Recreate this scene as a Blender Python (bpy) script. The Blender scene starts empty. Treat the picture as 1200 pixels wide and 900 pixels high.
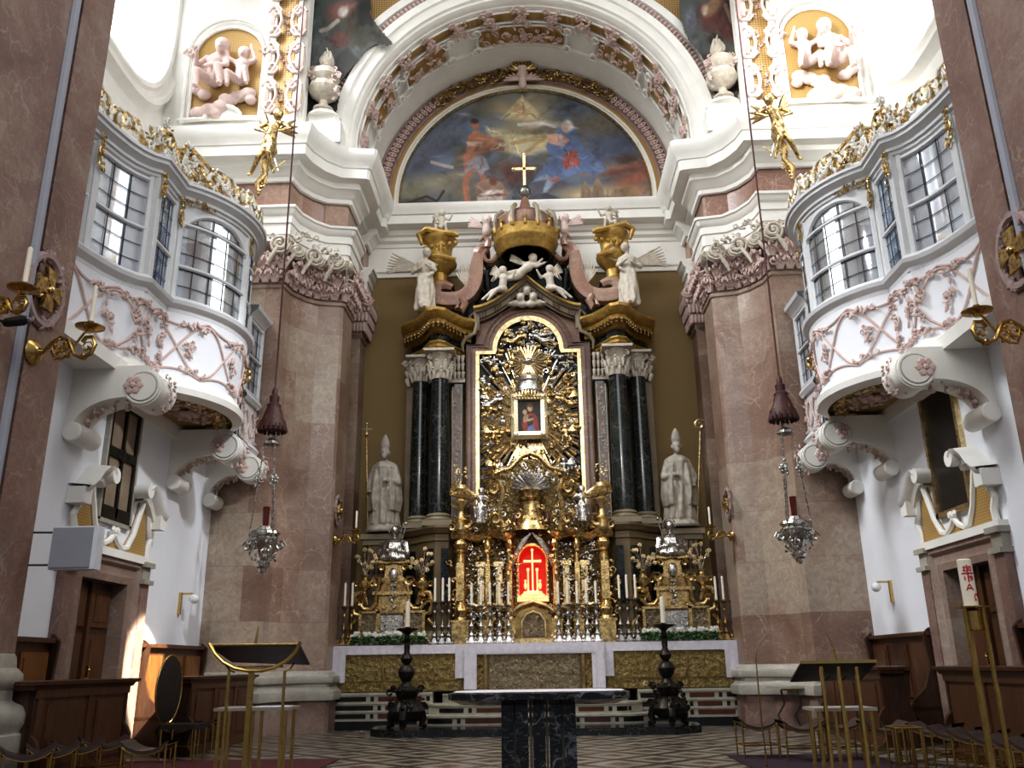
import bpy, math, random
import numpy as np
from mathutils import Vector, Matrix
from math import sin, cos, pi, radians as RD
R = random.Random(7)
COL = bpy.context.scene.collection
# ---------------------------------------------------------------- camera model (1200 x 900)
FPX=1020.; PIT=RD(17.9); YAW=RD(-1.5); ROL=RD(.85); CX=.12; CH=1.22
def ray(px,py):
    a=px-600;b=py-450
    u=a*cos(ROL)-b*sin(ROL); v=a*sin(ROL)+b*cos(ROL)
    x1=u/FPX; z2=-v/FPX
    y1=cos(PIT)-z2*sin(PIT); z=sin(PIT)+z2*cos(PIT)
    return x1*cos(YAW)+y1*sin(YAW), -x1*sin(YAW)+y1*cos(YAW), z
def A(px,py,Y):
    x,y,z=ray(px,py);t=Y/y;return Vector((CX+x*t,Y,CH+z*t))
def AX(px,py,X):
    x,y,z=ray(px,py);t=(X-CX)/x;return Vector((X,y*t,CH+z*t))
def AZ(px,py,Z):
    x,y,z=ray(px,py);t=(Z-CH)/z;return Vector((CX+x*t,y*t,Z))
cam_d=bpy.data.cameras.new('camera'); cam=bpy.data.objects.new('camera',cam_d); COL.objects.link(cam)
cam_d.sensor_width=36; cam_d.lens=FPX/1200*36; cam_d.clip_end=200
def camvec(x,y,z):
    # camera-frame (right, forward, up) vector before roll -> world
    y1=y*cos(PIT)-z*sin(PIT); z1=y*sin(PIT)+z*cos(PIT)
    return Vector((x*cos(YAW)+y1*sin(YAW), -x*sin(YAW)+y1*cos(YAW), z1))
_r=camvec(cos(ROL),0,-sin(ROL)); _u=camvec(sin(ROL),0,cos(ROL)); _f=camvec(0,1,0)
cam.matrix_world=Matrix(((_r.x,_u.x,-_f.x,CX),(_r.y,_u.y,-_f.y,0),(_r.z,_u.z,-_f.z,CH),(0,0,0,1)))
bpy.context.scene.camera=cam
# ---------------------------------------------------------------- mesh builder
class MB:
    def __init__(s): s.v=[]; s.f=[]
    def add(s,vs,fs):
        n=len(s.v); s.v+= [tuple(p) for p in vs]; s.f+=[tuple(i+n for i in f) for f in fs]; return s
    def box(s,x0,x1,y0,y1,z0,z1):
        return s.add([(x,y,z) for z in(z0,z1) for y in(y0,y1) for x in(x0,x1)],[(0,2,3,1),(4,5,7,6),(0,1,5,4),(2,6,7,3),(0,4,6,2),(1,3,7,5)])
    def bx(s,c,sx,sy,sz,rz=0,b=0):
        # box centred on c (bottom at c.z), optional bevelled vertical edges
        hx,hy=sx/2,sy/2
        if b<=0: pl=[(-hx,-hy),(hx,-hy),(hx,hy),(-hx,hy)]
        else: pl=[(-hx+b,-hy),(hx-b,-hy),(hx,-hy+b),(hx,hy-b),(hx-b,hy),(-hx+b,hy),(-hx,hy-b),(-hx,-hy+b)]
        q=[(c[0]+x*cos(rz)-y*sin(rz),c[1]+x*sin(rz)+y*cos(rz)) for x,y in pl]; n=len(q)
        return s.add([(x,y,c[2]) for x,y in q]+[(x,y,c[2]+sz) for x,y in q],[tuple(range(n))[::-1],tuple(range(n,2*n))]+[(i,(i+1)%n,n+(i+1)%n,n+i) for i in range(n)])
    def grid(s,rows,closed=False):
        m=len(rows[0]); vs=[p for r in rows for p in r]; fs=[]
        for i in range(len(rows)-1):
            for j in range(m if closed else m-1):
                k=(j+1)%m; fs.append((i*m+j,i*m+k,(i+1)*m+k,(i+1)*m+j))
        return s.add(vs,fs)
    def tube(s,pts,r,seg=8,closed=False,cap=True,flat=1.0):
        pts=[Vector(p) for p in pts]; n=len(pts)
        rr=r if hasattr(r,'__len__') else [r]*n
        rows=[]; up=None
        for i,p in enumerate(pts):
            a=pts[i-1] if (i>0 or closed) else p; b=pts[(i+1)%n] if (i<n-1 or closed) else p
            t=(b-a); t=t.normalized() if t.length>1e-9 else Vector((0,0,1))
            if up is None:
                up=Vector((0,0,1)) if abs(t.z)<.9 else Vector((0,1,0))
            u=(up-t*up.dot(t)); u=u.normalized() if u.length>1e-6 else t.orthogonal().normalized()
            w=t.cross(u); up=u
            rows.append([p+u*(cos(2*pi*k/seg)*rr[i])+w*(sin(2*pi*k/seg)*rr[i]*flat) for k in range(seg)])
        base=len(s.v)
        if closed: rows.append(rows[0])
        s.grid(rows,True)
        if cap and not closed:
            s.f.append(tuple(base+k for k in range(seg))[::-1]); s.f.append(tuple(base+(n-1)*seg+k for k in range(seg)))
        return s
    def lathe(s,prof,c=(0,0,0),seg=16,fn=None,ax=None,a0=0,a1=2*pi):
        # prof [(r,z)], ax=(u,v,w) frame, w is the axis
        u,v,w=ax or (Vector((1,0,0)),Vector((0,1,0)),Vector((0,0,1))); c=Vector(c); full=abs(a1-a0-2*pi)<1e-6
        rows=[]
        for r,z in prof:
            row=[]
            for k in range(seg if full else seg+1):
                th=a0+(a1-a0)*k/seg; q=r*(fn(th,z) if fn else 1)
                row.append(c+u*(q*cos(th))+v*(q*sin(th))+w*z)
            rows.append(row)
        b=len(s.v); s.grid(rows,full)
        if full:
            if prof[0][0]>1e-4: s.f.append(tuple(b+k for k in range(seg))[::-1])
            if prof[-1][0]>1e-4: s.f.append(tuple(b+(len(prof)-1)*seg+k for k in range(seg)))
        return s
    def ell(s,c,r,seg=10,rings=6,rot=None):
        if not hasattr(r,'__len__'): r=(r,r,r)
        vs=[];fs=[]
        c=Vector(c)
        def P(x,y,z):
            p=Vector((x*r[0],y*r[1],z*r[2]))
            return c+(rot@p if rot else p)
        vs.append(P(0,0,-1))
        for i in range(1,rings):
            a=-pi/2+pi*i/rings
            for k in range(seg): vs.append(P(cos(a)*cos(2*pi*k/seg),cos(a)*sin(2*pi*k/seg),sin(a)))
        vs.append(P(0,0,1)); L=len(vs)-1
        for k in range(seg): fs.append((0,1+(k+1)%seg,1+k)); fs.append((L,L-seg+k,L-seg+(k+1)%seg))
        for i in range(rings-2):
            for k in range(seg):
                a=1+i*seg+k;b=1+i*seg+(k+1)%seg; fs.append((a,b,b+seg,a+seg))
        return s.add(vs,fs)
    def prism(s,poly,o,u,v,n,th):
        o=Vector(o);u=Vector(u);v=Vector(v);n=Vector(n); m=len(poly)
        vs=[o+u*a+v*b for a,b in poly]+[o+u*a+v*b+n*th for a,b in poly]
        return s.add(vs,[tuple(range(m))[::-1],tuple(range(m,2*m))]+[(i,(i+1)%m,m+(i+1)%m,m+i) for i in range(m)])
    def cap(s,p,q,r1,r2,seg=8):
        # tapered capsule
        p=Vector(p);q=Vector(q);d=q-p;L=d.length
        if L<1e-6: return s.ell(p,r1,seg,6)
        d/=L; u=d.orthogonal().normalized(); w=d.cross(u)
        pr=[(0,-r1),(r1*.7,-r1*.7),(r1,0),(r2,L),(r2*.7,L+r2*.7),(0.0,L+r2)]
        rows=[[p+u*(r*cos(2*pi*k/seg))+w*(r*sin(2*pi*k/seg))+d*z for k in range(seg)] for r,z in pr]
        return s.grid(rows,True)
    # ---- ornament
    def curl(s,c,u,v,sz,th=None,turn=1.3,hand=1,seg=5,n=9,lift=None):
        c=Vector(c);u=Vector(u);v=Vector(v); th=th or sz*.22; pts=[];rr=[]
        nn=u.cross(v)
        for i in range(n):
            t=i/(n-1); a=t*turn*2*pi*hand; r=sz*(1-.82*t)
            p=c+u*(cos(a)*r)+v*(sin(a)*r)+nn*((lift or 0)*t); pts.append(p); rr.append(th*(.55+.75*t) if i<n-1 else th*.6)
        return s.tube(pts,rr,seg)
    def ros(s,c,u,v,sz,pet=5,nr=None):
        c=Vector(c);u=Vector(u).normalized();v=Vector(v).normalized();n=(nr or u.cross(v)); M=Matrix((u,v,n)).transposed()
        for k in range(pet):
            a=2*pi*k/pet; s.ell(c+u*(cos(a)*sz*.58)+v*(sin(a)*sz*.58),(sz*.42,sz*.42,sz*.25),6,4,M)
        return s.ell(c+n*sz*.15,sz*.3,6,4)
    def foliage(s,fn,n,sz,u,v,nrm,rnd=R,spread=.5,leaf=.5):
        # fn(t)->point ; scatter curls, buds and leaves
        u=Vector(u);v=Vector(v);nrm=Vector(nrm)
        for i in range(n):
            c=Vector(fn((i+rnd.random())/n)); c=c+u*rnd.uniform(-spread,spread)*sz+v*rnd.uniform(-spread,spread)*sz
            a=rnd.uniform(0,2*pi); uu=u*cos(a)+v*sin(a); vv=-u*sin(a)+v*cos(a); k=rnd.random()
            q=sz*rnd.uniform(.6,1.15)
            if k<leaf: s.curl(c,uu,vv,q*.55,q*.15,rnd.uniform(.7,1.2),rnd.choice((-1,1)),5,7)
            elif k<.8: 
                M=Matrix((uu,vv,nrm)).transposed(); s.ell(c+nrm*q*.15,(q*.5,q*.2,q*.2),6,4,M)
            else: s.ell(c+nrm*q*.15,q*.25,6,4)
        return s
WL={}
def obj(name,mb,mat,parent=None,smooth=35,label=None,cat=None,group=None,kind=None,origin=None):
    if isinstance(mb,MB): vs,fs=mb.v,mb.f
    else: vs,fs=mb
    if parent is None:
        if origin is None:
            a=np.array(vs); lo=a.min(0);hi=a.max(0); origin=Vector(((lo[0]+hi[0])/2,(lo[1]+hi[1])/2,lo[2]))
            if kind=='structure': origin=Vector((0,0,0))
        L=Vector(origin)
    else: L=WL[parent.name]
    me=bpy.data.meshes.new(name); me.from_pydata([(p[0]-L[0],p[1]-L[1],p[2]-L[2]) for p in vs],[],fs); me.update()
    if smooth:
        me.shade_smooth(); me.set_sharp_from_angle(angle=RD(smooth))
    o=bpy.data.objects.new(name,me); COL.objects.link(o)
    if mat: me.materials.append(mat)
    if parent is None: o.location=L
    else: o.parent=parent
    WL[o.name]=L
    tag(o,label,cat,group,kind)
    return o
def tag(o,label=None,cat=None,group=None,kind=None):
    if label: o['label']=label
    if cat: o['category']=cat
    if group: o['group']=group
    if kind: o['kind']=kind
def thing(name,label,cat,loc,group=None,kind=None):
    o=bpy.data.objects.new(name,None); COL.objects.link(o); o.location=loc; o.empty_display_size=.1
    WL[o.name]=Vector(loc); tag(o,label,cat,group,kind); return o
def copy_tree(o,parent=None):
    c=o.copy(); COL.objects.link(c)
    if parent: c.parent=parent
    for ch in [x for x in o.children]: copy_tree(ch,c)
    WL[c.name]=WL.get(o.name,Vector((0,0,0)))
    return c
def dup(o,loc,rz=0,label=None,group=None,scale=None):
    c=copy_tree(o); c.location=loc; c.rotation_euler=(0,0,rz)
    if scale: c.scale=scale
    if label: c['label']=label
    if group: c['group']=group
    return c
def mirror(o,label=None,group=None):
    c=copy_tree(o); c.location=(-o.location.x,o.location.y,o.location.z); c.scale=(-o.scale.x,o.scale.y,o.scale.z)
    if label: c['label']=label
    if group: c['group']=group
    return c
def solid_figure(name,mb,mat,voxel,parent=None,smooth_it=2,**kw):
    # one continuous skin over overlapping body volumes
    me=bpy.data.meshes.new('tmp'); me.from_pydata(mb.v,[],mb.f); me.update()
    t=bpy.data.objects.new('tmp',me); COL.objects.link(t)
    m=t.modifiers.new('r','REMESH'); m.mode='VOXEL'; m.voxel_size=voxel
    if smooth_it:
        k=t.modifiers.new('s','SMOOTH'); k.iterations=smooth_it; k.factor=.5
    dg=bpy.context.evaluated_depsgraph_get(); ev=t.evaluated_get(dg); m2=ev.to_mesh()
    n=len(m2.vertices); co=np.empty(n*3); m2.vertices.foreach_get('co',co); co=co.reshape(-1,3)
    fs=[tuple(p.vertices) for p in m2.polygons]; vs=[tuple(c) for c in co]
    ev.to_mesh_clear(); bpy.data.objects.remove(t); bpy.data.meshes.remove(me)
    return obj(name,(vs,fs),mat,parent,smooth=80,**kw)
def offp(path,d):
    # offset an open 2-D polyline to its left by d (mitred)
    out=[];n=len(path)
    for i,p in enumerate(path):
        p=Vector(p); a=Vector(path[max(i-1,0)]); b=Vector(path[min(i+1,n-1)])
        t1=(p-a).normalized() if i>0 else (b-p).normalized(); t2=(b-p).normalized() if i<n-1 else t1
        n1=Vector((-t1.y,t1.x)); n2=Vector((-t2.y,t2.x)); m=(n1+n2)
        m=m.normalized() if m.length>1e-6 else n1; k=max(m.dot(n1),.5)
        out.append(p+m*(d/k))
    return out
def mould(mb,path,prof,close=False):
    # path: 2-D polyline, prof: [(outward,z)] ; outward = left of path
    rows=[[(q.x,q.y,z) for q in offp(path,d)] for d,z in prof]
    if close: rows.append(rows[0])
    return mb.grid(rows)
def lerp(a,b,t): return a+(b-a)*t
def plen(path): return sum((Vector(path[i+1])-Vector(path[i])).length for i in range(len(path)-1))
def pat(path,s):
    s=max(0,min(1,s))*plen(path)
    for i in range(len(path)-1):
        a=Vector(path[i]);b=Vector(path[i+1]);L=(b-a).length
        if s<=L or i==len(path)-2: 
            t=(b-a).normalized(); return a+t*min(s,L), Vector((-t.y,t.x)) if len(t)==2 else t
        s-=L
# ---------------------------------------------------------------- materials
class N:
    def __init__(s,name):
        s.m=bpy.data.materials.new(name); s.m.use_nodes=True; s.t=s.m.node_tree; s.n=s.t.nodes; s.l=s.t.links
        s.b=s.n['Principled BSDF']; s.co=s.n.new('ShaderNodeTexCoord').outputs['Object']
        g=s.n.new('ShaderNodeNewGeometry'); s.pos=g.outputs['Position']
    def lk(s,a,b): s.l.new(a,b)
    def val(s,sock,v):
        if hasattr(v,'is_output') or isinstance(v,bpy.types.NodeSocket): s.lk(v,sock)
        else: sock.default_value=v
    def noise(s,scale,detail=4,rough=.55,dist=0,vec=None):
        n=s.n.new('ShaderNodeTexNoise'); n.inputs['Scale'].default_value=scale; n.inputs['Detail'].default_value=detail
        n.inputs['Roughness'].default_value=rough; n.inputs['Distortion'].default_value=dist; s.lk(vec or s.pos,n.inputs['Vector']); return n.outputs['Fac']
    def vor(s,scale,feat='F1',vec=None,out='Distance'):
        n=s.n.new('ShaderNodeTexVoronoi'); n.feature=feat; n.inputs['Scale'].default_value=scale; s.lk(vec or s.pos,n.inputs['Vector']); return n.outputs[out]
    def wave(s,scale,dist=3,vec=None,dirn='DIAGONAL'):
        n=s.n.new('ShaderNodeTexWave'); n.inputs['Scale'].default_value=scale; n.inputs['Distortion'].default_value=dist; n.inputs['Detail'].default_value=3
        n.bands_direction=dirn; s.lk(vec or s.pos,n.inputs['Vector']); return n.outputs['Fac']
    def ramp(s,fac,stops,interp='LINEAR'):
        n=s.n.new('ShaderNodeValToRGB'); n.color_ramp.interpolation=interp; e=n.color_ramp.elements
        while len(e)<len(stops): e.new(.5)
        for i,(p,c) in enumerate(stops):
            e[i].position=p; e[i].color=(*c,1) if hasattr(c,'__len__') else (c,c,c,1)
        s.lk(fac,n.inputs['Fac']); return n.outputs['Color']
    def mix(s,fac,a,b,mode='MIX'):
        n=s.n.new('ShaderNodeMix'); n.data_type='RGBA'; n.blend_type=mode
        s.val(n.inputs[0],fac)
        for k,v in ((6,a),(7,b)): s.val(n.inputs[k],(*v,1) if isinstance(v,tuple) else v)
        return n.outputs[2]
    def math(s,op,a,b=0.,c=0.):
        n=s.n.new('ShaderNodeMath'); n.operation=op
        for i,v in enumerate((a,b,c)): s.val(n.inputs[i],v)
        return n.outputs[0]
    def mapv(s,vec=None,scale=(1,1,1),rot=(0,0,0),loc=(0,0,0)):
        n=s.n.new('ShaderNodeMapping'); n.inputs['Scale'].default_value=scale; n.inputs['Rotation'].default_value=rot; n.inputs['Location'].default_value=loc
        s.lk(vec or s.pos,n.inputs['Vector']); return n.outputs[0]
    def sep(s,vec=None):
        n=s.n.new('ShaderNodeSeparateXYZ'); s.lk(vec or s.pos,n.inputs[0]); return n.outputs
    def comb(s,x,y,z=0.):
        n=s.n.new('ShaderNodeCombineXYZ')
        for i,v in enumerate((x,y,z)): s.val(n.inputs[i],v)
        return n.outputs[0]
    def bump(s,h,st=.3,d=.02):
        n=s.n.new('ShaderNodeBump'); n.inputs['Strength'].default_value=st; n.inputs['Distance'].default_value=d; s.lk(h,n.inputs['Height']); s.lk(n.outputs[0],s.b.inputs['Normal'])
    def set(s,col=None,rough=None,metal=None,**k):
        if col is not None: s.val(s.b.inputs['Base Color'],(*col,1) if isinstance(col,tuple) else col)
        if rough is not None: s.val(s.b.inputs['Roughness'],rough)
        if metal is not None: s.val(s.b.inputs['Metallic'],metal)
        for a,v in k.items(): s.val(s.b.inputs[a.replace('_',' ')],v)
        return s.m
M={}
def plain(name,c,rough=.5,metal=0,var=.12,vs=6,bump=0,bs=30,**k):
    n=N(name); f=n.noise(vs,4); a=tuple(max(0,x*(1-var)) for x in c); b=tuple(min(1,x*(1+var)) for x in c)
    if bump: n.bump(n.noise(bs,3),bump,.02)
    M[name]=n.set(n.ramp(f,[(.3,a),(.7,b)]),rough,metal,**k); return M[name]
plain('plaster',(.80,.79,.74),.75,var=.05,vs=2)
plain('wall_white',(.80,.82,.86),.8,var=.03,vs=1.2)
plain('stone_grey',(.50,.47,.40),.7,var=.12,vs=3,bump=.15)
plain('stucco_pink',(.60,.46,.42),.75,var=.12,vs=8)
plain('statue',(.52,.47,.39),.55,var=.22,vs=9,bump=.2)
plain('statue_grey',(.42,.38,.32),.5,var=.2,vs=6,bump=.1)
plain('putto_pink',(.62,.50,.45),.7,var=.1,vs=6)
plain('wax',(.80,.74,.62),.45,var=.03,Subsurface_Weight=.0)
plain('wax_pale',(.86,.82,.70),.4,var=.03)  # paler wax for the altar candles
plain('brass',(.50,.34,.12),.24,1,var=.15,vs=20)
plain('brass_bright',(.62,.44,.17),.2,1,var=.12,vs=20)
plain('leather',(.022,.015,.013),.5,var=.3,vs=14,bump=.15,bs=60)
plain('leather_warm',(.05,.032,.028),.42,var=.3,vs=14)
plain('bronze_dark',(.022,.018,.014),.4,.6,var=.3,vs=12)
plain('black',(.012,.011,.010),.5,var=.2)
plain('iron',(.05,.05,.05),.5,.4)
plain('cord',(.06,.012,.012),.6)
plain('tassel',(.045,.011,.008),.6,var=.4,vs=30)
plain('linen',(.62,.60,.66),.85,var=.08,vs=10,bump=.4,bs=22)
plain('panel_grey',(.30,.31,.36),.6,var=.03)
plain('panel_white',(.72,.74,.78),.5,var=.03)
plain('leafgreen',(.03,.09,.02),.6,var=.4,vs=20)
plain('flower_white',(.75,.75,.70),.7)
plain('paper',(.75,.74,.78),.7,var=.02)
plain('red_paint',(.45,.02,.03),.6,var=.05)
plain('slate',(.09,.085,.08),.45,var=.25,vs=4)
plain('carpet_red',(.085,.018,.02),.95,var=.25,vs=30)
plain('carpet_purple',(.028,.012,.022),.95,var=.25,vs=30)
plain('white_frame',(.62,.63,.64),.5,var=.04)
plain('ochre_gilt',(.42,.27,.075),.42,.55,var=.3,vs=10)
plain('lead',(.03,.03,.035),.5,.3)
plain('lamp_globe',(.8,.8,.8),.2,var=.02)
def gold(name,c,r,var,vs):
    n=N(name); f=n.noise(vs,5,.6); a=tuple(x*(1-var) for x in c); b=tuple(min(1,x*(1+var*.6)) for x in c)
    d=n.ramp(n.noise(vs*2.3,3),[(.35,r+.16),(.7,r)]); n.bump(n.noise(vs*5,3),.35,.01)
    M[name]=n.set(n.ramp(f,[(.3,a),(.68,b)]),d,1)
gold('gold',(.62,.455,.215),.2,.65,9)
gold('gold_dark',(.36,.25,.11),.26,.55,7)
gold('gold_pale',(.72,.57,.32),.24,.45,9)
gold('silver',(.55,.53,.50),.2,.5,12)
gold('silver_dark',(.26,.25,.23),.24,.5,12)
# marble blocks
def marble(name,cols,vein,veinamt,bw,bh,rough=.22,axis='xz',mortar=.004):
    n=N(name); x,y,z=n.sep()
    w=n.math('ADD',n.math('MULTIPLY',x,1.0),n.math('MULTIPLY',y,.83)); v=n.comb(w,z)
    br=n.n.new('ShaderNodeTexBrick'); br.inputs['Scale'].default_value=1; br.inputs['Mortar Size'].default_value=mortar; br.inputs['Brick Width'].default_value=bw; br.inputs['Row Height'].default_value=bh
    br.inputs['Color1'].default_value=(0,0,0,1); br.inputs['Color2'].default_value=(1,1,1,1); br.inputs['Mortar'].default_value=(.5,.5,.5,1); br.inputs['Bias'].default_value=0; br.offset=.5
    n.lk(v,br.inputs['Vector'])
    cl=n.noise(.9,6,.62,.8); mixv=n.math('ADD',n.math('MULTIPLY',br.outputs['Color'],.5),n.math('MULTIPLY_ADD',cl,1.25,-.30))
    base=n.ramp(mixv,[(.18,cols[0]),(.45,cols[1]),(.62,cols[2]),(.85,cols[3])])
    st=n.noise(5,7,.75,2.5,vec=n.mapv(scale=(1.,1.,2.2),rot=(.5,.3,.4))); base=n.mix(n.ramp(st,[(.54,0),(.66,.5)]),base,vein); fine=n.noise(7,6,.7,1.2); base=n.mix(n.ramp(fine,[(.35,.55),(.7,0)]),base,cols[0])
    vv=n.vor(2.6,'DISTANCE_TO_EDGE',vec=None); 
    nz=n.n.new('ShaderNodeTexNoise'); nz.inputs['Scale'].default_value=2.5; nz.inputs['Detail'].default_value=6; n.lk(n.pos,nz.inputs['Vector'])
    wv=n.n.new('ShaderNodeVectorMath'); wv.operation='MULTIPLY_ADD'; n.lk(nz.outputs['Color'],wv.inputs[0]); wv.inputs[1].default_value=(.7,.7,.7); n.lk(n.pos,wv.inputs[2])
    vv=n.vor(2.2,'DISTANCE_TO_EDGE',vec=wv.outputs[0]); vm=n.math('MULTIPLY',n.ramp(vv,[(0,1),(.035,0)]),veinamt); vm=n.math('MULTIPLY',vm,n.ramp(n.noise(1.7),[(.42,0),(.6,1)]))
    base=n.mix(vm,base,vein)
    if mortar: base=n.mix(n.math('MULTIPLY',br.outputs['Fac'],.45),base,(.08,.05,.04))
    M[name]=n.set(base,rough)
marble('marble_pink',[(.19,.115,.085),(.28,.185,.14),(.37,.275,.215),(.45,.385,.30)],(.52,.42,.36),.6,1.15,1.05,.33)
marble('marble_pier',[(.15,.085,.07),(.27,.175,.145),(.34,.25,.205),(.39,.31,.255)],(.45,.38,.32),.5,60,60,.35,mortar=.0)
marble('marble_seat',[(.15,.09,.075),(.25,.155,.13),(.31,.215,.18),(.36,.28,.22)],(.45,.38,.32),.5,3,3,.4,mortar=.0)
marble('marble_frieze',[(.20,.11,.08),(.34,.19,.14),(.42,.27,.20),(.48,.36,.27)],(.6,.5,.42),.5,.8,3,.35)
marble('marble_frame',[(.06,.028,.018),(.11,.055,.036),(.16,.085,.06),(.22,.14,.10)],(.40,.27,.2),.4,3,3,.25,mortar=0)
marble('marble_scroll',[(.20,.10,.065),(.30,.165,.115),(.37,.23,.165),(.42,.31,.24)],(.6,.5,.42),.3,3,3,.28,mortar=0)
marble('marble_red',[(.12,.06,.038),(.20,.105,.07),(.25,.145,.10),(.30,.20,.15)],(.45,.36,.3),.4,3,3,.25,mortar=0)
marble('marble_black',[(.006,.008,.008),(.012,.016,.015),(.020,.026,.024),(.04,.05,.045)],(.22,.24,.22),.35,5,5,.12,mortar=0)
marble('marble_table',[(.006,.007,.009),(.010,.012,.016),(.018,.021,.028),(.03,.035,.045)],(.40,.42,.46),.4,5,5,.12,mortar=0)
marble('marble_base',[(.28,.26,.22),(.38,.36,.31),(.46,.43,.37),(.52,.49,.42)],(.6,.57,.5),.3,3,3,.4,mortar=0)
marble('marble_door',[(.20,.14,.11),(.30,.21,.17),(.36,.28,.23),(.45,.38,.32)],(.5,.42,.38),.4,3,1.8,.4,mortar=0)
def woven(name,c1,c2,scale,rough=.6,metal=0.):
    n=N(name); x,y,z=n.sep(); w=n.math('ADD',x,n.math('MULTIPLY',y,.9))
    a=n.math('SINE',n.math('MULTIPLY',n.math('ADD',w,z),scale)); b=n.math('SINE',n.math('MULTIPLY',n.math('SUBTRACT',w,z),scale))
    f=n.math('MULTIPLY_ADD',n.math('MULTIPLY',a,b),.5,.5); n.bump(f,.25,.01)
    M[name]=n.set(n.mix(n.math('MULTIPLY',n.noise(.8),.5),n.ramp(f,[(.2,c1),(.8,c2)]),c1),rough,metal)
woven('ochre_weave',(.33,.20,.06),(.58,.39,.15),75,.6,.15)
woven('ochre_weave_coarse',(.25,.15,.05),(.60,.40,.16),50,.5,.3)
woven('ochre_wall',(.235,.165,.072),(.27,.19,.085),95,.8)
def wood(name,c1,c2,rough=.4):
    n=N(name); v=n.mapv(scale=(2.2,2.2,.35)); f=n.noise(4,6,.65,2.2,vec=v); g=n.noise(26,2,.5,0,vec=v)
    M[name]=n.set(n.mix(n.math('MULTIPLY',g,.4),n.ramp(f,[(.3,c1),(.7,c2)]),c1),rough)
wood('wood',(.042,.017,.008),(.14,.058,.024)); wood('wood_dark',(.028,.013,.008),(.075,.034,.018)); wood('wood_door',(.025,.012,.006),(.075,.036,.018)); wood('wood_sunlit',(.12,.045,.012),(.30,.13,.04))
def glass(name,tint,fac):
    m=bpy.data.materials.new(name); m.use_nodes=True; t=m.node_tree; n=t.nodes; n.clear()
    o=n.new('ShaderNodeOutputMaterial'); g=n.new('ShaderNodeBsdfGlossy'); g.inputs['Roughness'].default_value=.06
    tr=n.new('ShaderNodeBsdfTransparent'); d=n.new('ShaderNodeBsdfDiffuse'); tc=n.new('ShaderNodeNewGeometry'); ns=n.new('ShaderNodeTexNoise'); ns.inputs['Scale'].default_value=1.3; ns.inputs['Detail'].default_value=2
    t.links.new(tc.outputs['Position'],ns.inputs['Vector']); rp=n.new('ShaderNodeValToRGB'); rp.color_ramp.elements[0].position=.38; rp.color_ramp.elements[0].color=(*[x*.55 for x in tint],1); rp.color_ramp.elements[1].position=.62; rp.color_ramp.elements[1].color=(*tint,1)
    t.links.new(ns.outputs['Fac'],rp.inputs['Fac']); t.links.new(rp.outputs[0],d.inputs['Color'])
    g.inputs['Color'].default_value=(.9,.93,1,1); tr.inputs['Color'].default_value=(.8,.88,.95,1)
    a=n.new('ShaderNodeMixShader'); b=n.new('ShaderNodeMixShader'); a.inputs[0].default_value=.45; b.inputs[0].default_value=fac
    t.links.new(d.outputs[0],a.inputs[1]); t.links.new(g.outputs[0],a.inputs[2]); t.links.new(tr.outputs[0],b.inputs[1]); t.links.new(a.outputs[0],b.inputs[2]); t.links.new(b.outputs[0],o.inputs['Surface']); M[name]=m
glass('glass_grey',(.50,.53,.55),.8); glass('glass_blue',(.32,.42,.58),.8); glass('glass_pale',(.70,.76,.84),.8)
n=N('glass_glow'); M['glass_glow']=n.set((.9,.95,1.),.2,0,Emission_Color=(.90,.95,1,1),Emission_Strength=1.1)  # emissive colour for the bright stripes in the gallery windows
n=N('window_sky'); M['window_sky']=n.set((.9,.95,1.),.5,0,Emission_Color=(.96,.98,1,1),Emission_Strength=1.6)
n=N('lamp_red'); M['lamp_red']=n.set((.05,.004,.004),.15,0,Emission_Color=(.5,.02,.01,1),Emission_Strength=.03,Coat_Weight=.6)
n=N('red_glow'); M['red_glow']=n.set((.42,.006,.006),.6,0,Emission_Color=(1,.015,.01,1),Emission_Strength=.22)  # niche lining glows by itself to look lit red
n=N('crucifix_glow_gold'); M['crucifix_glow_gold']=n.set((.9,.65,.35),.35,.3,Emission_Color=(1,.62,.28,1),Emission_Strength=.65)  # gold with its own emission so the crucifix stands out bright
n=N('smoked_window'); x,y,z=n.sep(); M['smoked_window']=n.set(n.ramp(n.noise(2),[(.3,(.22,.17,.12)),(.7,(.32,.25,.18))]),.25)
n=N('dark_canvas'); M['dark_canvas']=n.set(n.ramp(n.noise(3.2,5,.6,.8),[(.42,(.006,.006,.006)),(.62,(.022,.018,.014)),(.8,(.06,.04,.025))]),.35)
# relief panel of chased silver gilt
def chased(name,c1,c2,sc,metal=.9):
    n=N(name); h=n.noise(sc,3,.6,2.5); h2=n.vor(sc*.6); n.bump(n.math('ADD',h,h2),1.,.03)
    M[name]=n.set(n.ramp(h,[(.35,c1),(.65,c2)]),.33,metal)
chased('chased_silver',(.13,.10,.06),(.34,.28,.19),16,.8); chased('chased_gold',(.17,.125,.045),(.34,.26,.11),15,.75); chased('chased_shrine',(.05,.035,.015),(.40,.29,.13),14)  # shrine's low tone is darkened to paint shaded recesses
# mesh colour canvas
n=N('canvas'); a=n.n.new('ShaderNodeAttribute'); a.attribute_name='paint'; M['canvas']=n.set(a.outputs['Color'],.6)
# inlaid steps
n=N('inlay'); x,y,z=n.sep()
M['inlay']=n.set(n.ramp(n.noise(6,5),[(.3,(.30,.28,.22)),(.7,(.42,.40,.33))]),.45)
plain('inlay_red',(.075,.02,.014),.35,var=.35,vs=9); plain('inlay_black',(.008,.008,.009),.3,var=.3)
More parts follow.
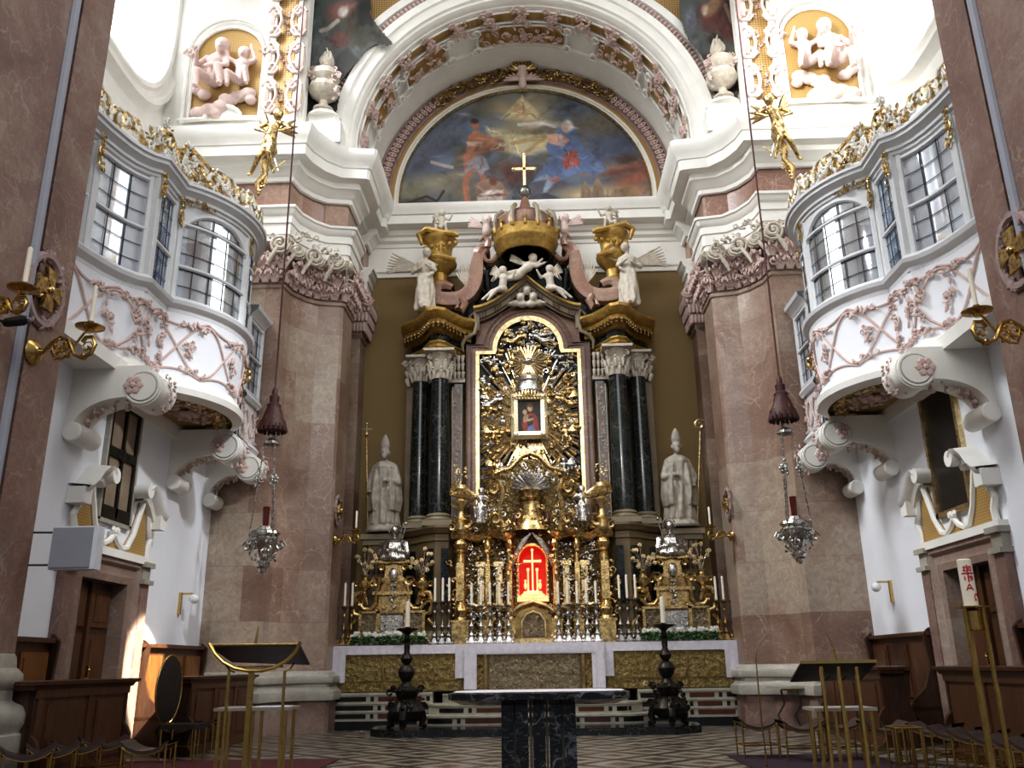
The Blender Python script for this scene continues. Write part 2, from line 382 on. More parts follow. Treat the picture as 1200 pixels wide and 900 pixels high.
# floor: stone lozenges
n=N('floor'); x,y,z=n.sep()
sx=n.math('MULTIPLY',x,1.0); sy=n.math('MULTIPLY',y,1.0)
def tri(n,v,p): return n.math('PINGPONG',v,p)
a=n.math('ADD',tri(n,x,.55),tri(n,y,.55)); dia=n.math('LESS_THAN',n.math('ABSOLUTE',n.math('SUBTRACT',a,.55)),.10)
b=n.math('LESS_THAN',a,.2); c=n.math('GREATER_THAN',a,.88)
base=n.ramp(n.noise(1.3,5,.6,.5),[(.3,(.17,.145,.11)),(.7,(.33,.29,.23))])
f=n.mix(dia,base,(.035,.03,.026)); f=n.mix(b,f,(.10,.05,.035)); f=n.mix(c,f,(.045,.04,.035))
M['floor']=n.set(f,.28)
# ================================================================ SETTING
S='structure'
X3=Vector((1,0,0));Y3=Vector((0,1,0));Z3=Vector((0,0,1)); NY=Vector((0,-1,0))
def both(name,mb,mat,label=None,cat=None,group=None,kind=S,smooth=35):
    o=obj(name,mb,mat,label=label,cat=cat,group=group,kind=kind,smooth=smooth)
    c=mirror(o,label.replace('left','right') if label else None); return o,c
# floor
mb=MB(); mb.add([(-9.4,-3,0),(9.4,-3,0),(9.4,21.6,0),(-9.4,21.6,0)],[(0,1,2,3)]); obj('floor',mb,M['floor'],kind=S)
mb=MB(); mb.box(-9.4,9.4,-3,21.6,-.3,-.01); obj('floor_slab',mb,M['slate'],kind=S)
# side walls behind the stalls (door opening left free)
W=6.4
mb=MB()
for y0,y1,z0,z1 in ((9.9,12.4,0,2.55),(13.9,17.25,0,2.55),(9.9,17.25,2.55,8.6)): mb.box(-W-.35,-W,y0,y1,z0,z1)
both('wall_left',mb,M['wall_white'])
for o in bpy.data.objects:
    if o.name=='wall_left.001': o.name='wall_right'
# terrace floor above side room and set-back clerestory wall with round-bottomed window
mb=MB(); mb.box(-9.4,-W,9.9,17.25,8.5,8.6); both('gallery_floor',mb,M['plaster'])
def ovalwin():
    pts=[]; 
    for k in range(40):
        a=2*pi*k/40; c,s_=cos(a),sin(a)
        pts.append((14.9+2.15*math.copysign(abs(c)**.75,c), 16.1+2.6*math.copysign(abs(s_)**.8,s_)))
    return pts
ow=ovalwin(); mb=MB()
outer=[]
for (y,z) in ow:
    dy,dz=y-14.9,z-16.1; k=min((17.6-14.9)/abs(dy) if dy>0 else (14.9-9.5)/abs(dy) if dy<0 else 99, (20-16.1)/abs(dz) if dz>0 else (16.1-8.6)/abs(dz) if dz<0 else 99)
    outer.append((14.9+dy*k,16.1+dz*k))
mb.grid([[(-8.4,y,z) for y,z in ow],[(-8.4,y,z) for y,z in outer]],True)
both('wall_clerestory',mb,M['plaster'])
mb=MB()
for prof in ([(0,-.5),(0,-.0),(.06,.12),(.16,.14),(.22,.06),(.34,.08),(.40,.2),(.52,.2),(.6,.05),(.66,0)],):
    rows=[]
    for d,h in prof:
        rows.append([(-8.4+h,y+(y-14.9)/2.15*d*.9,z+(z-16.1)/2.6*d) for y,z in ow])
    mb.grid(rows,True)
both('window_surround',mb,M['plaster'])
mb=MB(); mb.add([(-8.85,y,z) for y,z in ow],[tuple(range(40))])
w1=obj('window_1',mb,M['window_sky'],kind=S); w2=mirror(w1); w2.name='window_2'
mb=MB()
for i in range(-2,3): mb.box(-8.84,-8.80,14.9+i*.75-.02,14.9+i*.75+.02,13.7,18.6)
for i in range(7): mb.box(-8.84,-8.80,12.9,16.9,13.9+i*.75-.015,13.9+i*.75+.015)

# end wall above the cornice with niche and strip, faces the altar rail
mb=MB(); mb.box(-9.6,-5.2,17.2,17.6,12.7,20); both('wall_end',mb,M['plaster'])
# ---- compound pier: plan base path B and projecting path T
B=[(-9.5,17.2),(-5.26,17.2),(-5.2,17.62),(-5.0,17.97),(-4.75,18.2),(-4.25,18.3),(-4.2,18.36),(-4.2,19.3),(-4.62,19.5),(-4.62,20.3),(-4.2,20.3),(-4.2,20.95)]
T=[(-9.5,16.65),(-4.74,16.65),(-4.66,17.0),(-4.45,17.4),(-4.12,17.72),(-3.52,17.8),(-3.46,17.86),(-3.46,19.3),(-3.46,19.5),(-3.46,20.25),(-3.46,20.3),(-3.46,20.95)]
def bt(t,z): return [(lerp(b[0],q[0],t),lerp(b[1],q[1],t),z) for b,q in zip(B,T)]
def bt_m(rows): return MB().grid([bt(t,z) for t,z in rows])
# pier shaft (only from the wall face inward)
B2=[(-6.7,17.2)]+B[1:]
def shaft(z0,z1,path=B2): return MB().grid([[(x,y,z0) for x,y in path],[(x,y,z1) for x,y in path]])
both('compound_pier',shaft(0,9.22),M['marble_pink'],smooth=20)
both('pier_frieze',MB().grid([bt(0,11.0),bt(0,11.75)]),M['marble_frieze'],smooth=20)
both('wall_pier_core',MB().grid([bt(0,9.2),bt(0,11.05)]),M['stone_grey'],smooth=20)
def path_rows(path,T_,rows):
    return [[(lerp(b[0],q[0],t),lerp(b[1],q[1],t),z) for b,q in zip(path,T_)] for t,z in rows]
T2=[(-6.7,16.65)]+T[1:]
both('pier_base',MB().grid(path_rows(B2,T2,[(.0,0),(.14,0),(.14,.6)])),M['marble_pier'],smooth=20)
both('pier_base_moulding',MB().grid(path_rows(B2,T2,[(.16,.60),(.26,.61),(.28,.70),(.26,.78),(.19,.81),(.14,.86),(.14,.92),(.22,.94),(.24,1.0),(.22,1.06),(.12,1.08),(.08,1.14),(.0,1.17)])),M['marble_base'],smooth=35)
both('pier_necking',MB().grid(path_rows(B2,T2,[(0,9.08),(.05,9.09),(.07,9.13),(.05,9.17),(0,9.19)])),M['marble_pink'])
# entablature: architrave and cornice
both('architrave',bt_m([(.02,10.12),(.10,10.12),(.10,10.35),(.14,10.36),(.14,10.62),(.19,10.63),(.19,10.8),(.27,10.85),(.31,10.95),(.36,10.97),(.36,11.03),(.02,11.04)]),M['plaster'])
cor=[(.04,11.68),(.12,11.7),(.14,11.80),(.22,11.84),(.30,11.95),(.42,12.0),(.42,12.14),(.52,12.15),(.74,12.18),(.76,12.42),(.80,12.44),(.83,12.52),(.90,12.60),(.98,12.72),(1.0,12.82),(1.0,12.9),(.3,12.95),(-.5,12.95)]
both('cornice',bt_m(cor),M['plaster'])
# back wall: ochre hangings field, white band, sill cornice, lunette wall
mb=MB(); mb.box(-4.7,4.7,20.95,21.2,0,11.1); obj('wall_back',mb,M['ochre_wall'],kind=S)
mb=MB(); PB=[(-4.3,20.95),(4.3,20.95)]
rows=[]
for t,z in [(0,11.0),(.05,11.0),(.05,11.12),(.1,11.14),(.1,11.22),(.03,11.26),(.03,11.85),(.06,11.86),(.08,11.95),(.16,12.02),(.16,12.12),(.22,12.16),(.22,12.3),(.5,12.34),(.5,12.58),(.54,12.6),(.58,12.72),(.62,12.80),(.62,12.88),(-.3,12.92)]:
    rows.append([(-4.3,20.95-t,z),(4.3,20.95-t,z)])
obj('trim_back_entablature',MB().grid(rows),M['plaster'],kind=S)
ZC=13.3; YW=20.95
def arc(r,y,a0=0,a1=180,n=64,zc=ZC): return [(r*cos(RD(lerp(a0,a1,i/n))),y,zc+r*sin(RD(lerp(a0,a1,i/n)))) for i in range(n+1)]
def arcz(r,y,n=64): # stilted
    return [(r,y,12.88)]+arc(r,y,n=n)+[(-r,y,12.88)]
mb=MB(); mb.add([(-4.3,YW+.12,12.6),(4.3,YW+.12,12.6),(4.3,YW+.12,18),(-4.3,YW+.12,18)],[(0,1,2,3)]); obj('wall_lunette',mb,M['plaster'],kind=S)
# barrel of the arch (intrados) and its stepped rim facing the nave
prof=[(4.10,YW+.1),(4.10,19.95),(4.06,19.93),(4.06,19.85),(4.13,19.82),(4.13,18.5),(4.07,18.48),(4.07,18.36),(4.1,18.34),(4.10,18.2),(4.14,18.12),(4.20,18.12),(4.22,18.04),(4.42,18.0),(4.44,17.94),(4.62,17.92),(4.66,18.0),(4.66,18.14),(4.84,18.14),(4.86,17.98),(5.05,17.96),(5.08,18.2)]
obj('trim_arch_barrel',MB().grid([arcz(r,y,96) for r,y in prof]),M['plaster'],kind=S,smooth=40)
# wall of the arch front
mb=MB(); mb.grid([arcz(5.02,18.2),[(lerp(0,x*1.9,1),18.2,ZC+(z-ZC)*1.6) for x,y,z in arcz(5.02,18.2)]]); obj('wall_arch_front',mb,M['ochre_weave_coarse'],kind=S)
both('attic_block',MB().add([],[]).bx((-4.75,17.8,12.9),.95,.7,.55).bx((-4.75,17.8,13.4),.8,.6,.3,b=.1).lathe([(.42,13.68),(.40,13.75),(.25,13.8),(.2,13.9),(.0,13.92)],c=(-4.75,17.75,0),seg=16),M['plaster'])
# ---- pearls on the arch rim
def mk_single(name,mb,mat,label,cat,group=None,kind=None): return obj(name,mb,mat,label=label,cat=cat,group=group,kind=kind)
mb=MB()
n=118
for i in range(n):
    a=RD(4+172*i/(n-1)); p=Vector((4.75*cos(a),18.06,ZC+4.75*sin(a))); t=Vector((-sin(a),0,cos(a)))
    Mx=Matrix((Vector((cos(a),0,sin(a))),Y3,t)).transposed(); mb.ell(p,(.085,.1,.05),7,5,Mx)
obj('trim_pearl_moulding',mb,M['stucco_pink'],kind=S)
# gilded coffers in the barrel
mb=MB()
def patch(r,a0,a1,y0,y1,n=8):
    return [[(r*cos(RD(lerp(a0,a1,i/n))),y,ZC+r*sin(RD(lerp(a0,a1,i/n)))) for i in range(n+1)] for y in (y0,y1)]
mb.grid(patch(4.10,2,178,18.52,18.86,80))
for a0,a1 in ((74,106),(42,60),(120,138),(20,34),(146,160)):
    mb.grid(patch(4.095,a0,a1,19.02,19.72,10))
obj('trim_coffer_fields',mb,M['ochre_weave'],kind=S)
mb=MB()
def cyl(a,y,r=4.04): return Vector((r*cos(RD(a)),y,ZC+r*sin(RD(a))))
for a0,a1 in ((74,106),(42,60),(120,138),(20,34),(146,160)):
    pts=[cyl(lerp(a0,a1,i/10),19.0) for i in range(11)]+[cyl(a1+1.2,lerp(19.05,19.7,i/4)) for i in range(5)]+[cyl(lerp(a1,a0,i/10),19.74) for i in range(11)]+[cyl(a0-1.2,lerp(19.7,19.05,i/4)) for i in range(5)]
    mb.tube(pts,.035,6,closed=True)
    for a in (a0-1.5,a1+1.5):
        nn=Vector((-cos(RD(a)),0,-sin(RD(a)))); tt=Vector((-sin(RD(a)),0,cos(RD(a))))
        for hd in (-1,1): mb.curl(cyl(a,19.37+hd*.33,4.0),tt,Y3*hd,.2,.035,1.2,hd)
mb.tube([cyl(a,18.5) for a in range(0,181,3)],.03,6); mb.tube([cyl(a,18.88) for a in range(0,181,3)],.03,6)
obj('trim_coffer_frames',mb,M['plaster'],kind=S)
gt=thing('stucco_garland','pink stucco flowers and scrolls trailing along the gilded coffers of the altar arch','stucco ornament',(0,19,17.2))
for a in range(6,176,12):
    fo=MB(); tt=Vector((-sin(RD(a)),0,cos(RD(a)))); nn=Vector((-cos(RD(a)),0,-sin(RD(a))))
    fo.foliage(lambda t:cyl(a+(t-.5)*4.2,18.35+.65*abs(((t*3)%1)),3.98),14,.19,tt,Y3,nn)
    fo.ros(cyl(a,18.69,3.97),tt,Y3,.17,5,nn); fo.ros(cyl(a+2.5,18.42,3.98),tt,Y3,.12,5,nn); fo.ros(cyl(a-2.5,18.95,3.98),tt,Y3,.12,5,nn); obj('flower_cluster',fo,M['stucco_pink'],gt)
for a0,a1 in ((76,104),(44,58),(122,136),(21,33),(147,159)):
    fo=MB(); am=(a0+a1)/2; tt=Vector((-sin(RD(am)),0,cos(RD(am)))); nn=Vector((-cos(RD(am)),0,-sin(RD(am))))
    fo.foliage(lambda t:cyl(lerp(a0,a1,t),19.37,3.99),int((a1-a0)*1.6),.2,tt,Y3,nn,spread=1.1); obj('coffer_scrollwork',fo,M['stucco_pink'],gt)
# archivolt round the painted lunette
mb=MB()
prof=[(4.09,YW-.05),(4.07,YW-.12),(4.03,YW-.10),(4.0,YW-.02),(3.76,YW-.02),(3.73,YW-.08),(3.70,YW-.08),(3.68,YW-.02)]
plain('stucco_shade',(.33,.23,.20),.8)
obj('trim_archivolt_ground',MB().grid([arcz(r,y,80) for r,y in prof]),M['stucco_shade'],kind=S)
mb=MB()
for i in range(76):
    a=RD(2+176*i/75)
    if 55<math.degrees(a)<125: continue
    u=Vector((cos(a),0,sin(a))); t=Vector((-sin(a),0,cos(a))); c=Vector((3.88*cos(a),YW-.08,ZC+3.88*sin(a)))
    mb.tube([c-Y3*.06+u*(.11*cos(k))+t*(.05*sin(k)) for k in np.linspace(0,2*pi,9)[:-1]],.022,5,closed=True); mb.ell(c-Y3*.06,(.04,.05,.04),5,4)
obj('trim_egg_moulding',mb,M['stucco_pink'],kind=S)
obj('trim_gilded_band',MB().grid([arcz(3.69,YW-.02),arcz(3.60,YW-.04),arcz(3.55,YW-.02)]),M['ochre_weave'],kind=S)
obj('trim_lunette_frame',MB().grid([arcz(r,y,80) for r,y in ((3.565,YW),(3.56,YW-.1),(3.50,YW-.12),(3.48,YW-.05),(3.44,YW-.05))]),M['plaster'],kind=S)
obj('trim_lunette_gilt_line',MB().grid([arcz(3.445,YW-.06,80),arcz(3.43,YW-.09,80),arcz(3.405,YW+.02,80)]),M['gold_pale'],kind=S)
for sgn in (-1,1):
    fo=MB()
    for ring in (0,1):
        fo.foliage(lambda t:Vector((sgn*(3.84+.09*ring)*sin(RD(3+36*t)),YW-.16,ZC+(3.84+.09*ring)*cos(RD(3+36*t)))),70,.17,X3,Z3,NY,spread=.75,leaf=.7)
    obj('gilded_foliage_swag',fo,M['gold_dark'],label='gilded acanthus swag over the '+('left' if sgn<0 else 'right')+' shoulder of the painted lunette',cat='ornament')
# cherub shell keystone
t=thing('cherub_keystone','pink stucco winged cherub head under a gilded shell at the crown of the arch','ornament',(0,YW-.25,16.9))
f=MB(); f.ell((0,YW-.42,17.0),(.14,.14,.17)); f.ell((0,YW-.45,17.13),(.15,.13,.09)); f.ell((0,YW-.55,16.98),.03); f.cap((0,YW-.4,16.9),(0,YW-.3,16.7),.09,.12)
solid_figure('head',f,M['putto_pink'],.02,t)
f=MB()
for s_ in(-1,1):
    for k in range(7):
        a=RD(20+k*17); f.cap((s_*.12,YW-.35,16.85),(s_*(.12+.42*cos(a)),YW-.33,16.85+.34*sin(a)-.12),.05,.03,6)
obj('wings',f,M['stucco_pink'],t)
f=MB()
for k in range(9):
    a=RD(15+k*18.75); f.cap((0,YW-.3,17.1),(.36*cos(a),YW-.38,17.1+.34*sin(a)),.03,.055,6)
obj('shell',f,M['gold_dark'],t)
# ---------------------------------------------------------------- painting canvases
class Canvas:
    def __init__(s,x0,x1,y0,y1,w,h):
        s.x0,s.x1,s.y0,s.y1=x0,x1,y0,y1; s.w,s.h=w,h; s.sat=.72; s.gain=.82
        s.X,s.Y=np.meshgrid(np.linspace(x0,x1,w),np.linspace(y0,y1,h)); s.c=np.zeros((h,w,3)); 
        rs=np.random.RandomState(3); s.nz=np.zeros((h,w))
        for k,amp in ((5,1.),(9,.7),(18,.5),(36,.4),(70,.3)):
            g=rs.rand(k,int(k*1.6)+2); yy=np.linspace(0,k-1.001,h); xx=np.linspace(0,g.shape[1]-1.001,w)
            yi=yy.astype(int);xi=xx.astype(int);fy=(yy-yi)[:,None];fx=(xx-xi)[None]; fy=fy*fy*(3-2*fy);fx=fx*fx*(3-2*fx)
            s.nz+=amp*((g[yi][:,xi]*(1-fx)+g[yi][:,xi+1]*fx)*(1-fy)+(g[yi+1][:,xi]*(1-fx)+g[yi+1][:,xi+1]*fx)*fy-.5)
    def fill(s,c): s.c[:]=c
    def folds(s,pts,c,n=10,seed=1,L=12):
        r=random.Random(seed); xs=[p[0] for p in pts];ys=[p[1] for p in pts]; cx=sum(xs)/len(xs);cy=sum(ys)/len(ys)
        for k in range(n):
            a=pts[r.randrange(len(pts))]; t=r.uniform(.2,.85); x=cx+(a[0]-cx)*t; y=cy+(a[1]-cy)*t; an=math.atan2(a[1]-cy,a[0]-cx)+r.uniform(-.5,.5); l=r.uniform(.4,1)*L/2; f=r.choice((.55,.65,1.35,1.5)); b=r.uniform(-3,3)
            s.line([(x-cos(an)*l,y-sin(an)*l),(x+b*sin(an),y-b*cos(an)),(x+cos(an)*l,y+sin(an)*l)],r.uniform(.6,1.5),tuple(min(1,q*f) for q in c),.6,1.2)
    def blend(s,m,c,shade=.25):
        m=np.clip(m,0,1)[...,None]; c=np.array(c)*(1+.45*shade*s.nz[...,None]); s.c=s.c*(1-m)+c*m
    def e(s,x,y,rx,ry,c,rot=0,soft=.25,al=1,wob=.25,shade=.5):
        a=RD(rot); dx=s.X-x;dy=s.Y-y; u=(dx*cos(a)+dy*sin(a))/rx; v=(-dx*sin(a)+dy*cos(a))/ry
        d=np.sqrt(u*u+v*v)+wob*s.nz; s.blend((1-d)/soft*al if al==1 else np.clip((1-d)/soft,0,1)*al,c,shade)
    def poly(s,pts,c,soft=1.2,al=1,wob=0,shade=.5):
        # pixel polygon, signed by crossing count with soft distance
        ins=np.zeros(s.X.shape,bool); dm=np.full(s.X.shape,1e9); n=len(pts)
        X=s.X+wob*s.nz; Y=s.Y+wob*s.nz
        for i in range(n):
            x1,y1=pts[i];x2,y2=pts[(i+1)%n]
            if y1!=y2:
                cr=((y1>Y)!=(y2>Y))&(X<(x2-x1)*(Y-y1)/(y2-y1)+x1); ins^=cr
            dx,dy=x2-x1,y2-y1; t=np.clip(((X-x1)*dx+(Y-y1)*dy)/(dx*dx+dy*dy+1e-9),0,1)
            dm=np.minimum(dm,np.hypot(X-x1-t*dx,Y-y1-t*dy))
        sd=np.where(ins,dm,-dm); s.blend(np.clip(sd/soft+.5,0,1)*al,c,shade)
    def line(s,pts,w,c,al=1,soft=.6):
        w=w*.9
        m=np.zeros(s.X.shape)
        for (x1,y1),(x2,y2) in zip(pts,pts[1:]):
            dx,dy=x2-x1,y2-y1; t=np.clip(((s.X-x1)*dx+(s.Y-y1)*dy)/(dx*dx+dy*dy+1e-9),0,1)
            m=np.maximum(m,np.clip((w-np.hypot(s.X-x1-t*dx,s.Y-y1-t*dy))/soft,0,1))
        s.blend(m*al,c,.3)
    def mesh(s,name,mapf,keep=None,parent=None,**k):
        vs=[];idx=-np.ones((s.h,s.w),int); cols=[]
        for j in range(s.h):
            for i in range(s.w):
                x,y=s.X[j,i],s.Y[j,i]
                vs.append(tuple(mapf(x,y))); 
        K=np.ones((s.h,s.w),bool) if keep is None else keep(s.X,s.Y,s.nz)
        fs=[]; 
        for j in range(s.h-1):
            for i in range(s.w-1):
                if K[j,i] and K[j+1,i+1] and K[j,i+1] and K[j+1,i]: a=j*s.w+i; fs.append((a,a+s.w,a+s.w+1,a+1))
        used=sorted({q for f in fs for q in f}); rm={q:i for i,q in enumerate(used)}
        vs=[vs[q] for q in used]; fs=[tuple(rm[q] for q in f) for f in fs]
        g=s.c.mean(2,keepdims=True); cc=np.clip(((g+(s.c-g)*s.sat)*(1+.13*s.nz[...,None])).reshape(-1,3)[used]*s.gain,0,1)
        o=obj(name,(vs,fs),M['canvas'],parent,smooth=0,**k); ca=o.data.color_attributes.new('paint','FLOAT_COLOR','POINT')
        lin=np.ones((len(used),4)); lin[:,:3]=np.where(cc<=.04045,cc/12.92,((cc+.055)/1.055)**2.4); ca.data.foreach_set('color',lin.ravel()); return o
def srgb(r,g,b): return (r/255,g/255,b/255)
# lunette, painted in coordinates of metres scaled so that 1 unit = 1 px of the picture
c=Canvas(455,778,96,246,340,170); c.sat=.68; c.gain=.98
c.fill(srgb(96,108,128))
for (x,y,rx,ry,col,rt) in [(520,150,60,26,(84,92,112),-30),(500,190,50,30,(78,82,104),-20),(560,125,60,20,(108,104,98),10),(620,120,70,24,(142,128,92),0),(680,140,55,28,(84,102,132),10),(720,170,50,34,(74,86,118),20),(740,205,45,26,(120,84,66),0),
    (510,215,50,20,(150,140,108),0),(545,225,40,22,(120,110,78),0),(600,160,50,32,(168,150,98),0),(650,165,40,30,(122,104,62),15),(700,145,40,20,(112,98,70),0),(600,200,40,26,(100,68,52),0),(580,190,26,30,(86,70,60),0),(640,215,40,22,(74,70,84),0),(560,150,24,16,(92,118,150),0),(520,190,26,16,(98,116,146),-20),(575,175,20,26,(104,126,150),0),
    (735,225,44,14,(196,132,80),0),(690,228,50,14,(206,176,112),0),(752,196,26,14,(150,78,60),0),(480,225,26,18,(140,134,96),0),(488,238,30,8,(74,60,44),0),(540,205,30,8,(150,132,104),0),(700,200,36,8,(172,110,76),-10),(620,135,34,20,(188,168,112),0),(590,128,22,14,(160,140,90),20)]:
    c.e(x,y,rx,ry,srgb(*col),rt,.7,.85,.5)
c.poly([(612,112),(586,140),(640,142)],srgb(200,180,124),3,.7)
c.e(610,130,16,12,srgb(170,128,92),20,.5,.8,.4); c.e(628,146,20,5,srgb(196,170,140),-12,.5,.8)
c.poly([(568,148),(580,152),(604,158),(632,156),(650,160),(642,178),(610,184),(580,174)],srgb(206,192,142),5,.75,4)
c.line([(608,146),(634,144),(650,148)],2.4,srgb(210,206,196),.8)
c.line([(600,168),(640,160),(618,178)],3,srgb(176,136,72),.8)
# robed loose figure, left, reaching inward
c.poly([(549,158),(560,152),(570,160),(571,172),(565,188),(568,200),(546,204),(542,190),(545,176)],srgb(196,112,78),1.6,1,2); c.line([(551,200),(545,216),(547,228),(549,240)],4.2,srgb(190,108,76),1); c.line([(562,200),(568,212),(561,224),(565,232)],4,srgb(182,100,70),1); c.poly([(548,186),(568,184),(574,198),(564,206),(556,196),(546,204)],srgb(150,158,176),1.8,.9,3)
c.poly([(560,156),(590,164),(592,168),(562,166)],srgb(196,120,84),1.4); c.poly([(568,166),(592,172),(590,177),(566,176)],srgb(180,96,66),1.4)
c.e(557,146,6.5,7,srgb(176,108,78),0,.4,1,.1); c.e(556,142,6.5,4,srgb(70,48,38),0,.5,1,.1)
c.poly([(546,166),(566,166),(564,172),(548,171)],srgb(216,190,160),1.5); c.e(560,188,8,12,srgb(150,160,176),20,.6,.8)
c.poly([(533,172),(544,170),(542,205),(532,196)],srgb(110,104,82),2,.9,3)
# small figure below
c.poly([(556,216),(572,210),(588,214),(596,226),(590,242),(560,242)],srgb(158,116,92),2,1,3); c.e(578,212,6,7,srgb(120,72,52),0,.4,1,.1); c.poly([(560,226),(590,222),(588,244),(556,243)],srgb(206,196,182),2,.9,4); c.line([(562,230),(588,228)],1.6,srgb(150,60,52),.9)
# blue robed figure, right
c.poly([(652,152),(664,140),(673,150),(682,170),(696,182),(712,198),(700,206),(682,202),(664,210),(645,214),(632,224),(622,214),(634,198),(645,182),(640,172)],srgb(86,110,164),1.8,1,3)
c.poly([(662,176),(676,176),(680,194),(664,200),(658,190)],srgb(176,74,56),2,1,3); c.e(665,148,8,9,srgb(214,206,188),0,.4,1,.1); c.e(662,149,4.5,6,srgb(204,156,128),0,.4,1,.1)
c.poly([(640,158),(656,156),(668,164),(660,172),(644,168)],srgb(206,146,122),1.6); c.poly([(622,212),(640,204),(652,212),(634,232),(618,226)],srgb(146,164,192),2.5,.9,3); c.e(700,196,12,6,srgb(110,136,186),20,.5,.9); c.e(650,210,9,4,srgb(190,90,62),0,.5,.9)
c.poly([(600,230),(640,226),(670,238),(664,244),(600,244)],srgb(52,54,70),2.5,.9,3); c.poly([(588,196),(618,192),(624,206),(596,216)],srgb(112,58,48),3,.9,3); c.poly([(596,216),(640,210),(634,232),(604,232)],srgb(78,74,84),3,.8,3)
for pts,col,n_,sd in (([(652,152),(673,150),(696,182),(712,198),(682,202),(645,214),(622,214),(645,182)],(86,110,164),34,2),([(549,158),(570,160),(571,176),(566,200),(546,204)],(196,112,78),10,3),([(662,176),(676,176),(680,194),(660,198)],(176,74,56),7,4),([(612,112),(586,140),(640,142)],(190,170,120),16,5),([(568,148),(604,158),(650,160),(610,184),(574,174)],(190,176,130),20,6),([(556,216),(588,214),(590,242),(560,242)],(170,130,104),12,7),([(600,230),(660,235),(664,244),(600,244)],(60,62,80),8,8)):
    c.folds(pts,srgb(*col),n_,sd,14)
rq=random.Random(4)
for k in range(150): 
    x=rq.uniform(465,770); y=rq.uniform(104,240); j=min(169,max(0,int((y-96)/150*169))); i=min(339,max(0,int((x-455)/323*339))); cl=c.c[j,i]*rq.choice((.72,.85,1.2,1.35)); an=rq.uniform(-.9,.3)
    c.e(x,y,rq.uniform(5,16),rq.uniform(2,5),tuple(np.clip(cl,0,1)),math.degrees(an),.9,.55,.6)
# city skyline and fire
c.poly([(680,240),(681,218),(686,212),(690,220),(694,226),(696,214),(701,208),(706,216),(708,228),(716,230),(720,218),(724,224),(732,228),(733,242),(680,242)],srgb(150,122,92),1.6,1,1); 
for x in (684,690,700,712,722): c.line([(x,222),(x,240)],.8,srgb(104,82,62),.8)
c.e(744,210,30,7,srgb(196,92,60),-8,.7,.7); c.e(720,202,24,5,srgb(120,52,40),-10,.7,.7)
c.line([(472,240),(500,230),(512,236),(520,224)],2,srgb(60,46,36),.9); c.line([(506,190),(520,194),(530,196)],2.5,srgb(190,176,158),.8)
def lmap(x,y):
    p=A(x,y,YW+.05); return p
def keepl(X,Y,nz):
    xx=(X-(614.5+ (Y-245)*0.012))/154.; K=np.zeros(X.shape,bool)
    for j in range(X.shape[0]):
        for i in range(X.shape[1]):
            p=A(X[j,i],Y[j,i],YW+.05); K[j,i]=(abs(p.x)<3.44 and p.z>12.8 and (p.z<ZC or p.x**2+(p.z-ZC)**2<3.45**2))
    return K
c.mesh('lunette_painting',lmap,keepl,label='half-round ceiling painting of robed figures on clouds above a small city, over the altar',cat='painting')
